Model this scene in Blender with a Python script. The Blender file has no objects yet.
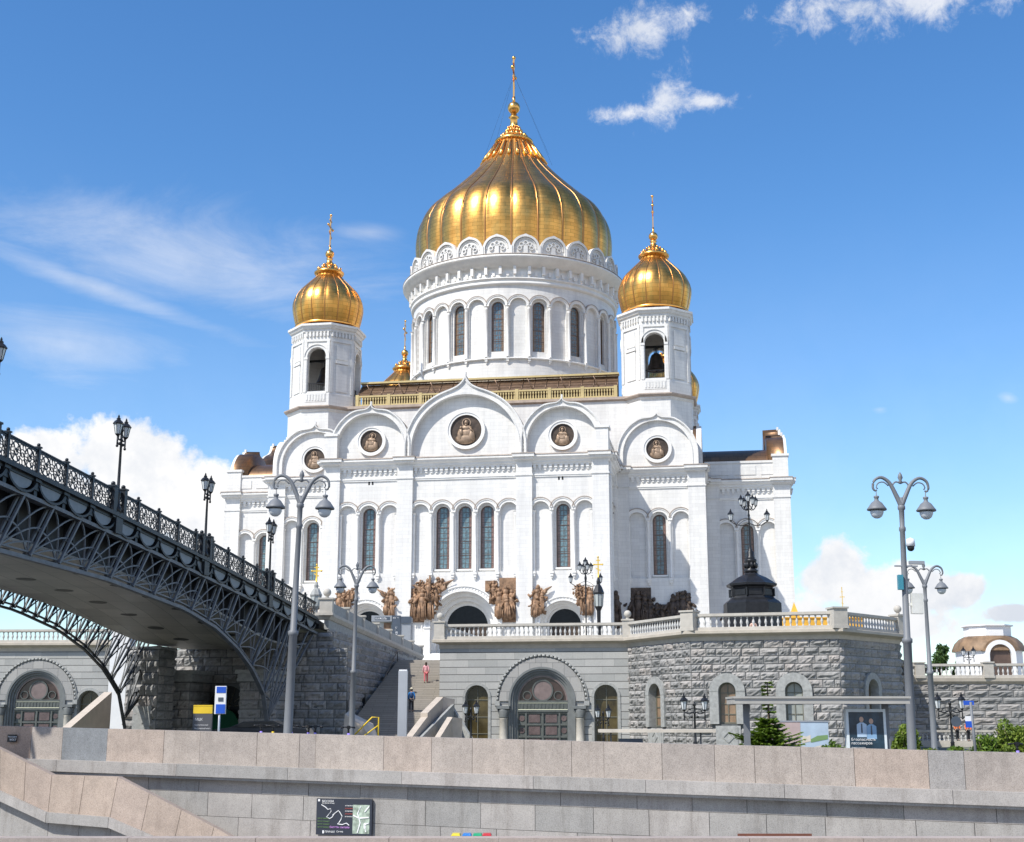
import bpy, math, random
from mathutils import Vector, Matrix
random.seed(7)
PI=math.pi; R_=math.radians
scene=bpy.context.scene; COL=scene.collection
# ------------------------------------------------------------------ camera maths (eye is the origin, z up)
FPX=1340.0; PITCH=R_(12.6)
def at(px,py,Y):
    x=(px-512)/FPX; y=(421-py)/FPX
    r=(x, math.cos(PITCH)-y*math.sin(PITCH), math.sin(PITCH)+y*math.cos(PITCH)); k=Y/r[1]
    return Vector((r[0]*k,Y,r[2]*k))
STREET=-2.2; TERR=5.3
SKYSTR=.142; CLB=6.1; SKYSAT=1.26; SKYTINT=(.91,1.0,1.09,1); EXPO=0.32
# ------------------------------------------------------------------ tags
def tag(o,label=None,cat=None,group=None,kind=None):
    if label: o['label']=label
    if cat: o['category']=cat
    if group: o['group']=group
    if kind: o['kind']=kind
    return o
def thing(name,label,cat,loc=(0,0,0),rz=0,group=None):
    o=bpy.data.objects.new(name,None); COL.objects.link(o); o.location=loc; o.rotation_euler=(0,0,rz)
    o.empty_display_size=.3
    return tag(o,label,cat,group)
def copy_tree(o,parent=None):
    c=o.copy(); COL.objects.link(c)
    if parent is not None: c.parent=parent
    for ch in list(o.children): copy_tree(ch,c)
    return c
# ------------------------------------------------------------------ mesh builder
class MB:
    def __init__(s): s.v=[];s.f=[];s.sm=[];s.tn=[];s.M=None
    def add(s,vs,fs,smooth=False,tone=None):
        b=len(s.v)
        if s.M: vs=[s.M(*p) for p in vs]
        s.v.extend([tuple(p) for p in vs])
        t=random.random() if tone is None else tone
        for f in fs: s.f.append([b+i for i in f]); s.sm.append(smooth); s.tn.append(t)
    def box(s,x0,x1,y0,y1,z0,z1,tone=None,ds=None):
        if ds and abs(x1-x0)>ds:
            n=int(math.ceil(abs(x1-x0)/ds))
            t=random.random() if tone is None else tone
            for i in range(n): s.box(x0+(x1-x0)*i/n,x0+(x1-x0)*(i+1)/n,y0,y1,z0,z1,t)
            return
        s.add([(x0,y0,z0),(x1,y0,z0),(x1,y1,z0),(x0,y1,z0),(x0,y0,z1),(x1,y0,z1),(x1,y1,z1),(x0,y1,z1)],
              [(0,3,2,1),(4,5,6,7),(0,1,5,4),(1,2,6,5),(2,3,7,6),(3,0,4,7)],False,tone)
    def lathe(s,prof,n=24,c=(0,0),a0=0,cap=True,smooth=True,rf=None,tone=None):
        if prof[-1][1]<prof[0][1]: prof=prof[::-1]
        vs=[];fs=[]
        for (r,z) in prof:
            for k in range(n):
                a=a0+2*PI*k/n; rr=r*(rf(k,z) if rf else 1)
                vs.append((c[0]+rr*math.cos(a),c[1]+rr*math.sin(a),z))
        for j in range(len(prof)-1):
            for k in range(n):
                k2=(k+1)%n; fs.append((j*n+k,j*n+k2,(j+1)*n+k2,(j+1)*n+k))
        if cap:
            if prof[0][0]>1e-4: fs.append(tuple(range(n-1,-1,-1)))
            if prof[-1][0]>1e-4: fs.append(tuple((len(prof)-1)*n+k for k in range(n)))
        s.add(vs,fs,smooth,tone)
    def tube(s,pts,r,n=6,smooth=True,tone=None,rr=None,up=None):
        pts=[Vector(p) for p in pts]; vs=[];fs=[]
        for i,p in enumerate(pts):
            d=(pts[min(i+1,len(pts)-1)]-pts[max(i-1,0)])
            if d.length<1e-9: d=Vector((0,0,1))
            d.normalize()
            ref=Vector((0,0,1)) if abs(d.z)<.95 else Vector((1,0,0))
            a=d.cross(ref).normalized(); b=a.cross(d).normalized()
            q=rr[i] if rr else r
            for k in range(n):
                t=2*PI*(k+.5)/n; vs.append(p+a*q*math.cos(t)+b*q*math.sin(t))
        for i in range(len(pts)-1):
            for k in range(n):
                k2=(k+1)%n; fs.append((i*n+k,i*n+k2,(i+1)*n+k2,(i+1)*n+k))
        fs.append(tuple(range(n-1,-1,-1))); fs.append(tuple((len(pts)-1)*n+k for k in range(n)))
        s.add(vs,fs,smooth,tone)
    def ball(s,c,r,n=10,m=7,sx=1,sy=1,sz=1,rot=None,tone=None):
        vs=[];fs=[]
        for j in range(m+1):
            ph=-PI/2+PI*j/m
            for k in range(n):
                a=2*PI*k/n; p=Vector((r*sx*math.cos(ph)*math.cos(a),r*sy*math.cos(ph)*math.sin(a),r*sz*math.sin(ph)))
                if rot: p=rot@p
                vs.append((c[0]+p.x,c[1]+p.y,c[2]+p.z))
        for j in range(m):
            for k in range(n):
                k2=(k+1)%n; fs.append((j*n+k,j*n+k2,(j+1)*n+k2,(j+1)*n+k))
        s.add(vs,fs,True,tone)
    def prism(s,poly,d0,d1,tone=None,smooth=False,caps=(True,True)):
        """poly: (s,z) list; coordinates (s,d,z)"""
        n=len(poly); vs=[(p[0],d0,p[1]) for p in poly]+[(p[0],d1,p[1]) for p in poly]
        fs=[(i,(i+1)%n,n+(i+1)%n,n+i) for i in range(n)]
        if caps[0]: fs.append(tuple(range(n-1,-1,-1)))
        if caps[1]: fs.append(tuple(range(n,2*n)))
        s.add(vs,fs,smooth,tone)
    def strip(s,A,B,d0,d1,closed=False,tone=None):
        """solid band between polylines A (outer) and B (inner) in the (s,z) plane, from depth d0 to d1"""
        n=len(A); vs=[(p[0],d0,p[1]) for p in A]+[(p[0],d0,p[1]) for p in B]+[(p[0],d1,p[1]) for p in A]+[(p[0],d1,p[1]) for p in B]
        fs=[]; m=n if closed else n-1
        for i in range(m):
            j=(i+1)%n
            fs+= [(i,j,n+j,n+i),(2*n+i,3*n+i,3*n+j,2*n+j),(i,2*n+i,2*n+j,j),(n+i,n+j,3*n+j,3*n+i)]
        if not closed:
            fs+=[(0,n,3*n,2*n),(n-1,3*n-1,4*n-1,2*n-1)]
        s.add(vs,fs,False,tone)
    def sweep(s,path,prof,closed=True,tone=None):
        """profile (d outward,z) swept along a CCW plan path with mitred corners"""
        n=len(path); P=[Vector((p[0],p[1])) for p in path]; ms=[]
        for i in range(n):
            def nrm(a,b):
                d=(b-a).normalized(); return Vector((d.y,-d.x))
            if closed or 0<i<n-1:
                n1=nrm(P[i-1],P[i]); n2=nrm(P[i],P[(i+1)%n]); k=1+n1.dot(n2); m=(n1+n2)/max(k,.2)
            elif i==0: m=nrm(P[0],P[1])
            else: m=nrm(P[-2],P[-1])
            ms.append(m)
        q=len(prof); vs=[];fs=[]
        for i in range(n):
            for (d,z) in prof:
                zz=z+(path[i][2] if len(path[i])>2 else 0)
                vs.append((P[i].x+ms[i].x*d,P[i].y+ms[i].y*d,zz))
        for i in range(n if closed else n-1):
            j=(i+1)%n
            for k in range(q-1): fs.append((i*q+k,j*q+k,j*q+k+1,i*q+k+1))
        if not closed:
            fs.append(tuple(range(q))); fs.append(tuple((n-1)*q+k for k in range(q-1,-1,-1)))
        s.add(vs,fs,False,tone)
    def build(s,name,mat,parent=None,off=None,uv='box',R=1.0,autosmooth=None):
        me=bpy.data.meshes.new(name)
        vs=s.v if off is None else [(p[0]-off[0],p[1]-off[1],p[2]-off[2]) for p in s.v]
        me.from_pydata(vs,[],s.f); me.update()
        me.polygons.foreach_set('use_smooth',s.sm)
        at_=me.attributes.new('tone','FLOAT','FACE'); at_.data.foreach_set('value',s.tn)
        uvl=me.uv_layers.new(name='UVMap'); data=[0.0]*(2*len(me.loops))
        for p in me.polygons:
            nx,ny,nz=p.normal
            if uv=='cyl':
                c=p.center; ac=math.atan2(c.y,c.x)
                for li in p.loop_indices:
                    q=me.vertices[me.loops[li].vertex_index].co; a=math.atan2(q.y,q.x)
                    if a-ac>PI: a-=2*PI
                    if ac-a>PI: a+=2*PI
                    data[2*li]=a*R; data[2*li+1]=q.z if abs(nz)<.9 else math.hypot(q.x,q.y)
            elif abs(nz)>.8:
                for li in p.loop_indices:
                    q=me.vertices[me.loops[li].vertex_index].co; data[2*li]=q.x; data[2*li+1]=q.y
            else:
                h=math.hypot(nx,ny) or 1; tx,ty=-ny/h,nx/h
                if tx+0.3*ty<0: tx,ty=-tx,-ty
                for li in p.loop_indices:
                    q=me.vertices[me.loops[li].vertex_index].co; data[2*li]=q.x*tx+q.y*ty; data[2*li+1]=q.z
        uvl.data.foreach_set('uv',data)
        me.materials.append(mat)
        o=bpy.data.objects.new(name,me); COL.objects.link(o)
        if parent is not None: o.parent=parent
        return o
def frame(o,t,n):
    """maps (s,d,z) to xyz : s along t, d along n"""
    return lambda s,d,z: (o[0]+s*t[0]+d*n[0], o[1]+s*t[1]+d*n[1], z)
def arc(sc,zc,r,a0,a1,n):
    return [(sc+r*math.cos(R_(a0+(a1-a0)*i/n)), zc+r*math.sin(R_(a0+(a1-a0)*i/n))) for i in range(n+1)]
def facade(mb,s0,s1,z0,z1,ops,d0,d1,n=12,ds=None,tone=.5):
    """wall plane with arched openings (sc,r,zb,zs) and reveals to d1"""
    def quad(a,b,c,e):
        if b-a<1e-6 or e-c<1e-6: return
        k=int(math.ceil((b-a)/ds)) if ds else 1
        for i in range(k):
            x=a+(b-a)*i/k; y=a+(b-a)*(i+1)/k
            mb.add([(x,d0,c),(y,d0,c),(y,d0,e),(x,d0,e)],[(0,1,2,3)],False,tone)
    cur=s0
    for (sc,r,zb,zs) in sorted(ops):
        quad(cur,sc-r,z0,z1); quad(sc-r,sc+r,z0,zb)
        P=arc(sc,zs,r,180,0,n)
        for i in range(n):
            a,b=P[i],P[i+1]
            mb.add([(a[0],d0,a[1]),(b[0],d0,b[1]),(b[0],d0,z1),(a[0],d0,z1)],[(0,1,2,3)],False,tone)
            mb.add([(a[0],d0,a[1]),(a[0],d1,a[1]),(b[0],d1,b[1]),(b[0],d0,b[1])],[(0,1,2,3)],False,tone)
        for x in (sc-r,sc+r):
            mb.add([(x,d0,zb),(x,d1,zb),(x,d1,zs),(x,d0,zs)],[(0,1,2,3)],False,tone)
        mb.add([(sc-r,d0,zb),(sc+r,d0,zb),(sc+r,d1,zb),(sc-r,d1,zb)],[(0,1,2,3)],False,tone)
        cur=sc+r
    quad(cur,s1,z0,z1)
def archshape(sc,r,zb,zs,n=14): return [(sc-r,zb),(sc+r,zb)]+arc(sc,zs,r,0,180,n)
# ------------------------------------------------------------------ materials
def newmat(name):
    m=bpy.data.materials.new(name); m.use_nodes=True; nt=m.node_tree
    return m,nt,nt.nodes['Principled BSDF']
def N(nt,t,**k):
    n=nt.nodes.new(t)
    for a,b in k.items():
        if a.startswith('_'): n.inputs[a[1:]].default_value=b
        else: setattr(n,a,b)
    return n
def ramp(nt,stops,src,interp='LINEAR'):
    r=nt.nodes.new('ShaderNodeValToRGB'); r.color_ramp.interpolation=interp
    while len(r.color_ramp.elements)<len(stops): r.color_ramp.elements.new(.5)
    for e,(p,c) in zip(r.color_ramp.elements,stops): e.position=p; e.color=(*c,1)
    nt.links.new(src,r.inputs[0]); return r.outputs[0]
def mixc(nt,fac,a,b,mode='MIX'):
    m=nt.nodes.new('ShaderNodeMix'); m.data_type='RGBA'; m.blend_type=mode
    for sock,val in ((m.inputs[0],fac),(m.inputs[6],a),(m.inputs[7],b)):
        if isinstance(val,bpy.types.NodeSocket): nt.links.new(val,sock)
        elif isinstance(val,(int,float)): sock.default_value=val
        else: sock.default_value=(*val,1)
    return m.outputs[2]
def noise(nt,scale,detail=4,rough=.6,vec=None,dist=0):
    n=N(nt,'ShaderNodeTexNoise'); n.inputs['Scale'].default_value=scale; n.inputs['Detail'].default_value=detail
    n.inputs['Roughness'].default_value=rough; n.inputs['Distortion'].default_value=dist
    if vec is None:
        tc=N(nt,'ShaderNodeTexCoord'); vec=tc.outputs['Object']
    nt.links.new(vec,n.inputs['Vector']); return n.outputs['Fac']
def mapped(nt,out,scale):
    tc=N(nt,'ShaderNodeTexCoord'); mp=N(nt,'ShaderNodeMapping'); mp.inputs['Scale'].default_value=scale
    nt.links.new(tc.outputs[out],mp.inputs[0]); return mp.outputs[0]
def bump(nt,bs,h,strength=.3,dist=.02,prev=None):
    b=N(nt,'ShaderNodeBump'); b.inputs['Strength'].default_value=strength; b.inputs['Distance'].default_value=dist
    nt.links.new(h,b.inputs['Height'])
    if prev: nt.links.new(prev,b.inputs['Normal'])
    nt.links.new(b.outputs[0],bs.inputs['Normal']); return b.outputs[0]
def plain(name,col,rough=.6,metal=0,var=.15,scale=1.5,bmp=0,spec=None,stretch=(1,1,1)):
    m,nt,bs=newmat(name)
    v=mapped(nt,'Object',stretch); f=noise(nt,scale,5,.6,v)
    c=ramp(nt,[(.3,tuple(x*(1-var) for x in col)),(.7,tuple(min(1,x*(1+var)) for x in col))],f)
    nt.links.new(c,bs.inputs['Base Color']); bs.inputs['Roughness'].default_value=rough; bs.inputs['Metallic'].default_value=metal
    if spec is not None: bs.inputs['Specular IOR Level'].default_value=spec
    if bmp: bump(nt,bs,noise(nt,scale*6,5,.6,v),bmp,.03)
    return m
def masonry(name,c1,c2,mortar,bw,bh,msize=.012,rough=.7,var=.12,bmp=.3,off=.5,stain=.12,ns=.35,streak=None):
    m,nt,bs=newmat(name); tc=N(nt,'ShaderNodeTexCoord')
    br=N(nt,'ShaderNodeTexBrick'); br.offset=off
    br.inputs['Color1'].default_value=(*c1,1); br.inputs['Color2'].default_value=(*c2,1); br.inputs['Mortar'].default_value=(*mortar,1)
    br.inputs['Scale'].default_value=1; br.inputs['Brick Width'].default_value=bw; br.inputs['Row Height'].default_value=bh
    br.inputs['Mortar Size'].default_value=msize; br.inputs['Mortar Smooth'].default_value=.3
    nt.links.new(tc.outputs['UV'],br.inputs['Vector'])
    f=noise(nt,ns,6,.65); g=ramp(nt,[(.25,(1-stain,)*3),(.75,(1,)*3)],f)
    c=mixc(nt,1.0,br.outputs['Color'],g,'MULTIPLY')
    if streak:
        st=noise(nt,1.0,5,.7,mapped(nt,'Object',(.9,.9,.07)))
        g2=ramp(nt,[(.32,(1-streak,1-streak,1-streak*.92)),(.62,(1,1,1))],st); c=mixc(nt,1.0,c,g2,'MULTIPLY')
    f2=noise(nt,9,4,.6); g3=ramp(nt,[(.3,(1-var,)*3),(.7,(1,)*3)],f2); c=mixc(nt,1.0,c,g3,'MULTIPLY')
    nt.links.new(c,bs.inputs['Base Color']); bs.inputs['Roughness'].default_value=rough
    inv=N(nt,'ShaderNodeMath',operation='SUBTRACT'); inv.inputs[0].default_value=1; nt.links.new(br.outputs['Fac'],inv.inputs[1])
    b1=bump(nt,bs,inv.outputs[0],bmp,.03); bump(nt,bs,f2,.15,.02,b1)
    return m
def toned(name,stops,rough=.75,nscale=6,var=.18,bmp=.4,metal=0,dist=.03,drip=.16):
    """colour picked per face from the 'tone' attribute"""
    m,nt,bs=newmat(name); a=N(nt,'ShaderNodeAttribute',attribute_name='tone')
    c=ramp(nt,stops,a.outputs['Fac']); f=noise(nt,nscale,6,.7)
    g=ramp(nt,[(.25,(1-var,)*3),(.7,(1,)*3)],f); c=mixc(nt,1.0,c,g,'MULTIPLY')
    f0=noise(nt,.6,4,.6); g0=ramp(nt,[(.3,(.84,)*3),(.65,(1,)*3)],f0); c=mixc(nt,1.0,c,g0,'MULTIPLY')
    sp=noise(nt,38,2,.8); g1=ramp(nt,[(.36,(1-var*1.3,)*3),(.55,(1,)*3)],sp); c=mixc(nt,1.0,c,g1,'MULTIPLY')
    st=noise(nt,1.0,6,.75,mapped(nt,'Object',(2.2,2.2,.22))); g2=ramp(nt,[(.30,(1-drip,1-drip*1.05,1-drip*1.1)),(.50,(1,1,1))],st); c=mixc(nt,1.0,c,g2,'MULTIPLY')
    nt.links.new(c,bs.inputs['Base Color']); bs.inputs['Roughness'].default_value=rough; bs.inputs['Metallic'].default_value=metal
    bump(nt,bs,f,bmp,dist); return m
MAT={}
MAT['marble']=masonry('white_marble',(.87,.855,.82),(.80,.785,.75),(.68,.66,.63),1.5,.46,.014,.5,.05,.25,.5,.09,.25,.16)
MAT['trim']=plain('marble_trim',(.80,.785,.755),.5,0,.09,.7,.1)
MAT['trimgrey']=plain('weathered_marble_trim',(.70,.69,.67),.6,0,.12,.9,.15)
MAT['grime']=plain('weathered_capping',(.34,.29,.25),.7,0,.3,1.5)
MAT['ledge']=plain('brown_ledge',(.42,.34,.28),.6,0,.2,1.2)
def gold(name,base,rough,panels=True):
    m,nt,bs=newmat(name); tc=N(nt,'ShaderNodeTexCoord')
    bs.inputs['Metallic'].default_value=1
    if panels:
        br=N(nt,'ShaderNodeTexBrick'); br.offset=.5; br.inputs['Scale'].default_value=1; br.inputs['Brick Width'].default_value=1.4; br.inputs['Row Height'].default_value=.55
        br.inputs['Mortar Size'].default_value=.02; br.inputs['Color1'].default_value=(*base,1); br.inputs['Color2'].default_value=(*[x*.78 for x in base],1)
        br.inputs['Mortar'].default_value=(*[x*.45 for x in base],1); nt.links.new(tc.outputs['UV'],br.inputs['Vector'])
        f=noise(nt,.35,5,.7); g=ramp(nt,[(.3,(.78,.72,.66)),(.7,(1,1,1))],f)
        c=mixc(nt,1.0,br.outputs['Color'],g,'MULTIPLY'); nt.links.new(c,bs.inputs['Base Color'])
        f2=noise(nt,1.6,4,.7); r=N(nt,'ShaderNodeMapRange'); r.inputs['To Min'].default_value=rough*.75; r.inputs['To Max'].default_value=rough*1.5
        nt.links.new(f2,r.inputs['Value']); nt.links.new(r.outputs[0],bs.inputs['Roughness'])
        bump(nt,bs,noise(nt,1.1,3,.5),.12,.05)
    else:
        bs.inputs['Base Color'].default_value=(*base,1); bs.inputs['Roughness'].default_value=rough
    return m
MAT['gold_dome']=gold('gilded_dome',(1.0,.535,.14),.30)
MAT['gold']=gold('gold_leaf',(.95,.50,.14),.28,False)
MAT['goldrib']=gold('gilded_rib',(.50,.25,.09),.40,False)
MAT['giltpaint']=plain('gilded_balustrade',(.62,.47,.22),.4,.5,.1)
MAT['bronze']=plain('dark_bronze',(.075,.055,.042),.5,.5,.35,2.5,.3)
MAT['relief']=plain('copper_brown_relief',(.26,.155,.09),.6,.15,.6,1.6,1.0)
MAT['reliefshade']=plain('shade_toned_relief',(.085,.06,.045),.6,.15,.6,1.6,1.0)  # same relief metal, colour darkened to paint in the shade on the right-hand groups
MAT['medal']=plain('bronze_medallion',(.34,.24,.165),.5,.3,.35,2.0,.4)
MAT['copper']=masonry('copper_roof',(.34,.19,.10),(.24,.15,.09),(.10,.07,.05),1.2,.6,.02,.38,.2,.2,.5,.3,.5)
MAT['copper'].node_tree.nodes['Principled BSDF'].inputs['Metallic'].default_value=.75
MAT['canopy']=plain('brown_metal_canopy',(.20,.13,.085),.35,.4,.3,1.0)
MAT['iron']=plain('black_cast_iron',(.022,.023,.026),.42,.4,.3,3)
MAT['bridge']=plain('blue_grey_painted_steel',(.14,.148,.16),.5,0,.25,2)
MAT['bridgedark']=plain('dark_painted_iron',(.018,.022,.028),.45,.3,.25,3)
MAT['fascia']=plain('bridge_fascia_paint',(.20,.225,.25),.5,.1,.12,2)
MAT['soffit']=plain('weathered_steel_soffit',(.50,.47,.41),.38,.25,.5,.5,.1,None,(1,.35,1))
MAT['polegrey']=plain('grey_pole_paint',(.17,.18,.195),.55,0,.07,2)
MAT['silver']=plain('brushed_silver',(.55,.56,.58),.35,.7,.05,2)
MAT['granite']=masonry('grey_granite_coursed',(.48,.475,.455),(.36,.365,.355),(.26,.26,.25),2.3,.57,.008,.7,.12,.5,.4,.14,.5)
def _bed():
    m=MAT['granite']; nt=m.node_tree; bs=nt.nodes['Principled BSDF']; src=bs.inputs['Base Color'].links[0].from_socket
    tc=N(nt,'ShaderNodeTexCoord'); sp=N(nt,'ShaderNodeSeparateXYZ'); nt.links.new(tc.outputs['UV'],sp.inputs[0])
    d=N(nt,'ShaderNodeMath',operation='DIVIDE'); nt.links.new(sp.outputs[1],d.inputs[0]); d.inputs[1].default_value=.57
    f=N(nt,'ShaderNodeMath',operation='FRACT'); nt.links.new(d.outputs[0],f.inputs[0]); l=N(nt,'ShaderNodeMath',operation='LESS_THAN'); nt.links.new(f.outputs[0],l.inputs[0]); l.inputs[1].default_value=.085
    c=mixc(nt,l.outputs[0],src,(.07,.07,.07)); nt.links.new(c,bs.inputs['Base Color'])
_bed()
MAT['surround']=plain('grey_granite_surround',(.32,.325,.315),.7,0,.22,4,.3)
MAT['darkstone']=plain('dark_polished_granite',(.085,.09,.09),.4,0,.25,2)
MAT['rough']=toned('rough_hewn_granite',[(0,(.31,.31,.305)),(.4,(.385,.38,.37)),(.75,(.45,.435,.42)),(1,(.50,.46,.43))],.88,4,.26,.5,0,.05,.16)
MAT['rail']=plain('pale_granite_rail',(.47,.44,.39),.7,0,.12,2,.2)
MAT['cornice']=plain('beige_granite_cornice',(.47,.42,.35),.7,0,.12,1.5,.2)
MAT['baluster']=plain('light_baluster_stone',(.50,.50,.49),.65,0,.08,2)
MAT['pink']=toned('pink_granite',[(0,(.40,.385,.37)),(.12,(.42,.39,.37)),(.14,(.45,.395,.355)),(.5,(.50,.435,.385)),(.8,(.53,.46,.405)),(.93,(.55,.40,.31)),(1,(.29,.305,.32))],.8,3.5,.26,.3)
MAT['quaygrey']=toned('quay_grey_granite',[(0,(.37,.36,.345)),(.5,(.46,.435,.41)),(1,(.51,.47,.44))],.85,2.2,.22,.3,0,.03,.28)
MAT['concrete']=plain('step_granite',(.40,.37,.33),.8,0,.1,1.5,.1)
MAT['asphalt']=plain('asphalt',(.05,.05,.052),.9,0,.2,.8,.2)
MAT['paving']=masonry('street_paving',(.28,.27,.26),(.23,.225,.22),(.12,.12,.12),.8,.4,.012,.85,.1)
MAT['ground']=plain('city_ground',(.16,.17,.13),.95,0,.25,.02)
MAT['terracefloor']=masonry('terrace_paving',(.42,.41,.39),(.37,.36,.345),(.2,.2,.2),1.2,1.2,.01,.8,.1)
MAT['white']=plain('white_render',(.80,.80,.80),.7,0,.06,1)
MAT['whitepaint']=plain('white_line_paint',(.75,.75,.75),.7)
MAT['black']=plain('matt_black',(.012,.012,.013),.5,0,.2)
MAT['darkint']=plain('dark_interior',(.02,.02,.02),.8)
MAT['blue']=plain('blue_cloth',(.02,.16,.42),.8,0,.15,8)
MAT['signblue']=plain('sign_blue',(.02,.10,.55),.4)
MAT['pinkcloth']=plain('pink_cloth',(.75,.38,.42),.85,0,.15,8)
MAT['redcloth']=plain('rose_cloth',(.55,.14,.16),.85,0,.15,8)
MAT['orange']=plain('orange_cloth',(.80,.20,.06),.8,0,.15,8)
MAT['skin']=plain('skin',(.55,.36,.27),.6)
MAT['hair']=plain('hair',(.05,.03,.02),.7)
MAT['straw']=plain('straw_hat',(.66,.60,.45),.8)
MAT['yellow']=plain('yellow_paint',(.80,.55,.03),.5)
MAT['purple']=plain('violet_plastic',(.34,.25,.80),.4)
MAT['green']=plain('green_net',(.01,.11,.05),.8)
MAT['beige']=plain('beige_granite_parapet',(.52,.45,.38),.75,0,.1,2,.2)
MAT['woodred']=plain('red_brown_wood',(.20,.075,.045),.6)
MAT['teal']=plain('teal_box',(.05,.25,.33),.4)
MAT['kiosk']=plain('kiosk_grey',(.30,.32,.345),.45,.1,.08)
MAT['kioskdark']=plain('kiosk_dark_panel',(.075,.095,.125),.4,.1,.08)
MAT['awning']=plain('yellow_awning',(.78,.42,.05),.7)
MAT['redbin']=plain('red_plastic',(.55,.03,.03),.4); MAT['greenbin']=plain('green_plastic',(.02,.35,.15),.4)
MAT['bluebin']=plain('blue_plastic',(.03,.20,.55),.4); MAT['yellowbin']=plain('yellow_plastic',(.75,.60,.03),.4)
MAT['bark']=plain('bark',(.09,.065,.045),.9,0,.3,6)
MAT['verdigris']=plain('green_bronze_door',(.115,.125,.117),.5,.3,.2,3)
MAT['doorpanel']=plain('rose_grey_door_glass',(.125,.092,.092),.15,0,.3,2)
MAT['carpaint']=plain('dark_car_paint',(.025,.03,.04),.2,.5,.1)
MAT['lampglass']=newmat('lamp_glass')[0]
def _lg():
    m=MAT['lampglass']; b=m.node_tree.nodes['Principled BSDF']
    b.inputs['Base Color'].default_value=(.62,.65,.66,1); b.inputs['Roughness'].default_value=.2
_lg()
def leafmat(name,a,b):
    m,nt,bs=newmat(name); at_=N(nt,'ShaderNodeAttribute',attribute_name='tone')
    c=ramp(nt,[(0,a),(1,b)],at_.outputs['Fac']); nt.links.new(c,bs.inputs['Base Color']); bs.inputs['Roughness'].default_value=.6
    bs.inputs['Subsurface Weight'].default_value=0
    tr=N(nt,'ShaderNodeBsdfTranslucent'); nt.links.new(c,tr.inputs[0]); mx=N(nt,'ShaderNodeMixShader'); mx.inputs[0].default_value=.3
    out=nt.nodes['Material Output']; nt.links.new(bs.outputs[0],mx.inputs[1]); nt.links.new(tr.outputs[0],mx.inputs[2]); nt.links.new(mx.outputs[0],out.inputs[0]); return m
MAT['glass_pale']=plain('pale_curtained_glass',(.30,.32,.30),.2,0,.3,1.0)
MAT['glass_brown2']=plain('dark_brown_screen',(.10,.065,.05),.5,0,.3,1.0)
MAT['copper2']=plain('brown_copper_roof',(.24,.155,.09),.6,.15,.4,1.0)
MAT['steps']=masonry('granite_steps',(.43,.39,.34),(.36,.33,.29),(.2,.19,.17),1.8,.156,.012,.85,.1)
MAT['joint']=plain('dark_joint',(.10,.095,.09),.9)
MAT['pinkwarm']=toned('warm_pink_granite',[(0,(.50,.40,.33)),(.5,(.52,.415,.34)),(1,(.50,.40,.34))],.8,3,.24,.25)
MAT['pink2']=toned('lower_pink_granite',[(0,(.42,.37,.34)),(.5,(.52,.42,.36)),(1,(.47,.40,.36))],.75,8,.14,.25)
def _water():
    m,nt,bs=newmat('river_water'); bs.inputs['Base Color'].default_value=(.03,.045,.04,1); bs.inputs['Roughness'].default_value=.08
    bump(nt,bs,noise(nt,1.2,5,.6,mapped(nt,'Object',(1,.5,1))),.5,.15); return m
MAT['water']=_water()
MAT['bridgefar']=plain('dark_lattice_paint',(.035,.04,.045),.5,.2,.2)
MAT['globe']=plain('milky_globe',(.62,.66,.69),.45,0,.02)
MAT['soffit']=masonry('soffit_plates',(.56,.52,.45),(.40,.37,.32),(.14,.13,.12),1.25,2.5,.02,.4,.15,.3,.0,.45,.22)
MAT['shelter']=plain('weathered_aluminium',(.46,.44,.40),.5,.2,.08)
MAT['fascia2']=plain('dark_girder_paint',(.045,.048,.052),.6,.1,.2)
MAT['silver2']=plain('pale_aluminium_frame',(.72,.78,.80),.4,0,.05)
MAT['posterdark']=plain('dark_poster_print',(.02,.045,.07),.25,0,.5,3)
MAT['shirt']=plain('printed_pale_blue',(.45,.58,.72),.4); MAT['shirt2']=plain('printed_sky_blue',(.25,.42,.62),.4)
MAT['cream']=plain('cream_panel',(.62,.56,.47),.6); MAT['pinkpanel']=plain('dusty_pink_panel',(.46,.36,.34),.6)
MAT['skyprint']=plain('printed_sky',(.42,.52,.62),.4,0,.15,1); MAT['greenprint']=plain('printed_green',(.18,.30,.12),.5)
MAT['redprint']=plain('printed_red',(.55,.12,.10),.5); MAT['violetprint']=plain('printed_violet',(.60,.30,.70),.5)
MAT['panelgrey']=plain('dark_grey_panel',(.10,.10,.11),.4,.1,.05); MAT['panelnavy']=plain('dark_navy_panel',(.035,.04,.055),.3,0,.05)
MAT['mapgreen']=plain('map_print',(.36,.43,.35),.4,0,.5,6); MAT['kiosk2']=plain('kiosk_pale',(.45,.46,.43),.5)
MAT['packblue']=plain('dark_blue_pack',(.01,.05,.15),.7); MAT['rosetr']=MAT['redcloth']; MAT['skin2']=plain('bare_skin',(.60,.40,.31),.6)
MAT['leaf']=leafmat('shrub_leaves',(.06,.13,.012),(.20,.30,.035))
MAT['leafyel']=leafmat('pale_shrub_leaves',(.10,.17,.015),(.26,.34,.05))
MAT['needle']=leafmat('fir_needles',(.07,.14,.015),(.22,.32,.04))
MAT['treeleaf']=leafmat('tree_leaves',(.04,.09,.02),(.10,.18,.04))
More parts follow.
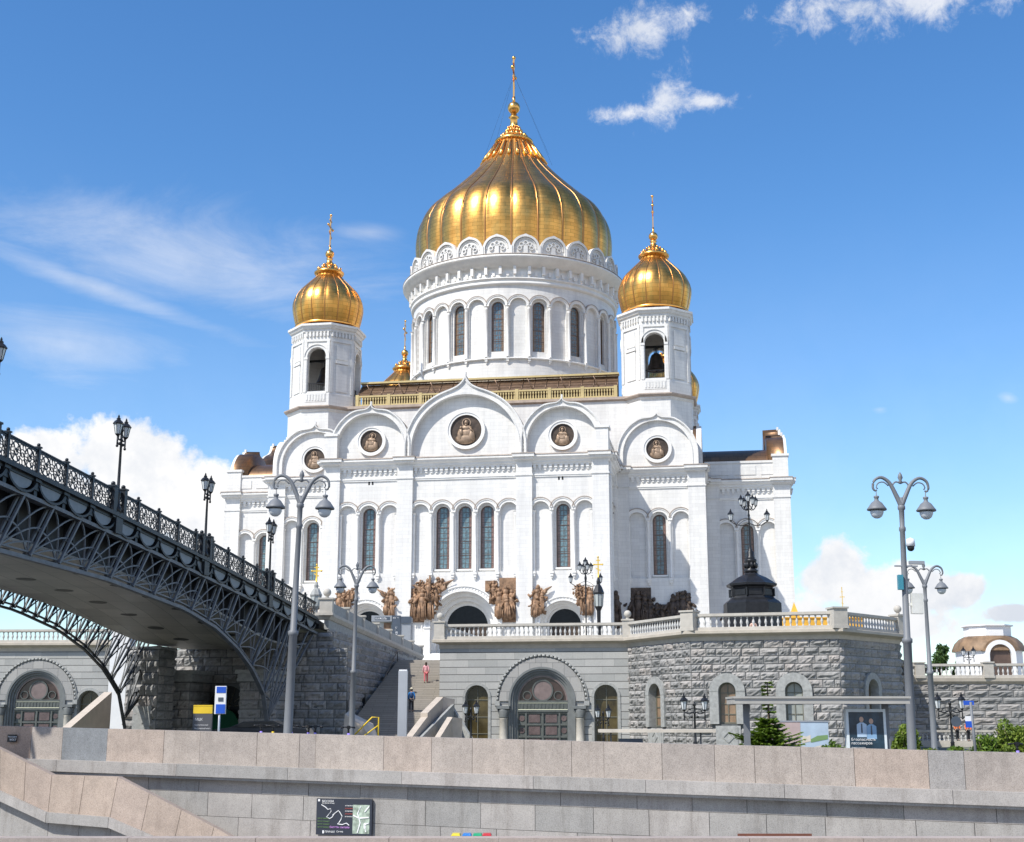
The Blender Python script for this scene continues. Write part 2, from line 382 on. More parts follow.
def stained(name,edge,mid,gx,gz,half,lead=(.05,.045,.04),rough=.12):
    """leaded window: coloured side strips, pale blue centre, grid of bars; object coords of pane: x across, z up"""
    m,nt,bs=newmat(name); tc=N(nt,'ShaderNodeTexCoord'); sp=N(nt,'ShaderNodeSeparateXYZ'); nt.links.new(tc.outputs['UV'],sp.inputs[0])
    ax=N(nt,'ShaderNodeMath',operation='ABSOLUTE'); nt.links.new(sp.outputs[0],ax.inputs[0])
    gt=N(nt,'ShaderNodeMath',operation='GREATER_THAN'); nt.links.new(ax.outputs[0],gt.inputs[0]); gt.inputs[1].default_value=half*.55
    nf=noise(nt,3.5,2,.5); cc=ramp(nt,[(.35,tuple(x*.5 for x in mid)),(.65,mid)],nf)
    ce=ramp(nt,[(.35,tuple(x*.6 for x in edge)),(.65,edge)],nf)
    c=mixc(nt,gt.outputs[0],cc,ce)
    def grid(sock,per,w):
        d=N(nt,'ShaderNodeMath',operation='DIVIDE'); nt.links.new(sock,d.inputs[0]); d.inputs[1].default_value=per
        fr=N(nt,'ShaderNodeMath',operation='FRACT'); nt.links.new(d.outputs[0],fr.inputs[0])
        l=N(nt,'ShaderNodeMath',operation='LESS_THAN'); nt.links.new(fr.outputs[0],l.inputs[0]); l.inputs[1].default_value=w/per; return l.outputs[0]
    mx=N(nt,'ShaderNodeMath',operation='MAXIMUM'); nt.links.new(grid(sp.outputs[0],gx,.07),mx.inputs[0]); nt.links.new(grid(sp.outputs[1],gz,.08),mx.inputs[1])
    c=mixc(nt,mx.outputs[0],c,lead); nt.links.new(c,bs.inputs['Base Color']); bs.inputs['Roughness'].default_value=rough
    return m
MAT['glass_arm']=stained('leaded_nave_glass',(.26,.15,.12),(.17,.27,.31),.42,.62,.83,(.09,.07,.06))
MAT['glass_drum']=stained('leaded_drum_glass',(.24,.165,.105),(.13,.21,.27),.40,.62,.95,(.17,.10,.06))
MAT['glass_dark']=plain('dark_lunette_glass',(.012,.014,.016),.35,0,.3,2,0,.25)
MAT['glass_warm']=plain('warm_olive_window_glass',(.075,.058,.024),.2,0,.6,.8)
MAT['glass_brown']=plain('brown_curtained_glass',(.26,.18,.12),.15,0,.3,1.0)
# ================================================================== CATHEDRAL
A9=R_(9); CC=(0.3,198.0)
CATH=thing('cathedral','white marble cathedral with a large golden onion dome and four smaller golden domes','cathedral',(CC[0],CC[1],TERR),-A9)
# all cathedral geometry is written with z measured from the eye, offset to the root height
OFF=(0,0,TERR)
a_=17.2; L_=38.5; c_=28.0; ZB=TERR-.3
WS=.6
FOOT=[(-a_,-L_),(a_,-L_),(a_,-c_),(c_,-c_),(c_,-a_),(L_+WS,-a_),(L_+WS,a_),(c_,a_),(c_,c_),(a_,c_),(a_,L_),(-a_,L_),(-a_,c_),(-c_,c_),(-c_,a_),(-L_+WS,a_),(-L_+WS,-a_),(-c_,-a_),(-c_,-c_),(-a_,-c_)]
wall=MB(); trim=MB(); pil=[]; grime=MB()
ZS=24.5
def window_part(M,sc,r,zb,zs,d,mat,name='window',fr=True):
    g=MB(); P=archshape(0,r,zb,zs); 
    W=(lambda s,dd,z:(sc+s,dd,z))
    o=Vector(M(sc,d,zb)); ex=(Vector(M(sc+1,d,zb))-o); ang=math.atan2(ex.y,ex.x)
    e=bpy.data.meshes.new(name)
    g.M=None
    g.add([(p[0],0,p[1]-zb) for p in P],[tuple(range(len(P)))])
    ob=g.build(name,mat,CATH); ob.location=(o.x,o.y,o.z-TERR); ob.rotation_euler=(0,0,ang)
    if fr:
        f=MB(); A=[(p[0],p[1]-zb) for p in archshape(0,r-.01,zb+.01,zs)]; B=[(p[0],p[1]-zb) for p in archshape(0,r-.11,zb+.12,zs)]
        f.strip(A,B,.02,-.10,True)
        # A/B lengths match
        h=zs-zb
        for k in range(1,4): f.box(-r+.11,r-.11,-.05,.0,h*k/4-.03,h*k/4+.03)
        fo=f.build('window_frame',MAT['winframe'],ob)
    return ob
MAT['winframe']=plain('window_frame_metal',(.16,.11,.09),.5,.3,.2)
def corbel_end(mb,s,z,d=0):
    mb.box(s-.24,s+.24,d,d+.42,z-.25,z); mb.box(s-.18,s+.18,d,d+.34,z-.55,z-.25); mb.box(s-.10,s+.10,d,d+.22,z-.8,z-.55)
def colonette(mb,s,zb,zt,d,r=.17):
    M=mb.M; mb.M=None
    c=M(s,d,zb); mb.lathe([(r*1.3,zb),(r*1.3,zb+.2),(r,zb+.3),(r,zt-.5),(r*1.25,zt-.42),(r,zt-.34),(r*1.5,zt-.02),(r*1.7,zt)],8,(c[0],c[1])); mb.M=M
def arcade(M,sc,n,sp,wins,zb,zs,wmat,r=1.07,wr=.83,half=None,wzb=17.7):
    """blind arcade of n arches centred at sc; wins = indices with windows"""
    xs=[sc+(i-(n-1)/2)*sp for i in range(n)]
    s0=sc-half; s1=sc+half
    ops=[]
    for x in xs:
        ops.append((x,r,zb,zs))
    # outer niches clipped to the bay
    wall.M=M; trim.M=M
    ops=[(x,r,zb,zs) for x in xs]
    lo=min(s0,xs[0]-r-.01); hi=max(s1,xs[-1]+r+.01)
    facade(wall,lo,hi,zb-.6,zs+2.0,ops,0,-.38)
    facade(wall,lo,hi,zb-.6,zs+2.0,[(xs[i],wr,wzb,zs-.02) for i in wins],-.38,-.85)
    for i,x in enumerate(xs):
        trim.strip(arc(x,zs,r+.32,0,180,14),arc(x,zs,r+.02,0,180,14),-.02,.20)
        trim.strip(arc(x,zs,r+.40,12,168,14),arc(x,zs,r+.31,12,168,14),-.02,.28)
        grime.M=M; grime.strip(arc(x,zs,r+.53,14,166,14),arc(x,zs,r+.403,14,166,14),-.02,.30)
    for k in range(n+1):
        x=xs[0]-sp/2+k*sp
        if x<s0-.1 or x>s1+.1: 
            x=s0+.12 if x<sc else s1-.12
        colonette(trim,x,zb-.1,zs,.05); corbel_end(trim,x,zb-.1,-.02)
    for i in wins:
        trim.box(xs[i]-wr-.15,xs[i]+wr+.15,-.36,-.18,wzb-.22,wzb-.02)
        window_part(M,xs[i],wr,wzb,zs-.02,-.80,wmat)
    return zb-.6,zs+2.0
def pilaster(M,s0,s1,z0,z1,p=.5):
    mb=MB(); mb.M=M
    mb.box(s0,s1,-.1,p,z0,z1)
    for (zz,h,e) in ((z1-2.3,.18,.10),(z1-.55,.2,.12),(z1-.35,.35,.22),(z0+0,1.1,.15),(z0+1.1,.22,.22)):
        mb.box(s0-e,s1+e,-.09,p+e,zz,zz+h)
    e=.22; mb.box(s0-e,s1+e,-.09,p+.55,z1-.55+.2,z1-.1); mb.box(s0-e-.15,s1+e+.15,-.09,p+.8,z1-.1,z1+.24)
    po_=mb.build('pilaster',MAT['marble'],CATH,OFF)
    gm=MB(); gm.M=M; gm.box(s0-e-.2,s1+e+.2,-.09,p+.86,z1+.24,z1+.36); gm.build('weathered_cap',MAT['grime'],po_,OFF)
    pil.append(1)
ZC0=29.9   # underside of cornice zone
def plainwall(M,s0,s1,z0,z1):
    if z1>z0:
        wall.M=M; wall.add([(s0,0,z0),(s1,0,z0),(s1,0,z1),(s0,0,z1)],[(0,1,2,3)],False,.5)
def corbel_table(M,s0,s1,z):
    trim.M=M; n=max(2,int((s1-s0)/.62)); w=(s1-s0)/n
    for i in range(n):
        x=s0+(i+.5)*w; trim.box(x-w*.28,x+w*.28,-.02,.26,z-.05,z+.55); trim.box(x-w*.2,x+w*.2,-.02,.16,z-.3,z-.05)
    trim.box(s0,s1,-.02,.12,z-1.15,z-.95); trim.box(s0,s1,-.02,.20,z-.95,z-.80)
    # two little vent slots
def portal(M,sc,R1,R2,r,zc,depth,zb,lun=True):
    wall.M=M; trim.M=M
    n=20
    # splayed reveal in 3 steps
    Rs=[R2,R2-(R2-r)*.33,R2-(R2-r)*.66,r]; ds=[0,-depth*.33,-depth*.66,-depth]
    for i in range(3):
        A=[(sc-Rs[i],zb)]+arc(sc,zc,Rs[i],180,0,n)+[(sc+Rs[i],zb)]
        B=[(sc-Rs[i+1],zb)]+arc(sc,zc,Rs[i+1],180,0,n)+[(sc+Rs[i+1],zb)]
        d0,d1=ds[i],ds[i+1]
        vs=[(p[0],d0,p[1]) for p in A]+[(p[0],d1,p[1]) for p in A]+[(p[0],d1,p[1]) for p in B]; m=len(A)
        trim.add(vs,[(k,k+1,m+k+1,m+k) for k in range(m-1)]+[(m+k,m+k+1,2*m+k+1,2*m+k) for k in range(m-1)],False)
    # archivolt
    trim.strip(arc(sc,zc,R1,0,180,28),arc(sc,zc,R2,0,180,28),-.02,.28)
    trim.strip(arc(sc,zc,R1+.16,0,180,28),arc(sc,zc,R1,0,180,28),-.02,.42)
    trim.strip(arc(sc,zc,R2+.18,0,180,28),arc(sc,zc,R2-.02,0,180,28),.2,.36)
    k=int(PI*R1/.42)
    for i in range(k):
        t=PI*(i+.5)/k; rm=(R1+R2+.1)/2; c=M(sc+rm*math.cos(t),.28,zc+rm*math.sin(t)); mm=trim.M; trim.M=None; trim.ball(c,.10,6,4); trim.M=mm
    for sg in (-1,1):
        trim.box(sc+sg*R2,sc+sg*(R1+.1),-.02,.35,zb,zc-.35); trim.box(sc+sg*(R2-.05),sc+sg*(R1+.25),-.02,.45,zc-.35,zc)
    p=MB(); p.M=M; p.add([(q[0],-depth+.02,q[1]) for q in archshape(sc,r+.05,zc,zc,18)],[tuple(range(21))]);
    ob=p.build('portal_lunette',MAT['glass_dark'],CATH,OFF)
    f=MB(); f.M=M; rr=r-.05
    for q in (.32,.98): f.strip(arc(sc,zc,rr*q+.06,0,180,16),arc(sc,zc,rr*q-.02,0,180,16),-depth+.03,-depth+.14)
    f.strip(arc(sc,zc+rr*.55,rr*.38,0,360,16),arc(sc,zc+rr*.55,rr*.32,0,360,16),-depth+.03,-depth+.12)
    for sg in (-1,1): f.strip(arc(sc+sg*rr*.62,zc+rr*.28,rr*.24,0,360,12),arc(sc+sg*rr*.62,zc+rr*.28,rr*.19,0,360,12),-depth+.03,-depth+.12)
    f.box(sc-rr,sc+rr,-depth+.03,-depth+.16,zc-.06,zc+.08); f.build('tracery',MAT['polegrey'],ob)
    d=MB(); d.M=M; d.box(sc-r,sc+r,-depth-.1,-depth+.02,zb,zc); 
    for i in range(2):
        for j in range(4):
            x=sc-r+.15+i*r; zz=zb+.2+j*(zc-zb-.3)/4; d.box(x,x+r-.3,-depth+.02,-depth+.09,zz,zz+(zc-zb-.3)/4-.2)
    d.build('portal_door',MAT['bronze'],CATH,OFF)
def bayfill(M,s0,s1,port=None):
    """wall from the base to 17.0-.6 and above the arcade to the cornice"""
    if port:
        sc,R2,zc=port; wall.M=M; facade(wall,s0,s1,ZB,16.7,[(sc,R2,ZB,zc)],0,-.02,20)
    else: plainwall(M,s0,s1,ZB,16.7)
    plainwall(M,s0,s1,ZS+2.0,31.2)
    corbel_table(M,s0,s1,29.7)
def ogee(W,zc,ztip,zb,n=16):
    a=62.0; P=[(W,zb)]+[(W*math.cos(R_(a*i/n)),zc+W*math.sin(R_(a*i/n))) for i in range(n+1)]
    p0=Vector(P[-1]); t0=Vector((-math.sin(R_(a)),math.cos(R_(a)))); p3=Vector((0,ztip)); h=(p3-p0).length
    p1=p0+t0*h*.45; p2=p3+Vector((.08*W,-h*.42))
    m=10
    for i in range(1,m+1):
        t=i/m; q=p0*(1-t)**3+p1*3*t*(1-t)**2+p2*3*t*t*(1-t)+p3*t**3; P.append((q.x,q.y))
    return P, n+1+m+1   # right half from base up to tip
def gable(M,sc,W,zc,ztip,Ri,med=None,zb=31.2,mat=None,medz=None,medr=1.45,cap=-2.2,bar=-11.5,td=-.75,cf=-.3):
    P,_=ogee(W,zc,ztip,zb); m=len(P)-2
    I=[(Ri,zb)]+[(Ri*math.cos(PI/2*i/m),zc+Ri*math.sin(PI/2*i/m)) for i in range(m+1)]
    def full(H): return [(sc+x,z) for x,z in H]+[(sc-x,z) for x,z in reversed(H[:-1])]
    O=full(P); In=full(I)
    g=MB(); g.M=M
    g.strip(O,In,.12,-.95,tone=.5)
    T=lambda k:[(o[0]+(i[0]-o[0])*k,o[1]+(i[1]-o[1])*k) for o,i in zip(O,In)]
    g.strip(O,T(.2),.12,.36,tone=.5); g.strip(T(.2),T(.32),.12,.26,tone=.5); g.strip(T(.86),In,.12,.22,tone=.5)
    # tympanum
    g.add([(p[0],td,p[1]) for p in In],[tuple(range(len(In)))],False,.5)
    if ztip>0: g.box(sc-.10,sc+.10,-.2,.1,ztip-.15,ztip+.35)
    go=g.build('gable',MAT['marble'],CATH,OFF)
    # copper cap and barrel roof behind
    r=MB(); r.M=M
    O2=[(sc+(p[0]-sc)*1.0,p[1]+.05) for p in O]
    vs=[(p[0],cf,p[1]) for p in O2]+[(p[0],cap,p[1]-.1) for p in O2]; k=len(O2)
    r.add(vs,[(i,i+1,k+i+1,k+i) for i in range(k-1)]+[tuple(range(k,2*k))],True)
    if bar is None:
        r.build('barrel_roof',MAT['copper'],go,OFF)
    B=[(sc+W*.97,zb)]+arc(sc,zc,W*.97,0,180,20)+[(sc-W*.97,zb)]; B=[(p[0],p[1] if p[1]<=zc else zc+(p[1]-zc)*.66) for p in B]
    if bar is not None:
     k=len(B); vs=[(p[0],cap+.2,p[1]) for p in B]+[(p[0],bar,p[1]) for p in B]
     r.add(vs,[(i,i+1,k+i+1,k+i) for i in range(k-1)],True); r.build('barrel_roof',MAT['copper'],go,OFF)
    if med:
        z=medz; q=MB(); q.M=M
        q.strip(arc(sc,z,medr+.42,0,360,32),arc(sc,z,medr,0,360,32),td-.01,td+.30); q.strip(arc(sc,z,medr+.42,0,360,32),arc(sc,z,medr+.28,0,360,32),td+.29,td+.39)
        q.build('medallion_frame',MAT['trim'],go,OFF)
        b=MB(); b.M=M; b.add([(p[0],td+.09,p[1]) for p in arc(sc,z,medr+.02,0,360,32)[:-1]],[tuple(range(32))]); b.build('medallion_ground',MAT['bronze'],go,OFF)
        rnd=None; b=MB(); rnd=random.Random(int(sc*10)+int(medr*100)+int(abs(M(0,0,0)[0])))
        def bl(x,zz,rx,rz,dd=.10): b.ball(M(sc+x*medr,td+.10+dd,z+zz*medr),1,10,7,rx*medr,.16*medr,rz*medr)
        lean=rnd.uniform(-.10,.10)
        b.M=M; b.strip(arc(sc+lean*medr,z+.50*medr,.29*medr,0,360,18),arc(sc+lean*medr,z+.50*medr,.24*medr,0,360,18),td+.08,td+.16); b.M=None
        bl(lean,.50,.13,.17,.12); bl(lean*.5,.33,.10,.10,.08); bl(0,.14,.40,.20,.04); bl(.05,-.16,.50,.34,.03); bl(-.04,-.52,.64,.36,.02); bl(.34,-.35,.24,.40,.05); bl(-.36,-.3,.20,.42,.06)
        sd=1 if rnd.random()>.5 else -1
        def tb(P,r): b.tube([M(sc+x*medr,td+.26,z+zz*medr) for x,zz in P],r*medr,6)
        tb([(sd*.24,.22),(sd*.42,-.02),(sd*.20,.06),(sd*.16,.24)],.075); tb([(-sd*.24,.22),(-sd*.42,-.12),(-sd*.14,-.22)],.075)
        if med==2: bl(sd*.30,.16,.10,.12,.2); bl(sd*.30,-.12,.15,.24,.18); tb([(sd*.4,-.3),(sd*.1,-.38)],.07)
        else: b.M=M; b.box(sc-sd*.08*medr-.14*medr,sc-sd*.08*medr+.14*medr,td+.2,td+.36,z-.30*medr,z+.02*medr); b.M=None
        for i in range(9):
            x0=rnd.uniform(-.5,.5); tb([(x0*.6,.1),(x0*.9+rnd.uniform(-.08,.08),-.35),(x0*1.2,-.75)],.032)
        b.build('medallion',MAT['medal'],go,OFF)
    return go
def figure(b,M,s,z,h,d=.25,lean=0,rnd=random):
    """one robed figure of a high relief"""
    def e(x,zz,rx,rz,rd,rot=0):
        c=M(s+x,d,z+zz); b.ball(c,1,9,7,rx,rd,rz)
    e(0,h*.24,h*.155,h*.27,h*.12); e(lean*.3,h*.55,h*.135,h*.24,h*.13); e(lean*.5,h*.80,h*.10,h*.1,h*.09)
    e(lean*.6,h*.92,h*.065,h*.08,h*.07)
    for sg in (-1,1):
        x0=lean*.45+sg*h*.13; k=rnd.uniform(-.1,.22)
        b.tube([M(s+x0,d,z+h*.72),M(s+x0+sg*h*.10,d+.25,z+h*(.58+k*.3)),M(s+x0+sg*h*rnd.uniform(-.05,.2),d+.45,z+h*(.55+k))],h*.045,6)
    for i in range(7):
        x=rnd.uniform(-.14,.14)*h; b.tube([M(s+x,d+h*.10,z+h*rnd.uniform(.45,.6)),M(s+x*1.2,d+h*.13,z+h*.25),M(s+x*1.3,d+h*.1,z+.02)],h*.022,5)
def relief(M,figs,label=None,panel=None,wings=None,mat='relief',clip=None,seed=1):
    b=MB(); rnd=random.Random(seed)
    if panel:
        b.M=M
        for (s0,s1,z0,z1) in panel: b.box(s0,s1,-.02,.22,z0,z1)
        b.M=None
    for f in figs: figure(b,M,f[0],f[1],f[2],.25+(f[3] if len(f)>3 else 0),f[4] if len(f)>4 else 0,rnd)
    if wings:
        for (s0,z0,s1,z1,w) in wings:
            for i in range(5):
                t=i/4; b.tube([M(s0,.3,z0-w*t*.4),M((s0+s1)/2,.5,(z0+z1)/2+w*.3-w*t*.7),M(s1-(s1-s0)*.12*i,.35,z1-w*t*.8)],.16,5,rr=[.22,.2,.05])
    xs_=[f[0] for f in figs]; 
    for i in range(int(26*len(figs))):
        f=rnd.choice(figs); c=M(f[0]+rnd.uniform(-.5,.5),rnd.uniform(.1,.45),f[1]+rnd.uniform(.05,1.0)*f[2]); q=rnd.uniform(.07,.20)
        b.ball(c,q,6,5,rnd.uniform(.6,1.6),1,rnd.uniform(.6,2.0),Matrix.Rotation(rnd.uniform(-1,1),3,'Y'))
    o=b.build('relief',MAT[mat],CATH,OFF)
    return o
# ---- front of the front arm
def FM(face):
    return {'front':frame((0,-L_),(1,0),(0,-1)),'left_end':frame((-L_+WS,0),(0,-1),(-1,0)),'right_end':frame((L_+WS,0),(0,1),(1,0)),'back':frame((0,L_),(-1,0),(0,1))}[face]
def arm_front(M,detail=True):
    for sg in (-1,1):
        sc=sg*11.9; arcade(M,sc,3,2.65,[1],17.3,ZS,MAT['glass_arm'],half=3.6)
        bayfill(M,min(sg*6.35,sg*17.2),max(sg*6.35,sg*17.2),(sc,2.75,11.0) if detail else None)
        if detail: portal(M,sc,3.15,2.75,1.85,11.0,1.5,ZB)
        pilaster(M,*(sorted((sg*15.5,sg*(17.2+.3)))),ZB,31.0)
        gable(M,sg*11.9,5.05,32.9,38.3,4.25,1 if detail else None,medz=33.7,medr=1.42)
    arcade(M,0,5,2.72,[1,2,3],17.3,ZS,MAT['glass_arm'],half=6.35)
    bayfill(M,-6.35,6.35,(0,4.0,11.0) if detail else None)
    if detail: portal(M,0,4.55,4.0,2.45,11.0,2.4,ZB)
    for sg in (-1,1): pilaster(M,*(sorted((sg*6.35,sg*8.3))),ZB,31.0)
    gable(M,0,7.6,32.4,41.6,6.7,2 if detail else None,medz=34.7,medr=1.95)
MF=FM('front'); arm_front(MF)
# vent slots
for sg in (-1,1):
    sl=MB(); sl.M=MF
    for k in (-.22,.22): sl.box(sg*11.7+k-.1,sg*11.7+k+.1,.0,.03,28.9-.75,28.9-.15)
    sl.build('vent_slots',MAT['darkint'],CATH,OFF)
def sidebay(M,half,winmat=MAT['glass_arm'],corner=(True,True),s0=None,s1=None,relieff=None):
    arcade(M,0,3,2.75,[1],17.3,ZS,winmat,half=3.9)
    bayfill(M,-half,half)
    for sg,cn in zip((-1,1),corner):
        e=.5 if cn else 0
        pilaster(M,*(sorted((sg*(half-1.7),sg*(half+e)))),ZB,31.0)
def parapet(M,s0,s1,end=None):
    p=MB(); p.M=M; p.box(s0,s1,-.7,.05,31.2,33.5,tone=.5); p.box(s0-.05,s1+.05,-.8,.16,33.5,33.8,tone=.5)
    n=3
    for i in range(n):
        w=(s1-s0)/n; p.box(s0+w*i+.35,s0+w*(i+1)-.35,.05,.13,31.9,33.1,tone=.5)
    if end is not None: p.box(end-1.0,end+1.0,-1.2,.3,31.2,34.5,tone=.5); p.box(end-1.15,end+1.15,-1.3,.45,34.3,34.6,tone=.5)
    p.build('parapet',MAT['marble'],CATH,OFF)
hb=(L_-c_)/2; mid=(L_+c_)/2
# arm sides (the two that face along the front arm, and the front-facing sides of the transepts)
def pl_adj(): pass
sides=[(frame((a_,-mid),(0,1),(1,0)),'r'),(frame((-a_,-mid),(0,-1),(-1,0)),'l'),
       (frame((mid+WS,-a_),(1,0),(0,-1)),'wr'),(frame((-mid+WS,-a_),(1,0),(0,-1)),'wl')]
for M,kd in sides:
    cn={'r':(False,False),'l':(False,False),'wr':(False,True),'wl':(True,False)}[kd]
    sidebay(M,hb,corner=cn)
    end={'r':-hb+.6,'l':hb-.6,'wr':hb-.6,'wl':-hb+.6}[kd]
    parapet(M,-hb,hb,end)
# corner blocks: faces between arms
hc=(c_-a_)/2; mc=(c_+a_)/2
corners=[(frame((mc+.2,-c_),(1,0),(0,-1)),1),(frame((-mc+.3,-c_),(1,0),(0,-1)),1),(frame((c_,-mc),(0,1),(1,0)),0),(frame((-c_,-mc),(0,-1),(-1,0)),0)]
for M,md in corners:
    cn=(False,True) if (M(1,0,0)[0]>M(0,0,0)[0] and M(0,0,0)[0]>0) else (True,False)
    if not md: cn=(False,False)
    sidebay(M,hc,corner=cn)
    gable(M,0,5.15 if md else 4.3,33.0,38.4 if md else 37.6,4.35 if md else 3.6,1 if md else None,medz=33.7,medr=1.42,cap=-1.15,bar=None,td=-.28)
# transept ends and back: plain walls with gables
for fn in ('left_end','right_end','back'):
    M=FM(fn); plainwall(M,-17.2,17.2,ZB,31.2)
    for sg in (-1,1):
        gable(M,sg*11.9,5.05,32.9,38.3,4.25,cf=.0); 
        pilaster(M,*(sorted((sg*15.4,sg*17.2))),ZB,31.0); pilaster(M,*(sorted((sg*6.35,sg*8.3))),ZB,31.0)
    gable(M,0,7.6,32.4,41.6,6.7,cf=.0)
    if fn!='back':
        corbel_table(M,-17.2,17.2,29.7)
# rear sides plain
for M,h in ((frame((a_,mid),(0,1),(1,0)),hb),(frame((-a_,mid),(0,1),(-1,0)),hb),(frame((mid,a_),(1,0),(0,1)),hb),(frame((-mid,a_),(1,0),(0,1)),hb),
            (frame((mc,c_),(1,0),(0,1)),hc),(frame((-mc,c_),(1,0),(0,1)),hc),(frame((c_,mc),(0,1),(1,0)),hc),(frame((-c_,mc),(0,1),(-1,0)),hc)):
    plainwall(M,-h,h,ZB,31.2)
wall.M=None; trim.M=None
# plinth and cornice around the footprint
trim.sweep(FOOT,[(.02,ZB),(.75,ZB),(.75,7.0),(.6,7.15),(.6,7.6),(.02,7.75)][::1])
trim.sweep(FOOT,[(.0,30.0),(.25,30.0),(.3,30.2),(.45,30.25),(.5,30.5),(.75,30.65),(.85,30.85),(1.0,30.9),(1.0,31.1),(.9,31.22),(0,31.22)])
wall.build('wall',MAT['marble'],CATH,OFF); trim.build('cornice_and_arcade',MAT['trim'],CATH,OFF)
grime.M=None; grime.sweep(FOOT,[(-.1,31.225),(.93,31.225),(1.04,31.12),(1.06,31.16),(.95,31.30),(-.1,31.34)]); grime.build('weathered_capping',MAT['grime'],CATH,OFF)
# roofs and body
bd=MB(); bd.box(-25.5,25.5,-25.5,25.5,30.8,41.1,tone=.5); 
bd.build('upper_body',MAT['marble'],CATH,OFF)
rf=MB(); rf.add([(p[0]*.995,p[1]*.995,31.26) for p in FOOT],[tuple(range(len(FOOT)))]); rf.build('roof',MAT['copper'],CATH,OFF)
lg=MB(); SQ=[(-25.5,-25.5),(25.5,-25.5),(25.5,25.5),(-25.5,25.5)]
lg.sweep(SQ,[(-.2,40.7),(.15,40.7),(.35,40.85),(.35,41.2),(-.2,41.26),(-9,41.26)]); lg.build('ledge',MAT['ledge'],CATH,OFF)
# gallery balustrade + canopy on the four sides
for k in range(4):
    ca,sa=math.cos(k*PI/2),math.sin(k*PI/2)
    M=frame((25.2*sa,-25.2*ca),(ca,sa),(sa,-ca))
    g=MB(); g.M=M; w=17.6
    g.box(-w,w,-.14,.14,41.3,41.5); g.box(-w,w,-.16,.16,42.5,42.72)
    n=int(2*w/.36)
    for i in range(n):
        x=-w+(i+.5)*2*w/n
        if i%12==0: g.box(x-.22,x+.22,-.2,.2,41.3,42.85)
        else:
            g.box(x-.09,x+.09,-.08,.08,41.5,41.9); g.box(x-.06,x+.06,-.05,.05,41.9,42.15); g.box(x-.1,x+.1,-.09,.09,42.15,42.5)
    g.build('gallery_balustrade',MAT['giltpaint'],CATH,OFF)
    c=MB(); c.M=M
    c.add([(-w,-.9,42.95),(w,-.9,42.95),(w,-3.2,44.95),(-w,-3.2,44.95),(-w,-3.3,41.3),(w,-3.3,41.3)],[(0,1,2,3),(3,2,5,4)])
    n=22
    for i in range(n+1):
        x=-w+i*2*w/n; c.tube([(x,-.86,43.0),(x,-3.1,45.02)],.05,4); 
    for j in range(1,4): c.tube([(-w,-.9-2.3*j/4+.04,42.95+2.0*j/4+.05),(w,-.9-2.3*j/4+.04,42.95+2.0*j/4+.05)],.03,4)
    for i in range(8):
        x=-w+(i+.5)*2*w/8; c.tube([(x-.9,-.5,44.4),(x,-1.2,42.3)],.07,4)
    co=c.build('canopy',MAT['canopy'],CATH,OFF)
    b=MB(); b.M=M; b.box(-w-.1,w+.1,-3.35,-2.3,45.0,45.25); b.build('canopy_ridge_beam',MAT['giltpaint'],co,OFF)
# ---- drum
DR=15.4
dr=MB(); dr.M=lambda s,d,z:((DR+d)*math.sin(s/DR),-(DR+d)*math.cos(s/DR),z)
step=2*PI*DR/32
allops=[((k)*step,1.18,50.0,57.6) for k in range(32)]
facade(dr,-step/2,32*step-step/2,46.9,60.9,allops,0,-.30,10,1.0)
facade(dr,-step/2,32*step-step/2,46.9,60.9,[((k)*step,.93,51.0,57.5) for k in range(0,32,2)],-.30,-.8,10,1.0)
dr.M=None
dr.lathe([(16.6,40),(16.6,44.3),(16.3,44.5),(16.0,46.5),(15.75,46.8),(15.4,46.95)],96,cap=False)
drum=dr.build('drum',MAT['marble'],CATH,OFF,uv='cyl',R=DR)
DT=MB(); DM=lambda s,d,z:((DR+d)*math.sin(s/DR),-(DR+d)*math.cos(s/DR),z)
DT.M=DM
GR=MB(); GR.M=DM
for k in range(32):
    x=k*step
    DT.strip(arc(x,57.6,1.48,0,180,12),arc(x,57.6,1.2,0,180,12),-.02,.22); DT.strip(arc(x,57.6,1.56,14,166,12),arc(x,57.6,1.47,14,166,12),-.02,.3)
    GR.strip(arc(x,57.6,1.70,18,162,12),arc(x,57.6,1.563,18,162,12),-.02,.32)
    colonette(DT,x+step/2,50.0,57.6,.18,.22); corbel_end(DT,x+step/2,50.0,-.02)
n=96
for k in range(n):
    x=2*PI*DR*(k+.5)/n; 
    if k%2==0: DT.box(x-.2,x+.2,-.02,.75,62.2,63.4); DT.box(x-.16,x+.16,-.02,.5,61.8,62.2)
    else: DT.box(x-.18,x+.18,-.02,.3,62.1,62.7)
DT.M=None
DT.lathe([(15.45,49.75),(15.75,49.8),(15.75,49.97),(15.45,50.0)],96,cap=False)
DT.lathe([(15.4,60.7),(15.75,60.85),(15.8,61.2),(15.6,61.3),(15.7,61.5),(15.95,61.6),(15.95,61.75),(15.5,61.8),(15.5,63.4),(16.2,63.45),(16.3,63.8),(16.7,63.95),(16.8,64.35),(17.1,64.5),(17.1,64.8),(16.9,64.95),(15.6,65.1)],128,cap=False)
GR.M=None; GR.lathe([(16.85,64.95),(17.12,64.85),(17.16,64.92),(16.95,65.07),(15.7,65.2)],128,cap=False); GR.build('weathered_capping',MAT['grime'],drum,OFF)
DT.build('drum_cornice',MAT['trim'],drum,OFF)
for k in range(0,32,2):
    o=window_part(DM,k*step,.93,51.0,57.5,-.72,MAT['glass_drum'],'drum_window',True)
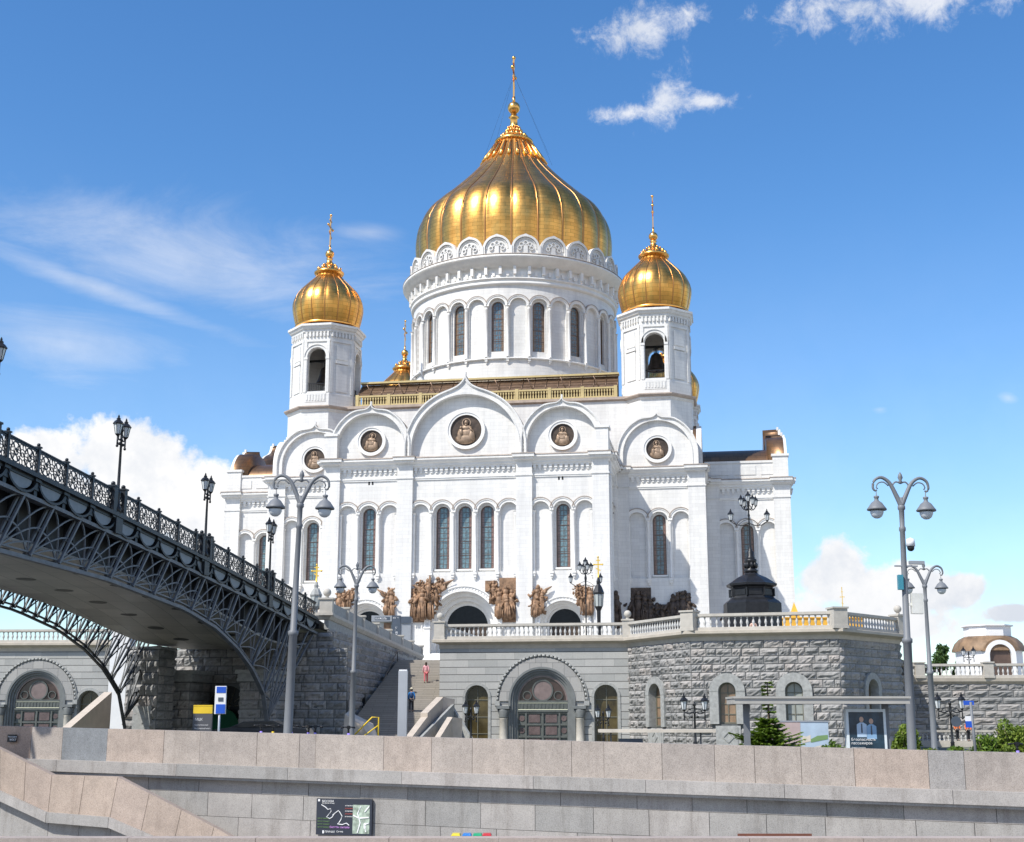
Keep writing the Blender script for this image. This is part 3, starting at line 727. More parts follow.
# kokoshnik ring (24)
KO=MB(); KR=15.75; ks=2*PI*KR/24; KM=lambda s,d,z:((KR+d)*math.sin(s/KR),-(KR+d)*math.cos(s/KR),z)
KO.M=None; KO.lathe([(15.7,64.9),(15.7,66.6)],96,cap=False); KO.M=KM
for k in range(24):
    x=k*ks; r=ks/2*.98
    O=[(x+r,65.0)]+arc(x,66.15,r,0,76,9)+[(x,68.3)]+arc(x,66.15,r,104,180,9)+[(x-r,65.0)]
    I=[(x+r-.3,65.0)]+arc(x,66.15,r-.32,0,80,9)+[(x,66.15+r-.3)]+arc(x,66.15,r-.32,100,180,9)+[(x-r+.3,65.0)]
    KO.strip(O,I,.32,-.5,tone=.5)
    KO.strip([(x+r*.8*math.cos(R_(q)),66.15+r*.8*math.sin(R_(q))) for q in range(0,181,12)],[(x+r*.74*math.cos(R_(q)),66.15+r*.74*math.sin(R_(q))) for q in range(0,181,12)],.0,.14,tone=.5)
    KO.add([(p[0],.02,p[1]) for p in I],[tuple(range(len(I)))],False,.5)
    for j in range(5):
        a=j*PI/4; cx,cz=x+.86*math.cos(a),66.2+.80*math.sin(a); KO.strip(arc(cx,cz,.34,0,360,10),arc(cx,cz,.22,0,360,10),0,.16)
    KO.box(x-.3,x+.3,0,.14,65.1,66.6)
    KO.box(x-ks/2-.14,x-ks/2+.14,-.1,.42,65.0,66.5)
KO.build('kokoshnik_ring',MAT['marble'],CATH,OFF,uv='cyl',R=KR)
# ---- domes
def interp(P,n):
    """Catmull-Rom through profile"""
    out=[]
    for i in range(len(P)-1):
        p0=P[max(i-1,0)];p1=P[i];p2=P[i+1];p3=P[min(i+2,len(P)-1)]
        for k in range(n):
            t=k/n; out.append(tuple(.5*((2*p1[j])+(-p0[j]+p2[j])*t+(2*p0[j]-5*p1[j]+4*p2[j]-p3[j])*t*t+(-p0[j]+3*p1[j]-3*p2[j]+p3[j])*t**3) for j in (0,1)))
    out.append(P[-1]); return out
def onion(prof,ribs,a0,bulge,ribh,name,parent,sub=8,uvR=10,zoff=0,n=4):
    d=MB(); K=ribs*sub
    pr=interp(prof,n)
    def rf(k,z):
        t=(k%sub)/sub
        return 1+bulge*math.sin(PI*t)**.7
    d.lathe(pr,K,(0,0),a0,False,True,rf)
    o=d.build(name,MAT['gold_dome'],parent,(0,0,zoff),uv='cyl',R=uvR)
    rb=MB()
    for k in range(ribs):
        a=a0+2*PI*k/ribs; 
        pts=[((r+.02)*math.cos(a),(r+.02)*math.sin(a),z) for r,z in pr]
        rb.tube(pts,ribh,6,rr=[ribh*(.35+.65*min(1,p[0]/prof[0][0])) for p in pr])
    rb.build('ribs',MAT['goldrib'],o,(0,0,zoff))
    return o
prof=[(r*.975,z) for r,z in [(15.0,66.6),(15.15,69.5),(15.2,72),(14.75,74.6),(13.4,77.0),(10.95,79.3),(8.75,81.4),(6.7,83.5),(4.95,85.6),(3.8,87.3),(3.0,88.7),(2.55,89.6)]]
dome=onion(prof,24,-PI/2+PI/24,.030,.17,'dome',CATH,uvR=15,zoff=TERR)
fin=MB(); 
fin.lathe([(2.75,89.1),(3.05,89.3),(3.05,89.6),(2.7,89.8),(2.3,89.9),(1.9,90.3),(1.35,91.0),(.9,91.7),(.65,92.3),(.55,93.6),(.85,93.8),(.5,94.0),(.45,94.6)],32)
fin.ball((0,0,95.5),1.0,20,14)
for k in range(16):
    a=2*PI*k/16
    fin.ball((1.95*math.cos(a),1.95*math.sin(a),90.35),.32,8,6,1,1,1.3); fin.ball((1.25*math.cos(a+.2),1.25*math.sin(a+.2),91.3),.24,8,6,1,1,1.3); fin.ball((.95*math.cos(a),.95*math.sin(a),92.0),.16,6,5)
for k in range(24):
    a=-PI/2+2*PI*(k)/24
    for (r0,z0,r1,z1,w) in ((3.15,88.7,5.2,85.35,.42),):
        pts=[((r0+(r1-r0)*t)*math.cos(a),(r0+(r1-r0)*t)*math.sin(a),z0+(z1-z0)*t+.12) for t in (0,.35,.7,1)]
        fin.tube(pts,.2,6,rr=[.16,.18,.26,.26])
fin.build('finial',MAT['gold'],dome,OFF)
def ocross(h,w,z0,t=.18,mat=None):
    """eight-pointed orthodox cross in the u-z plane"""
    b=MB(); b.box(-t,t,-t*.6,t*.6,z0,z0+h)
    b.box(-w,w,-t*.55,t*.55,z0+h*.62,z0+h*.62+2*t); b.box(-w*.5,w*.5,-t*.5,t*.5,z0+h*.82,z0+h*.82+1.6*t)
    c=MB(); zz=z0+h*.36
    b.add([(-w*.55,-t*.5,zz+.45*w),(w*.55,-t*.5,zz-.1*w),(w*.55,-t*.5,zz-.1*w+1.7*t),(-w*.55,-t*.5,zz+.45*w+1.7*t),(-w*.55,t*.5,zz+.45*w),(w*.55,t*.5,zz-.1*w),(w*.55,t*.5,zz-.1*w+1.7*t),(-w*.55,t*.5,zz+.45*w+1.7*t)],
          [(0,1,2,3),(7,6,5,4),(0,4,5,1),(1,5,6,2),(2,6,7,3),(3,7,4,0)])
    for (x,z) in ((0,z0+h),(w,z0+h*.62+t),(-w,z0+h*.62+t)): b.ball((x,0,z),t*1.6,8,6)
    b.tube([(0,0,z0-.6),(0,0,z0+.5)],t*1.2,8)
    return b
# crosses face west-east: seen almost edge-on from the river
cb=ocross(7.3,1.9,96.9,.2); co=cb.build('cross',MAT['gold'],dome,OFF); co.rotation_euler=(0,0,R_(93))
ch=MB()
for a in (20,160,250,340):
    ch.tube([(.0,0,101.3),(6.2*math.cos(R_(a)),6.2*math.sin(R_(a)),86.2)],.012,4)
ch.build('guy_wire',MAT['iron'],dome,OFF)
# ---- bell towers (octagonal)
def bell_tower():
    ap=4.35; side=2*ap*math.tan(PI/8)
    t=MB()
    for k in range(8):
        a=k*PI/4; n=(math.sin(a),-math.cos(a)); tt=(math.cos(a),math.sin(a))
        M=frame((n[0]*ap,n[1]*ap),tt,n); t.M=M; h=side/2
        if k%2==0:
            facade(t,-h,h,42.6,53.2,[(0,1.25,44.5,49.3)],0,-.7,12)
            Mi=frame((n[0]*(ap-.7),n[1]*(ap-.7)),tt,n); t.M=Mi; facade(t,-h+.3,h-.3,42.6,53.2,[(0,1.25,44.5,49.3)],0,-.01,12); t.M=M
            t.strip(arc(0,49.25,1.72,0,180,14),arc(0,49.25,1.34,0,180,14),-.02,.16)
            t.strip(arc(0,49.25,1.78,0,180,14),arc(0,49.25,1.68,0,180,14),-.02,.26)
            for sg in (-1,1):
                t.box(sg*1.34,sg*1.66,-.02,.14,44.5,48.9); t.box(sg*1.26,sg*1.78,-.02,.22,48.9,49.2)
            t.box(-1.4,1.4,-.02,.16,43.0,44.2)
            for i in range(7): t.box(-1.3+i*.4,-1.1+i*.4,.16,.22,43.2,44.0)
        else:
            t.add([(-h,0,42.6),(h,0,42.6),(h,0,53.2),(-h,0,53.2)],[(0,1,2,3)],False,.5)
            t.box(-.85,.85,-.02,.12,44.5,48.3); t.box(-.85,.85,-.02,.12,49.0,51.0); t.box(-.95,.95,-.02,.22,48.4,48.8)
        # corner pilaster strips
        for sg in (-1,1): t.box(sg*(h-.42),sg*(h-.02),-.02,.16,44.3,51.4)
        t.box(-h,h,-.02,.14,51.4,51.7)
        for i in range(7): x=-h+.3+i*(2*h-.6)/6; t.box(x-.12,x+.12,-.02,.24,52.1,52.75)
    t.M=None
    o8=PI/8
    f=.893/math.cos(PI/8)
    t.lathe([(r*f,z) for r,z in [(5.15,33.0),(5.15,41.6),(5.35,41.75),(5.35,42.0)]],8,(0,0),o8,False,False,tone=.5)
    t.lathe([(r*f,z) for r,z in [(4.7,42.3),(5.0,42.32),(5.0,44.1),(4.95,44.3),(4.84,44.35)]],8,(0,0),o8,False,False,tone=.5)
    t.lathe([(r*f,z) for r,z in [(4.80,52.7),(5.05,52.8),(5.1,53.1),(5.3,53.2),(5.45,53.5),(5.6,53.55),(5.6,53.85),(4.7,54.1),(0.1,54.3)]],8,(0,0),o8,False,False,tone=.5)
    tw=t.build('bell_tower',MAT['marble'],CATH,(0,0,TERR+1.3))
    l=MB(); l.lathe([(r*f,z) for r,z in [(5.2,41.95),(5.6,42.0),(5.75,42.2),(5.75,42.35),(5.0,42.5),(.1,42.5)]],8,(0,0),o8,False,False); l.build('tower_ledge',MAT['ledge'],tw,(0,0,TERR+1.3))
    for k in range(0,8,2):
        rl=MB(); a=k*PI/4; n=(math.sin(a),-math.cos(a)); tt=(math.cos(a),math.sin(a)); rl.M=frame((n[0]*(ap-.35),n[1]*(ap-.35)),tt,n)
        rl.box(-1.3,1.3,-.03,.03,45.6,45.68); rl.box(-1.3,1.3,-.03,.03,44.6,44.66)
        for i in range(11): x=-1.25+i*.25; rl.box(x-.02,x+.02,-.02,.02,44.5,45.62)
        rl.M=None; rl.build('railing',MAT['iron'],tw,(0,0,TERR+1.3))
    prof=[(r*.98,z) for r,z in [(4.25,53.0),(4.65,54.4),(4.88,56.3),(4.25,58.0),(3.1,59.3),(2.1,60.3),(1.8,60.7),(1.65,61.1)]]
    d=onion(prof,16,-PI/2+PI/16,.03,.075,'tower_dome',tw,6,4.9,TERR,3)
    # finial joins the dome mesh level : crown, ball
    fb=MB(); fb.lathe([(4.1,53.0),(4.5,53.0),(4.55,53.2),(1.5,53.3),(.3,55),(.3,60.9),(2.05,61.1),(2.1,61.3),(1.5,61.7),(1.0,62.3),(.5,62.8),(.3,63.2),(.5,63.4),(.3,63.5)],24)
    for k in range(10):
        a=2*PI*k/10; fb.ball((1.55*math.cos(a),1.55*math.sin(a),61.75),.24,7,5,1,1,1.4); fb.ball((.95*math.cos(a+.3),.95*math.sin(a+.3),62.4),.15,6,4)
    fb.ball((0,0,64.1),.62,16,10)
    fb.build('tower_finial',MAT['gold'],tw,(0,0,TERR))
    cr=ocross(5.0,1.25,64.9,.12); c=cr.build('cross',MAT['gold'],tw,(0,0,TERR)); c.rotation_euler=(0,0,R_(93))
    return tw
tw=bell_tower(); tw.location=(22.7,-22.7,0)
bpy.context.view_layer.update()
def ctree(o,parent):
    c=o.copy(); COL.objects.link(c); c.parent=parent
    for ch_ in list(o.children): ctree(ch_,c)
    return c
for (x,y) in ((-22.7,-22.7),(22.7,22.7),(-22.7,22.7)):
    q=ctree(tw,CATH); q.location=(x,y,0 if y<0 else -2.0)
# bells hang inside the two front towers : things of their own
def w_from_c(u,v,z): return (CC[0]+u*math.cos(A9)+v*math.sin(A9),CC[1]-u*math.sin(A9)+v*math.cos(A9),z)
for (u,lab) in ((22.7,'dark bronze bell hanging in the open arch of the right bell tower'),(-22.7,'dark bronze bell hanging in the open arch of the left bell tower')):
    t=thing('church_bell',lab,'bell',w_from_c(u,-22.7,45.3),-A9,'bells hanging in the bell towers')
    b=MB(); b.lathe([(1.35,.0),(1.3,.12),(1.12,.5),(.92,1.1),(.8,1.7),(.62,2.1),(.3,2.35),(.12,2.4)],24); b.build('bell_body',MAT['bronze'],t)
    b=MB(); b.box(-3.6,3.6,-.14,.14,3.1,3.4); b.box(-.12,.12,-.1,.1,2.3,3.15); b.tube([(-.25,0,2.3),(-.25,0,3.1)],.06); b.tube([(.25,0,2.3),(.25,0,3.1)],.06); b.build('yoke',MAT['iron'],t)
    b=MB(); b.tube([(0,0,1.9),(.05,0,.1)],.07); b.ball((.05,0,-.02),.17); b.build('clapper',MAT['iron'],t)
# ---- reliefs
relief(MF,[(-5.8,12.0,3.2),(-3.2,13.2,2.0),(-5.0,15.0,1.4),(-5.7,11.6,3.4),(-4.9,11.6,3.7,.3),(-4.0,11.7,3.2,.1),(-5.4,13.6,2.6,-.05),(-4.3,13.7,2.8,.1,.2),(-3.4,13.6,2.4,.1,.4),(-2.9,14.6,2.0,0,.5)],panel=[(-6.35,-3.9,11.4,15.4),(-3.9,-3.1,12.8,15.2)],wings=[(-4.0,15.0,-4.1,17.0,.9),(-3.2,15.0,-1.1,16.4,.8),(-4.6,14.8,-6.2,15.8,.6)],seed=3)
relief(MF,[(3.6,13.4,2.7),(4.3,11.7,3.6,.2),(5.1,11.7,3.9,.1),(5.8,11.7,3.4,.1),(5.3,11.5,2.8,.5)],panel=[(4.3,6.3,11.3,16.5),(2.6,4.0,14.9,16.2),(3.4,4.4,13.2,15.5)],seed=4)
for sg in (-1,1):
    relief(MF,[(sg*8.8,12.0,3.5,.1,.1),(sg*9.3,12.2,2.7,.3,.3),(sg*8.6,11.8,2.2,.4)],wings=[(sg*9.2,14.4,sg*10.6,15.4,.3)],seed=5+sg)
    relief(MF,[(sg*14.6,12.0,3.4,.1,-.1),(sg*15.1,12.0,3.2,.3),(sg*14.0,13.0,2.3,.2),(sg*13.6,14.0,1.6,.3)],seed=8+sg)
MC=corners[0][0]
relief(MC,[(-3.5,11.5,4.0),(-2.8,11.4,4.3,.2),(-2.0,11.4,4.1,.1),(-1.3,11.4,3.4,.2),(-.5,11.2,2.9),(.2,11.2,2.8,.1),(.9,11.2,2.9),(1.5,11.3,4.0,.1),(2.1,11.3,4.2),(2.7,11.3,4.3,.2),(3.3,11.2,4.0,.1),(3.8,11.2,3.2)],panel=[(-4.1,-1.2,11.0,16.1),(-1.2,1.5,11.0,14.0),(1.4,3.6,11.0,14.7)],seed=12,mat='reliefshade')
MC2=corners[1][0]
relief(MC2,[(-3.0,11.5,3.4),(-2.2,11.5,3.6),(-.6,11.5,2.6),(.3,11.5,2.8),(2.0,11.5,3.8),(2.9,11.4,4.2)],panel=[(-3.4,3.4,11,13.4)],seed=13)
relief(sides[0][0],[(2.6,11.2,4.4),(3.2,11.0,3.8)],seed=14,mat='reliefshade')
relief(sides[2][0],[(-3.0,10.5,3.6),(-2.1,10.5,3.9),(2.6,10.4,3.6)],seed=15,mat='reliefshade')
# ================================================================== TERRACE WALLS
def plan(px,py,Y): p=at(px,py,Y); return (p.x,p.y)
def rough_wall(name,M,s0,s1,z0,z1,wins,parent,course=.57,bl=1.05,seed=1,off=None,proud=.09):
    """rock-faced ashlar; wins=(sc,r_open,r_ring,zb,zs)"""
    rnd=random.Random(seed); b=MB(); b.M=M
    n=max(1,int(round((z1-z0)/course))); h=(z1-z0)/n
    for j in range(n):
        za=z0+j*h; zb=za+h; zm=(za+zb)/2; x=s0-(rnd.random()*.6 if j%2 else 0)
        cuts=[]
        for (sc,r,rr,wb,ws) in wins:
            if zm<wb-.05: continue
            if zm<=ws: cuts.append((sc-rr,sc+rr))
            elif zm<ws+rr: q=math.sqrt(rr*rr-(zm-ws)**2); cuts.append((sc-q,sc+q))
        while x<s1-.02:
            w=bl*rnd.uniform(.65,1.35); xa=max(x,s0); xb=min(x+w,s1)
            if s1-xb<.35: xb=s1
            x=xb
            segs=[(xa,xb)]
            for (c0,c1) in cuts:
                ns=[]
                for (p,q) in segs:
                    if q<=c0 or p>=c1: ns.append((p,q)); continue
                    if p<c0: ns.append((p,c0))
                    if q>c1: ns.append((c1,q))
                segs=ns
            t=rnd.random()
            for (p,q) in segs:
                if q-p<.08: continue
                g=.025; nx,nz=7,5; vs=[];fs=[]
                tilt=rnd.uniform(-.05,.05); base=rnd.uniform(.07,.15)*proud/.12
                for iz in range(nz):
                    for ix in range(nx):
                        e=(ix in(0,nx-1)) or (iz in(0,nz-1))
                        d=.015 if e else base+rnd.uniform(-.06,.07)+(-.05 if iz==1 else .03)+tilt*(ix-3)/3
                        vs.append((p+g+(q-p-2*g)*ix/(nx-1)+(0 if e else rnd.uniform(-.02,.02)),d,za+g+(h-2*g)*iz/(nz-1)))
                for iz in range(nz-1):
                    for ix in range(nx-1): k=iz*nx+ix; fs.append((k,k+1,k+nx+1,k+nx))
                b.add(vs,fs,False,t)
                # block edges back to the joint
                ed=[(p+g,za+g),(q-g,za+g),(q-g,zb-g),(p+g,zb-g)]
                vv=[(a,.015,c) for a,c in ed]+[(a,-.03,c) for a,c in ed]
                b.add(vv,[(0,4,5,1),(1,5,6,2),(2,6,7,3),(3,7,4,0)],False,t)
    o=b.build(name,MAT['rough'],parent,off)
    k=MB(); k.M=M
    facade(k,s0,s1,z0,z1,[(sc,r,wb,ws) for (sc,r,rr,wb,ws) in wins],-.02,-.5,12)
    k.build('mortar_backing',MAT['darkstone'],o,off)
    return o
def surround(M,sc,r,rr,zb,zs,parent,off,glass='glass_warm',panel=None,bars=True,depth=.42,proud=.2,wname='window'):
    b=MB(); b.M=M
    b.strip(arc(sc,zs,rr,0,180,16),arc(sc,zs,r,0,180,16),-.05,proud)
    n=9
    for sg in (-1,1):
        b.box(*(sorted((sc+sg*r,sc+sg*rr))),-.05,proud-.02,zb,zs)
    b.strip(arc(sc,zs,r+.14,0,180,16),arc(sc,zs,r-.02,0,180,16),-.45,proud-.08)
    for sg in (-1,1): b.box(*(sorted((sc+sg*(r-.02),sc+sg*(r+.14)))),-.45,proud-.08,zb,zs)
    if panel is None: b.box(sc-rr,sc+rr,-.05,proud+.08,zb-.18,zb)
    o=b.build('window_surround',MAT['surround'],parent,off)
    g=MB(); g.M=M; g.add([(p[0],-depth,p[1]) for p in archshape(sc,r,zb,zs)],[tuple(range(17))]); w=g.build(wname,MAT[glass],parent,off)
    f=MB(); f.M=M
    f.strip(archshape(sc,r-.02,zb+.02,zs),archshape(sc,r-.12,zb+.12,zs),-depth-.02,-depth+.07,True)
    if bars:
        f.box(sc-.03,sc+.03,-depth,-depth+.06,zb,zs+r-.1)
        for q in (.3,.62,.95): zz=zb+(zs-zb)*q; f.box(sc-r+.1,sc+r-.1,-depth,-depth+.055,zz-.03,zz+.03)
    f.build('frame',MAT['winframe2'],w,off)
    if panel:
        p=MB(); p.M=M; p.box(sc-r-.25,sc+r+.25,-.1,.16,panel[0],panel[1]); p.box(sc-r-.05,sc+r+.05,.16,.2,panel[0]+.12,panel[1]-.1)
        zc=(panel[0]+panel[1])/2; q=.36
        for i in range(4):
            a0=i*PI/2; a1=a0+PI/2; P0=(sc+q*math.cos(a0),zc+q*math.sin(a0)); P1=(sc+q*math.cos(a1),zc+q*math.sin(a1))
            p.tube([(P0[0],.22,P0[1]),(P1[0],.22,P1[1])],.04,4,False)
        p.build('carved_panel',MAT['surround'],parent,off)
MAT['winframe2']=plain('bronze_green_frame',(.17,.165,.13),.5,.2,.15)
def baluster_prof(h): return [(.075,0),(.075,.06*h),(.05,.1*h),(.055,.2*h),(.10,.38*h),(.105,.45*h),(.07,.62*h),(.042,.80*h),(.05,.88*h),(.075,.93*h),(.075,h)]
def balustrade(P0,P1,z0,z1,parent,off,posts=(),h_rail=.2,sp=.36,z0b=None,z1b=None,mat='baluster'):
    """run between plan points; z0 foot, z1 top. optional slope via z0b,z1b at the far end"""
    a=Vector(P0);b=Vector(P1); L=(b-a).length; t=(b-a)/L; n=Vector((t.y,-t.x))
    dz=(z0b-z0) if z0b is not None else 0
    def pr(mb,s0,s1,w,za,zb):
        v=[]
        for s in (s0,s1):
            zz=dz*s/L
            for (d,z) in ((-w,za),(w,za),(w,zb),(-w,zb)): v.append((a.x+t.x*s+n.x*d,a.y+t.y*s+n.y*d,z+zz))
        mb.add(v,[(0,1,2,3),(7,6,5,4),(0,4,5,1),(1,5,6,2),(2,6,7,3),(3,7,4,0)])
    h=z1-z0
    r=MB(); pr(r,0,L,.19,z0,z0+.16*h); pr(r,0,L,.14,z0+.16*h,z0+.2*h); pr(r,0,L,.16,z1-.20*h,z1-.16*h); pr(r,0,L,.21,z1-.16*h,z1)
    r.build('handrail',MAT['rail'],parent,off)
    m=MB(); k=max(1,int(L/sp)); hb_=h*.6
    for i in range(k):
        s=(i+.5)*L/k; x=a.x+t.x*s; y=a.y+t.y*s; zz=z0+.2*h+dz*s/L
        m.lathe([(q,zz+z) for q,z in baluster_prof(hb_)],8,(x,y),PI/8,False)
    m.build('balusters',MAT[mat],parent,off)
def pier(P,z0,z1,w,parent,off,ball=True,rz=0,d=None):
    b=MB(); ca,sa=math.cos(rz),math.sin(rz); d=d or w
    b.M=lambda x,y,z:(P[0]+x*ca-y*sa,P[1]+x*sa+y*ca,z)
    b.box(-w,w,-d,d,z0,z1); b.box(-w-.08,w+.08,-d-.08,d+.08,z1,z1+.12); b.box(-w-.05,w+.05,-d-.05,d+.05,z0,z0+.2)
    b.M=None
    if ball: b.lathe([(.12,z1+.12),(.16,z1+.2),(.10,z1+.26)],12,P); b.ball((P[0],P[1],z1+.26+.27),.29,16,10)
    b.build('post',MAT['rail'],parent,off)
def mk_frame(P0,P1):
    a=Vector(P0);b=Vector(P1);L=(b-a).length;t=(b-a)/L;n=Vector((t.y,-t.x))
    return frame((a.x,a.y),(t.x,t.y),(n.x,n.y)),L
def s_of(M,L,px,py=700):
    """distance along a wall whose image column is px"""
    best=None
    lo,hi=-5,L+5
    def fx(s):
        p=M(s,0,0); d=p[1]*math.cos(PITCH)+ (math.tan(PITCH+math.atan((421-py)/FPX))*p[1])*math.sin(PITCH); return 512+FPX*p[0]/d
    for _ in range(50):
        m=(lo+hi)/2
        if fx(m)<px: lo=m
        else: hi=m
    return (lo+hi)/2
A0=plan(440,640,107.5); A1=plan(628,638,105.2); A2=plan(690,630,97.0); A3=plan(838,626,94.2); A4=plan(899,633,100.8)
ZCOR=6.25; ZR0=6.35; ZR1=7.45
TW=thing('terrace_wall','grey granite terrace building with wide arched doorway and balustrade, below the cathedral','terrace wall',(A0[0],A0[1],STREET))
TOFF=(A0[0],A0[1],STREET)
def corniceprof(z): return [(0,z-.72),(.04,z-.70),(.05,z-.40),(.14,z-.36),(.30,z-.30),(.52,z-.24),(.56,z-.22),(.56,z-.03),(.48,z),(-.6,z)]
# left coursed section
M1,L1=mk_frame(A0,A1)
sd=s_of(M1,L1,542); zsp=at(542,701,106.2).z
w1=s_of(M1,L1,476.8); w2=s_of(M1,L1,606); wzs=at(476,697,106.5).z
b=MB(); b.M=M1
ops=[(w1,.92,STREET,wzs),(sd,2.55,STREET,zsp),(w2,.92,STREET,wzs)]
facade(b,0,L1,STREET,ZCOR-.7,ops,0,-.6,20)
b.M=None
# side wall returning beside the stairs
n9=Vector((math.sin(A9),math.cos(A9))); Ab=(A0[0]+n9.x*26,A0[1]+n9.y*26)
Ms,Ls=mk_frame(Ab,A0); b.M=Ms; b.add([(0,0,STREET),(Ls,0,STREET),(Ls,0,ZCOR-.7),(0,0,ZCOR-.7)],[(0,1,2,3)],False,.5)
b.build('coursed_wall',MAT['granite'],TW,TOFF)
for sc in (w1,w2): surround(M1,sc,.92,1.12,STREET,wzs,TW,TOFF,depth=.5,proud=.08)
def big_portal(M,sc,zs,parent,off):
    b=MB(); b.M=M
    b.strip(arc(sc,zs,3.35,0,180,32),arc(sc,zs,2.6,0,180,32),-.05,.12)
    b.build('archivolt',MAT['surroundlight'],parent,off)
    o=MB(); o.M=M; k=34
    for i in range(k):
        a=PI*(i+.5)/k; c=(sc+3.48*math.cos(a),zs+3.48*math.sin(a)); tx,tz=-math.sin(a),math.cos(a)
        o.tube([(c[0]-tx*.12,.14,c[1]-tz*.12),(c[0]+tx*.12,.14,c[1]+tz*.12)],.085,6)
    o.strip(arc(sc,zs,3.62,0,180,32),arc(sc,zs,3.56,0,180,32),-.03,.14)
    for sg in (-1,1): o.box(*(sorted((sc+sg*3.3,sc+sg*3.7))),-.03,.2,zs-.35,zs+.02)
    o.build('carved_moulding',MAT['surround'],parent,off)
    d=MB(); d.M=M
    for i,(ra,rb,e) in enumerate(((2.62,2.46,.16),(2.46,2.3,.04),(2.3,2.12,-.14),(2.12,1.96,-.3))):
        d.strip(arc(sc,zs,ra,0,180,28),arc(sc,zs,rb,0,180,28),-.6,e)
        for sg in (-1,1): d.box(*(sorted((sc+sg*ra,sc+sg*rb))),-.6,e,STREET,zs)
    d.build('stepped_arch',MAT['archdark'],parent,off)
    c=MB(); 
    for sg in (-1,1):
        p=M(sc+sg*2.98,.25,0); c.M=None
        c.lathe([(.42,STREET),(.42,STREET+.3),(.33,STREET+.4),(.30,zs-1.35),(.34,zs-1.3)],16,(p[0],p[1]))
        co=c.build('column',MAT['rail'],parent,off); c=MB()
        c.lathe([(.33,zs-1.3),(.38,zs-1.2),(.34,zs-1.1),(.5,zs-.7),(.42,zs-.6)],12,(p[0],p[1])); c.M=M; c.box(sc+sg*2.98-.5,sc+sg*2.98+.5,-.02,.72,zs-.6,zs-.38)
        c.build('capital',MAT['archdark'],co,off); c=MB()
    g=MB(); g.M=M; g.add([(p[0],-.5,p[1]) for p in archshape(sc,1.98,zs-.02,zs,20)],[tuple(range(23))]); f=g.build('fanlight',MAT['doorpanel2'],parent,off)
    r=MB(); r.M=M
    r.strip(arc(sc,zs,2.0,0,180,24),arc(sc,zs,1.84,0,180,24),-.5,-.36)
    r.add([(p[0],-.44,p[1]) for p in arc(sc,zs+.82,.74,0,360,24)[:-1]],[tuple(range(24))]); 
    r.build('roundel',MAT['roundel'],f,off)
    r=MB(); r.M=M
    r.strip(arc(sc,zs+.82,.84,0,360,24),arc(sc,zs+.82,.73,0,360,24),-.5,-.38)
    for sg in (-1,1): r.strip(arc(sc+sg*1.22,zs+.42,.36,0,360,16),arc(sc+sg*1.22,zs+.42,.29,0,360,16),-.5,-.38)
    r.box(sc-2.0,sc+2.0,-.52,-.3,zs-.14,zs+.04); r.box(sc-2.0,sc+2.0,-.5,-.36,zs-.62,zs-.16); r.box(sc-2.0,sc+2.0,-.52,-.28,zs-.82,zs-.66)
    for i in range(14): x=sc-1.85+i*3.7/13; r.box(x-.06,x+.06,-.36,-.32,zs-.58,zs-.2)
    r.build('transom',MAT['verdigris'],f,off)
    d=MB(); d.M=M; d.box(sc-2.0,sc+2.0,-.6,-.48,STREET,zs-.8)
    for x in (-1.98,-1.32,-.62,0,.62,1.32,1.98): pass
    for (x0,x1) in ((-2.0,-1.9),(-1.38,-1.25),(-.07,.07),(1.25,1.38),(1.9,2.0)): d.box(sc+x0,sc+x1,-.48,-.34,STREET,zs-.8)
    H=zs-.8-STREET
    for q in (0.02,.34,.66,.97): d.box(sc-2.0,sc+2.0,-.48,-.36,STREET+H*q-.07,STREET+H*q+.07)
    do=d.build('bronze_door',MAT['verdigris'],parent,off)
    g=MB(); g.M=M
    for (x0,x1) in ((-1.2,-.12),(.12,1.2)):
        for q in (.02,.34,.66): g.box(sc+x0+.1,sc+x1-.1,-.48,-.42,STREET+H*q+.15,STREET+H*(q+.32)-.15)
    for sg in (-1,1):
        for q in (.18,.5,.82): g.strip(arc(sc+sg*1.64,STREET+H*q,.22,0,360,12),arc(sc+sg*1.64,STREET+H*q,.02,0,360,12),-.48,-.43)
    g.build('door_panel',MAT['doorpanel'],do,off)
MAT['surroundlight']=masonry('arch_voussoirs',(.42,.41,.39),(.34,.335,.325),(.12,.12,.12),.9,1.1,.015,.7,.1,.3)
MAT['archdark']=plain('dark_grey_arch_stone',(.16,.17,.17),.5,0,.15,2)
MAT['roundel']=plain('rose_roundel',(.19,.145,.14),.2,0,.2,2)
MAT['doorpanel2']=plain('fanlight_glass',(.055,.035,.032),.12,0,.3,2)
big_portal(M1,sd,zsp,TW,TOFF)
# rock faced sections
M2,L2=mk_frame(A1,A2); M3,L3=mk_frame(A2,A3); M4,L4=mk_frame(A3,A4)
s2=s_of(M2,L2,656.5)
rough_wall('rock_faced_wall',M2,0,L2,STREET,ZCOR-.7,[(s2,.85,1.35,at(656,727,101).z,at(656,695,101).z)],TW,seed=2,off=TOFF)
surround(M2,s2,.85,1.35,at(656,727,101).z,at(656,695,101).z,TW,TOFF,'glass_brown',depth=.5,panel=(at(656,745,101).z,at(656,729,101).z))
x3=[s_of(M3,L3,727.5),s_of(M3,L3,794.5)]; zs3=at(760,691,95.5).z; zb3=at(760,724,95.5).z
rough_wall('rock_faced_wall',M3,0,L3,STREET,ZCOR-.7,[(x,.62,1.10,zb3,zs3) for x in x3],TW,seed=3,off=TOFF)
for x in x3: surround(M3,x,.62,1.25,zb3,zs3,TW,TOFF,'glass_brown' if x==x3[0] else 'glass_pale',depth=.4,panel=(zb3-1.7,zb3-.12))
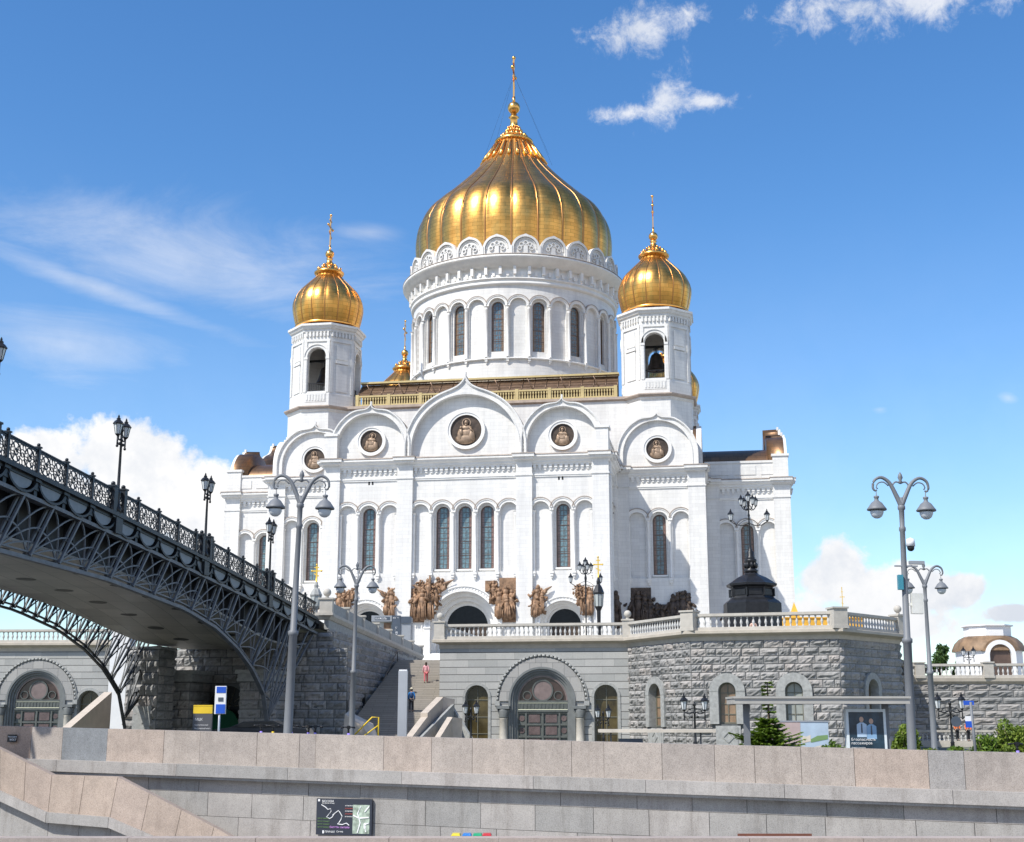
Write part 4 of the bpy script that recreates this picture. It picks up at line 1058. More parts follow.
x4=s_of(M4,L4,872); rough_wall('rock_faced_wall',M4,0,L4,STREET,ZCOR-.7,[(x4,.75,1.2,at(872,727,98).z,at(872,690,98).z)],TW,seed=4,off=TOFF)
surround(M4,x4,.75,1.2,at(872,727,98).z,at(872,690,98).z,TW,TOFF,'glass_brown',depth=.5)
A5=(A4[0]+2.0,A4[1]+9.5)
M5,L5=mk_frame(A4,A5); rough_wall('rock_faced_wall',M5,0,L5,STREET,ZCOR-.7,[],TW,seed=5,off=TOFF)
cn=MB(); PATH=[Ab,A0,A1,A2,A3,A4,A5]; cn.sweep(PATH,corniceprof(ZCOR),closed=False); cn.build('cornice',MAT['cornice'],TW,TOFF)
def ins(P,d=.15): return P
balustrade(A0,A1,ZR0-.1,ZR1,TW,TOFF); balustrade(A1,A2,ZR0-.1,ZR1,TW,TOFF); balustrade(A2,A3,ZR0-.1,ZR1,TW,TOFF,sp=.42); balustrade(A3,A4,ZR0-.1,ZR1,TW,TOFF,sp=.42); balustrade(A4,A5,ZR0-.1,ZR1,TW,TOFF); balustrade(Ab,A0,ZR0-.1,ZR1,TW,TOFF)
pier(A0,ZR0-.1,ZR1+.12,.42,TW,TOFF,True,-A9); pier(A1,ZR0-.1,ZR1+.12,.40,TW,TOFF,True,-A9)
pier(A2,ZR0-.1,ZR1+.13,.50,TW,TOFF,False,-R_(35)); pier(A3,ZR0-.1,ZR1+.16,.52,TW,TOFF,False,R_(12)); pier(A4,ZR0-.1,ZR1+.15,.42,TW,TOFF,True,R_(30)); pier(A5,ZR0-.1,ZR1+.1,.4,TW,TOFF,True)
# terrace floor (upper ground)
tf=MB(); tf.add([(A0[0],A0[1]+.2,0),(A1[0],A1[1]+.2,0),(A2[0]+.2,A2[1]+.2,0),(A3[0]-.2,A3[1]+.2,0),(A4[0]-.3,A4[1],0),(A5[0]-.2,A5[1],0),(37,127,0),(48,152,0),(48,260,0),(-110,260,0),(-110,128,0),(Ab[0],128,0),(Ab[0],Ab[1],0)],[tuple(range(12))])
lt=MB(); lt.add([(37.2,126.6,0),(120,122,0),(120,260,0),(48.2,260,0),(48.2,152,0)],[tuple(range(5))]); lt=lt.build('lower_terrace',MAT['terracefloor']); lt.location=(0,0,3.68); tag(lt,kind='structure')
o=tf.build('upper_terrace',MAT['terracefloor']); o.location=(0,0,TERR+.0); tag(o,kind='structure')
# ---- stairs up between the side wall and the terrace building
ST=MB(); y0,y1=95.0,122.5; nst=50
def sx(y,side): # left/right limits
    return (-12.9+(y-95)*.085+.35) if side==0 else (A0[0]+(y-107.5)*.158)
for i in range(nst):
    ya=y0+(y1-y0)*i/nst; z=STREET+(TERR-STREET)*(i+1)/nst; yb=y1+5
    xr=min(sx(ya,1),A0[0]) if ya<107.5 else sx(ya,1)
    ST.box(sx(ya,0),xr,ya,ya+(y1-y0)/nst+.05,z-.6,z-.0,tone=.3+.4*random.random())
ST.box(sx(y1,0),sx(y1,1),y1,130,TERR-.8,TERR+.004)
stt=ST.build('stairs',MAT['steps'] if 'steps' in MAT else MAT['concrete']); tag(stt,kind='structure')
# parapets beside the bottom of the stairs
def slope_prism(mb,P,w,):
    pass
SP=thing('stair_parapet','pale granite stepped parapet sloping down at the right foot of the stairs','parapet',(-7.0,99,STREET))
b=MB(); so=(-7.0,99,STREET)
def wallseg(b,P0,P1,za0,za1,zb,w):
    a=Vector(P0);c=Vector(P1);t=(c-a).normalized();n=Vector((t.y,-t.x))*w
    v=[(a.x-n.x,a.y-n.y,zb),(a.x+n.x,a.y+n.y,zb),(c.x+n.x,c.y+n.y,zb),(c.x-n.x,c.y-n.y,zb),(a.x-n.x,a.y-n.y,za0),(a.x+n.x,a.y+n.y,za0),(c.x+n.x,c.y+n.y,za1),(c.x-n.x,c.y-n.y,za1)]
    b.add(v,[(0,3,2,1),(4,5,6,7),(0,1,5,4),(1,2,6,5),(2,3,7,6),(3,0,4,7)])
pA=at(408,738,94.5);pB=at(424,717,98.5);pB2=at(425,713,98.5);pC=at(440,697,103.5);pD=at(448,699,104)
wallseg(b,(pA.x,pA.y),(pB.x,pB.y),pA.z,pB.z,STREET,.24); wallseg(b,(pB.x,pB.y),(pC.x,pC.y),pB2.z,pC.z,STREET,.26); wallseg(b,(pC.x,pC.y),(pD.x+.3,pD.y+.2),pC.z,pC.z-.15,STREET,.34)
b.build('stepped_coping',MAT['beige'],SP,so)
b=MB(); qa=at(437,738,95.5);qb=at(450,717,99);qc=at(455,719,99.3)
wallseg(b,(qa.x,qa.y),(qb.x,qb.y),qa.z,qb.z,STREET,.2); wallseg(b,(qb.x,qb.y),(qc.x+.4,qc.y+.3),qb.z,qb.z-.1,STREET,.2); b.build('lower_coping',MAT['beige'],SP,so)
b=MB(); wallseg(b,(pA.x+.5,pA.y),(pD.x+.4,pD.y),pA.z-.3,pD.z-.35,STREET,.1); wallseg(b,(pD.x+.2,pD.y+.3),(pD.x+2.3,pD.y-1.6),pD.z-.3,-1.9,STREET,.1); b.build('side_wall',MAT['surround'],SP,so)
# ---- side wall of the stairs, in shade, running back from the bridge
W0=(-12.95,95.0); W1=(-9.3,139.0)
SW=thing('stair_side_wall','shaded rock faced granite wall with a sloping parapet and two narrow arches left of the stairs','stair wall',(W0[0],W0[1],STREET)); soff=(W0[0],W0[1],STREET)
Mw,Lw=mk_frame(W0,W1)
Mw2=lambda s,d,z:Mw(s,d,z)
wa=[ (s_of(Mw,Lw,373),.62,.9,-.6,1.9),(s_of(Mw,Lw,384),.62,.9,-.2,2.1)]
wa=[(7.0,.75,1.0,-2.2,.9),(14.0,.75,1.0,-1.6,1.2)]
rough_wall('rock_faced_wall',Mw,0,Lw,STREET,6.4,wa,SW,course=.62,seed=7,off=soff)
for w in wa: 
    g=MB(); g.M=Mw; g.add([(p[0],-.42,p[1]) for p in archshape(w[0],w[1],w[3],w[4])],[tuple(range(17))]); g.build('arched_opening',MAT['darkint'],SW,soff)
b=MB(); b.sweep([(W0[0]-6,W0[1]+.3,.9),(W0[0],W0[1],.9),(W1[0],W1[1],0)],[(0,6.0),(.14,6.05),(.3,6.3),(.3,6.5),(-.5,6.55)],closed=False); b.build('cornice',MAT['rail'],SW,soff)
b=MB()
for i in range(7):
    s=Lw*i/7+.0; e=Lw*(i+1)/7; q=Mw(s,-.1,0); r=Mw(e,-.1,0); za=7.45-.9*i/7; zb_=7.45-.9*(i+1)/7
    wallseg(b,(q[0],q[1]),(r[0],r[1]),za+.75,zb_+.75,za-1.2,.16)
b.build('parapet_panels',MAT['surround'],SW,soff)
for i in range(8):
    q=Mw(Lw*i/7,-.1,0); pier((q[0],q[1]),6.5+.9*(7-i)/7-.2,7.35+.9*(7-i)/7+.05,.3 if i else .45,SW,soff,i==0)
hr=MB(); hr.tube([Mw(3,.45,-1.0),Mw(12,.45,.2),Mw(14,.45,.9),Mw(27,.45,6.1),Mw(30,.45,6.2)],.05,6)
for s,z in ((3,-1),(7.5,-.4),(12,.2),(17,2.1),(22,4.1),(27,6.1)): hr.tube([Mw(s,.45,z),Mw(s,.45,z-.95)],.035,5)
hr.build('handrail_tube',MAT['iron'],SW,soff)
# ---- left wall far behind the bridge
B0=plan(-60,640,118.5); B1=plan(128,640,117.5)
LW=thing('left_terrace_wall','pale coursed granite wall with a big arched doorway and balustrade seen under the bridge','terrace wall',(B0[0],B0[1],STREET)); lo=(B0[0],B0[1],STREET)
Ml,Ll=mk_frame(B0,B1); s_d=s_of(Ml,Ll,36); s_w=s_of(Ml,Ll,89); zl=at(36,700,118).z; zw=at(89,702,118).z
b=MB(); b.M=Ml; facade(b,-30,Ll,STREET,6.0,[(s_d,2.55,STREET,zl),(s_w,.98,STREET,zw)],0,-.6,20); b.build('coursed_wall',MAT['granite'],LW,lo)
big_portal(Ml,s_d,zl,LW,lo); surround(Ml,s_w,.98,1.2,STREET,zw,LW,lo,depth=.5,proud=.08)
b=MB(); q=Ml(-30,0,0); b.sweep([(q[0],q[1]),B1],corniceprof(6.6),closed=False); b.build('cornice',MAT['cornice'],LW,lo)
balustrade((q[0],q[1]),B1,6.6,7.75,LW,lo,sp=.4); pier(B1,6.6,7.85,.4,LW,lo,False)
# pale ramp parapet below it
rp=MB(); a=at(60,733,84);c=at(108,692,90); c2=at(111,690,90.5)
wallseg(rp,(a.x,a.y),(c.x,c.y),a.z,c.z,STREET,.28); rp_=rp.build('ramp_parapet',MAT['beige'],None,(a.x,a.y,STREET)); rp_.location=(a.x,a.y,STREET); tag(rp_,'pale granite parapet sloping down beside the left arched doorway','parapet')
# white wrapped column behind the lattice
wc=MB(); p0=at(122.5,640,104); wc.box(p0.x-.72,p0.x+.72,103.5,105,STREET,p0.z+1.2); 

o=wc.build('wrapped_column',MAT['white'],None,(p0.x,104,STREET)); o.location=(p0.x,104,STREET); tag(o,'tall column wrapped in white sheeting beside the masonry pier under the bridge','column')
# ---- right, lower terrace wall
R0=plan(900,680,126); R1=plan(1090,680,124)
RW=thing('right_terrace_wall','long rock faced granite wall with balustrade at the far right behind the lamp posts','terrace wall',(R0[0],R0[1],STREET)); ro=(R0[0],R0[1],STREET)
Mr,Lr=mk_frame(R0,R1); zc5=at(960,678,125).z
rough_wall('rock_faced_wall',Mr,-4,Lr+12,STREET,zc5-.5,[],RW,course=.62,bl=1.7,seed=9,off=ro)
rr0=Mr(-4,0,0); rr1=Mr(Lr+12,0,0)
b=MB(); b.sweep([(rr0[0],rr0[1]),(rr1[0],rr1[1])],[(0,zc5-.6),(.1,zc5-.5),(.3,zc5-.3),(.35,zc5),(-.6,zc5+.02)],closed=False); b.build('cornice',MAT['cornice'],RW,ro)
balustrade((rr0[0],rr0[1]),(rr1[0],rr1[1]),zc5,zc5+1.3,RW,ro,sp=.42)
for px in (921,990,1060): s=s_of(Mr,Lr,px); q=Mr(s,0,0); pier((q[0],q[1]),zc5,zc5+1.35,.42,RW,ro,False)
R2=plan(895,742,118); R3=plan(1000,742,117)
LB=thing('low_balustrade','low pale balustrade standing in front of the far right wall behind the shrubs','balustrade',(R2[0],R2[1],STREET)); lbo=(R2[0],R2[1],STREET)
zt=at(950,730,118).z; balustrade(R2,(R3[0]+8,R3[1]),zt-1.1,zt,LB,lbo); b=MB(); wallseg(b,R2,(R3[0]+8,R3[1]),zt-1.1,zt-1.1,STREET,.25); b.build('plinth',MAT['rail'],LB,lbo)
# pavilion behind the right wall
pv=at(993,665,140); PV=thing('pavilion','small white octagonal pavilion with a brown copper roof and dark arch on the right terrace','pavilion',(pv.x,141,3.7)); 
b=MB(); b.lathe([(3.3,0),(3.3,3.3),(3.45,3.3),(3.5,3.5)],8,(0,0),PI/8,False,False); 
b.lathe([(2.35,4.7),(2.35,5.75),(2.6,5.82),(2.6,5.95),(0,6.0)],8,(0,0),PI/8,False,False)
b.M=frame((0,-3.05),(1,0),(0,-1)); b.strip([(1.55,0)]+arc(0,2.75,1.55,0,180,14)+[(-1.55,0)],[(1.12,0)]+arc(0,2.75,1.12,0,180,14)+[(-1.12,0)],-.9,.45); b.build('wall',MAT['white'],PV)
b=MB(); b.lathe([(3.65,3.25),(3.65,3.45),(3.35,4.1),(2.9,4.55),(2.4,4.8)],8,(0,0),PI/8,False,True); b.M=frame((0,-3.0),(1,0),(0,-1)); b.strip(arc(0,2.75,1.75,15,165,14),arc(0,2.75,1.56,15,165,14),-1.4,.40)
b.build('roof',MAT['copper2'],PV)
b=MB(); b.M=frame((0,-3.05),(1,0),(0,-1)); b.add([(p[0],.08,p[1]) for p in archshape(0,1.13,0,2.75)],[tuple(range(17))]); b.build('arch_opening',MAT['glass_brown2'],PV)
b=MB(); 
b.box(-.75,.75,-2.02,-1.97,5.15,5.65); b.build('window',MAT['darkint'],PV)
# ================================================================== GROUND, ROAD, WATER
E0=Vector((-17.6,46.0)); E1=Vector((14.1,37.0)); ET=(E1-E0).normalized(); EN=Vector((ET.y,-ET.x)); EL=(E1-E0).length
def EM(s,d,z): return (E0.x+ET.x*s+EN.x*d,E0.y+ET.y*s+EN.y*d,z)
def ezt(s): # parapet top, falling gently to the right
    za=at(0,727,46).z; zb_=at(1024,755,37).z; t=s/EL; return .045+za+(zb_-za)*max(-1.2,min(2.0,t))
g=MB(); q0=EM(-4000,-.3,0); q1=EM(4000,-.3,0)
g.add([(q0[0],q0[1],0),(q1[0],q1[1],0),(q1[0]+500,6000,0),(q0[0]-500,6000,0)],[(0,1,2,3)]); g=g.build('ground',MAT['ground']); g.location=(0,0,STREET-.01); tag(g,kind='structure')
w=MB(); w.add([(-6000,-6000,0),(6000,-6000,0),(6000,6000,0),(-6000,6000,0)],[(0,1,2,3)]); w=w.build('river_water',MAT['water']); w.location=(0,0,-8); tag(w,kind='structure')
def gz(s): return ezt(s)-1.10
def ground_at(x,y):
    s=(x-E0.x)*ET.x+(y-E0.y)*ET.y; return gz(s)
def sheet(name,s0,s1,d0,d1,z,mat,h=0):
    m=MB(); m.M=EM; dz_=z-STREET
    xs_=[s0,-EL*1.2,0,EL,EL*2,s1]; xs_=sorted(set(xs_))
    for a_,b_ in zip(xs_,xs_[1:]):
        v=[(a_,d0,gz(a_)+dz_),(b_,d0,gz(b_)+dz_),(b_,d1,gz(b_)+dz_),(a_,d1,gz(a_)+dz_)]
        if h: v=v+[(p[0],p[1],p[2]-h) for p in v]; m.add(v,[(0,1,2,3),(7,6,5,4),(0,4,5,1),(1,5,6,2),(2,6,7,3),(3,7,4,0)])
        else: m.add(v,[(0,1,2,3)])
    return tag(m.build(name,mat),kind='structure')
def sheet_old(name,s0,s1,d0,d1,z,mat,h=0):
    m=MB(); m.M=EM; 
    if h: m.box(s0,s1,d0,d1,z-h,z)
    else: m.add([(s0,d0,z),(s1,d0,z),(s1,d1,z),(s0,d1,z)],[(0,1,2,3)])
    return tag(m.build(name,mat),kind='structure')
sheet('embankment_pavement',-120,120,-5.5,-.3,STREET+.12,MAT['paving'],.6)
sheet('road',-120,120,-26.2,-5.4,STREET+.0,MAT['asphalt'])
sheet('far_pavement',-120,120,-31,-26.1,STREET+.12,MAT['paving'],1.6)
for k in range(-18,18): pass
lm=MB(); lm.M=EM
for k in range(-20,20):
    for dd in (-10.6,-15.7,-20.8): lm.add([(k*6,dd-.07,gz(k*6)+.006),(k*6+3,dd-.07,gz(k*6+3)+.006),(k*6+3,dd+.07,gz(k*6+3)+.006),(k*6,dd+.07,gz(k*6)+.006)],[(0,1,2,3)])

tag(lm.build('road_markings',MAT['whitepaint']),kind='structure')
# ================================================================== EMBANKMENT WALL
EW=thing('embankment_wall','pink granite block parapet and grey granite quay wall along the embankment','embankment wall',(0,41.5,-8)); eo=(0,41.5,-8)
rnd=random.Random(21)
def slab(mb,s0,s1,d0,d1,zb,zt,tone,g=.007,wob=0):
    """zb, zt functions of s"""
    a,b_=s0+g,s1-g; v=[]
    for s in (a,b_):
        for (d,zf) in ((d0,zb),(d1,zb),(d1,zt),(d0,zt)): v.append((s,d+(wob if d==d1 else 0),zf(s)))
    mb.add(v,[(0,1,2,3),(7,6,5,4),(0,4,5,1),(1,5,6,2),(2,6,7,3),(3,7,4,0)],False,tone)
pp=MB(); pp.M=EM; s=-46.0; 
bounds=[EL*((x)/1024) for x in (-30,12,55,92,144,208,248,310,355,372,442,490,530,580,625,655,708,755,790,830,875,936,965,1024)]
xs=[]
while s<-1.5: xs.append(s); s+=rnd.uniform(1.3,2.2)
xs+=bounds; s=bounds[-1]
while s<70: s+=rnd.uniform(1.3,2.2); xs.append(s)
for i in range(len(xs)-1):
    m=(xs[i]+xs[i+1])/2*1024/EL
    t=.16+rnd.random()*.76
    if 92<m<144 or 936<m<965: t=1.0 if m<200 else .06
    if 55<m<92 : t=.5
    if 12<m<55: t=.93
    slab(pp,xs[i],xs[i+1],-.45,0,lambda q:ezt(q)-1.02,lambda q:ezt(q)-.0,t,.006,rnd.uniform(-.008,.008))
pp.build('pink_parapet',MAT['pink'],EW,eo)
lg=MB(); lg.M=EM; s=-46
while s<70:
    e=s+rnd.uniform(3.2,4.6); slab(lg,s,e,-.5,.34,lambda q:ezt(q)-1.38,lambda q:ezt(q)-1.02,rnd.random(),.006); slab(lg,s,e,-.5,.28,lambda q:ezt(q)-1.46,lambda q:ezt(q)-1.38,.5,.0); s=e
lg.build('ledge',MAT['quaygrey'],EW,eo)
qw=MB(); qw.M=EM; top=1.46
for (h) in (.40,.72,.72,.72,.8,.8,.8,.8,.8):
    s=-46-rnd.random()*2
    while s<70:
        e=s+rnd.uniform(1.5,2.6); t0,t1=top,top+h
        slab(qw,s,e,-.6,0.0,lambda q:ezt(q)-t1+.006,lambda q:ezt(q)-t0-.006,rnd.random(),.008,rnd.uniform(-.006,.006)); s=e
    top+=h
qw.build('quay_wall',MAT['quaygrey'],EW,eo)
bk=MB(); bk.M=EM; slab(bk,-46,70,-.9,-.03,lambda q:-8.2,lambda q:ezt(q)-.03,.5); bk.build('joint_backing',MAT['joint'],EW,eo)
# quay stair with solid parapet in front, descending right
SPX=[(-32,733),(0,749),(52,775),(118,777),(214,827),(244,844)]
SB=[(-32,774),(0,790),(48,812),(110,817),(206,858),(240,875)]
sy=[43.9,43.2,42.6,41.9,40.9,40.5]
T=[at(x,y,q) for (x,y),q in zip(SPX,sy)]; Bm=[at(x,y,q) for (x,y),q in zip(SB,sy)]
QS=thing('quay_staircase','pink granite stair parapet stepping down the quay wall at lower left','staircase',(T[0].x,T[0].y,-8)); qo=(T[0].x,T[0].y,-8)
def par_ribbon(name,Tp,Bp,th,mat,parent,off,dy=0,tones=None,segs=None):
    b=MB()
    for i in range(len(Tp)-1):
        k=(segs[i] if segs else 1)
        for j in range(k):
            f=lambda P,t:P[i]+(P[i+1]-P[i])*t
            a,c=f(Tp,j/k),f(Tp,(j+1)/k); d,e=f(Bp,j/k),f(Bp,(j+1)/k)
            g=Vector((.006,0,0)); v=[a+g,c-g,e-g,d+g]; v=[Vector((p.x,p.y+dy,p.z)) for p in v]+[Vector((p.x,p.y+dy+th,p.z)) for p in v]
            b.add(v,[(3,2,1,0),(4,5,6,7),(0,1,5,4),(1,2,6,5),(2,3,7,6),(3,0,4,7)],False,.2+.65*rnd.random())
    return b.build(name,mat,parent,off)
Tm=[Vector(p) for p in T]
par_ribbon('stair_parapet',T,Bm,.42,MAT['pinkwarm'],QS,qo,segs=[2,2,2,3,1])
B2=[Vector((p.x,p.y,p.z-.30)) for p in Bm]
par_ribbon('ledge',[Vector((p.x,p.y,p.z-.0)) for p in Bm],B2,.9,MAT['quaygrey'],QS,qo,dy=-.16,segs=[1,1,1,1,1])
B3=[Vector((p.x,p.y,-8)) for p in Bm]
par_ribbon('stair_base_wall',B2,B3,.5,MAT['quaygrey'],QS,qo,dy=.12,segs=[2,1,2,2,1])
b=MB()
for i in range(len(T)-1):
    n=8 if abs(T[i+1].z-T[i].z)>.3 else 1
    for j in range(n):
        a=T[i]+(T[i+1]-T[i])*(j/n); c=T[i]+(T[i+1]-T[i])*((j+1)/n)
        b.box(a.x,c.x,a.y+.3,a.y+2.2,-8,c.z-1.05)
b.build('steps',MAT['concrete'],QS,qo)
# lower quay in the foreground
lq=MB(); lq.M=None
s=-40.0
while s<45:
    e=s+rnd.uniform(2.2,3.0); lq.box(s+.006,e-.006,29.6,30.1,-3.3,at(512,836.5,30).z,tone=.2+.6*rnd.random()); lq.box(s+.006,e-.006,29.62,30.1,-8,-3.31,tone=.1); s=e
o=lq.build('lower_quay_parapet',MAT['pink2'],None,(0,30,-8)); o.location=(0,30,-8); tag(o,'pale pink granite parapet of the lower quay along the bottom edge','parapet')
lf=MB(); lf.add([(-45,30.1,0),(50,30.1,0),(50,38,0),(-45,60,0)],[(0,1,2,3)]); lf=lf.build('lower_quay',MAT['paving']); lf.location=(0,0,-3.6); tag(lf,kind='structure')
# ================================================================== BRIDGE
BO=Vector((-20.0,52.0)); BT=Vector((.1483,.9889)); BW=Vector((-.9889,.1483)); WID=9.7; L0=-12.5; LE=43.3
def BM(L,w,z): return (BO.x+BT.x*L+BW.x*w,BO.y+BT.y*L+BW.y*w,z)
def zd(L): return 10.0-.055*L-.0004*L*L
def zt_(L): return zd(L)-.95
def table(T):
    def f(L):
        if L<=T[0][0]: return T[0][1]
        for (a,b),(c,d) in zip(T,T[1:]):
            if L<=c: return b+(d-b)*(L-a)/(c-a)
        return T[-1][1]
    return f
ztab=[(-60,8.6),(-30,7.7),(-12,7.05),(0,6.5),(9.7,6.35),(19.2,5.75),(24,5.05),(27.5,4.1),(30.3,3.0),(32.5,1.6),(33.6,0.0),(34.0,-1.6),(34.1,-2.2)]
zlow=table(ztab)
zsof=table([(-60,9.1),(-30,8.3),(-12,7.7),(0,7.15),(10,6.95),(19,6.55),(25,6.05),(30,5.4),(34.6,4.9),(44,4.8)])
BR=thing('footbridge','dark grey arched steel footbridge with ornate cast iron railings coming in from the left','bridge',(BM(34,4.85,0)[0],BM(34,4.85,0)[1],STREET)); bo=(BM(34,4.85,0)[0],BM(34,4.85,0)[1],STREET)
MOD=2.5; mods=[L0+MOD*i for i in range(int((LE-L0)/MOD)+1)]
def bbox(mb,La,Lb,w0,w1,zf0,zf1,tone=.5):
    v=[]
    for L in (La,Lb):
        for (w,z) in ((w0,zf0(L)),(w1,zf0(L)),(w1,zf1(L)),(w0,zf1(L))): v.append(BM(L,w,z))
    mb.add(v,[(3,2,1,0),(4,5,6,7),(0,1,5,4),(1,2,6,5),(2,3,7,6),(3,0,4,7)],False,tone)
dk=MB(); 
for L in mods[:-1]: bbox(dk,L,L+MOD,-.05,WID+.05,lambda q:zd(q)-.28,lambda q:zd(q)-.0)
bbox(dk,mods[-1],LE,-.05,WID+.05,lambda q:zd(q)-.28,lambda q:zd(q)); bbox(dk,LE,LE+9,-.05,WID+.05,lambda q:zd(LE)-.6,lambda q:zd(LE)-(q-LE)*.1)
dk.build('deck',MAT['bridgedark'],BR,bo)
so_=MB()
Ls=[-12.5+2*i for i in range(0,28)]
for L in Ls:
    if L+2>LE: break
    bbox(so_,L,L+2,.55,WID-.55,lambda q:zsof(q),lambda q:zsof(q)+.12,random.random())
so=so_.build('soffit',MAT['soffit'],BR,bo)
for i,L in enumerate(range(-8,36,4)):
    for w in (2.3,6.0):
        hl=MB(); Lc=L+(1.4 if w>4 else 0); hl.add([BM(Lc+.42*math.cos(q*PI/8),w+.42*math.sin(q*PI/8),zsof(Lc+.42*math.cos(q*PI/8))-.012) for q in range(16)],[tuple(range(16))])
        hl.add([BM(Lc+.5*math.cos(q*PI/8),w+.5*math.sin(q*PI/8),zsof(Lc+.5*math.cos(q*PI/8))-.007) for q in range(16)],[tuple(range(16))]); hl.build('soffit_opening',MAT['black'],so,bo)
wb=MB()   # dark web hiding the interior between deck and soffit, cross girders
for L in mods: 
    if L<LE-2: bbox(wb,L,L+.12,.7,WID-.7,lambda q:zsof(q)+.12,lambda q:zd(q)-.28)
for w in (1.2,WID-1.2):
    for L in mods[:-1]: bbox(wb,L,L+MOD,w,w+.08,lambda q:zsof(q)+.12,lambda q:zd(q)-.28)
wb.build('cross_girders',MAT['fascia2'],BR,bo)
def truss(w0,sg,light,th=1.0):
    ch=MB(); w=w0
    Lp=[-12.5+1.25*i for i in range(0,38)]; Lp=[L for L in Lp if L<34]+[34.05]
    # chords as flat box sections
    def rib(mb,Lf,zf,h,ww):
        for a,b in zip(Lf,Lf[1:]): 
            v=[]
            for L in (a,b):
                z=zf(L)
                for (dw,dz) in ((-ww,-h),(ww,-h),(ww,h),(-ww,h)): v.append(BM(L,w+dw,z+dz))
            mb.add(v,[(3,2,1,0),(4,5,6,7),(0,1,5,4),(1,2,6,5),(2,3,7,6),(3,0,4,7)],False,.5)
    rib(ch,Lp+[],lambda q:zlow(q),.085*th**3,.13*th**3); c3=MB(); ch.build('lower_chord',MAT[light],BR,bo); ch=c3; rib(ch,Lp,lambda q:zlow(q)+.26,.035,.07)
    ch.build('lower_flange',MAT[light],BR,bo)
    c2=MB(); Lq=[-12.5+1.25*i for i in range(0,45)]; Lq=[L for L in Lq if L<LE]+[LE]
    w=w0; rib(c2,Lq,lambda q:zt_(q),.08,.2); c2.build('upper_chord',MAT[light],BR,bo)
    la=MB()
    def P(L,z,dw=0): return BM(L,w0+dw,z)
    nodes=[L for L in mods if L<33]; 
    if th<1: nodes=[a for L in nodes for a in (L,L+1.25) if a<33]
    for i,L in enumerate(nodes):
        zb=zlow(L)+.1; ztp=L+1.7 if L<24 else L+1.7+(L-24)*.35; ztp=min(ztp,LE-.2)
        for dw in (-.13,.13): la.tube([P(L,zb,dw),P(ztp,zt_(ztp),dw)],.075*th,4,False)
        step_=MOD if th==1 else MOD/2
        k2=1.7 if L<24 else 1.7+(L-24)*.35
        def bay(p,q,L=L,k2=k2):
            Lb=min(L+step_*p,33.5); zz0=zlow(Lb)+.1; Lx=min(Lb+k2*q,LE-.15); zz1=zt_(min(Lb+k2,LE-.15)); return P(Lx,min(zz0+(zz1-zz0)*q,zt_(Lx)))
        for (dr_,am) in ((1,1.0),(-1,1.0),(1,.55),(-1,.5),(1,.26)):
            if th<1 and am<.4: continue
            la.tube([bay(t/8 if dr_>0 else 1-t/8,am*math.sin(PI/2*t/8)) for t in range(9)],.046*th,4,False)
    # long struts from the springing
    for Lt in (35.5,37.5,39.5,41.5,42.8):
        la.tube([P(33.7,.2),P(Lt,zt_(Lt))],.07,4,False)
    for k in (1,2,3): la.tube([P(33.8+k*.8,.2+k*1.5),P(34.5+k*2.2,.5+k*1.55)],.045,4,False)
    la.build('fan_lattice',MAT[light],BR,bo)
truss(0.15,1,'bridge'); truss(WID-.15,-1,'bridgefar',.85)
# fascia, brackets, garlands
for (fw0,fw1) in ((.42,.46),(WID-.46,WID-.42)):
    fa=MB()
    for L in mods[:-1]: bbox(fa,L,L+MOD,fw0,fw1,lambda q:zt_(q)-.02,lambda q:zd(q)-.28)
    fa.build('fascia',MAT['fascia2'],BR,bo)
for L in mods[:-1]:
    if L<-14: continue
    hm=MB(); pts=[BM(L+MOD/2-(MOD/2-.30)*math.cos(PI*k/10),-.0,zd(L+MOD/2-(MOD/2-.30)*math.cos(PI*k/10))-.2-.56*math.sin(PI*k/10)) for k in range(11)]; p2=[(p[0]+BW.x*.06,p[1]+BW.y*.06,p[2]) for p in pts]
    hm.add(pts+p2,[tuple(range(11)),tuple(range(21,10,-1))]+[(k,k+1,12+k,11+k) for k in range(10)],False,.5); hm.build('half_moon_panel',MAT['fascia'],BR,bo)
for (w0,sg) in ((0,1),(WID,-1)):
    br=MB()
    for L in mods[:-1]:
        for (a,b,c,d) in ((.0,.30,-.28,0),(.0,.22,-.62,-.28),(.0,.16,-.9,-.62)):
            bbox(br,L-b*.8,L+b*.8,w0-.18*sg*(1-(-c)),w0+.42*sg,lambda q,c=c:zd(q)+c,lambda q,d=d:zd(q)+d-.001*abs(d))
        for k in range(12):
            pass
        for off_,rad in ((0,.64),):
            pts=[]
            for k in range(11):
                t=PI*k/10; Lx=L+MOD/2-math.cos(t)*(MOD/2-.12); pts.append(BM(Lx,w0-.06*sg,zd(Lx)-.24-math.sin(t)*rad))
            br.tube(pts,.075,4,False)
    for L in mods[:-1]: bbox(br,L,L+MOD,w0-.22*sg,w0+.1*sg,lambda q:zd(q)-.14,lambda q:zd(q)+.03)
    br.build('bracket_band',MAT['bridgedark'],BR,bo)
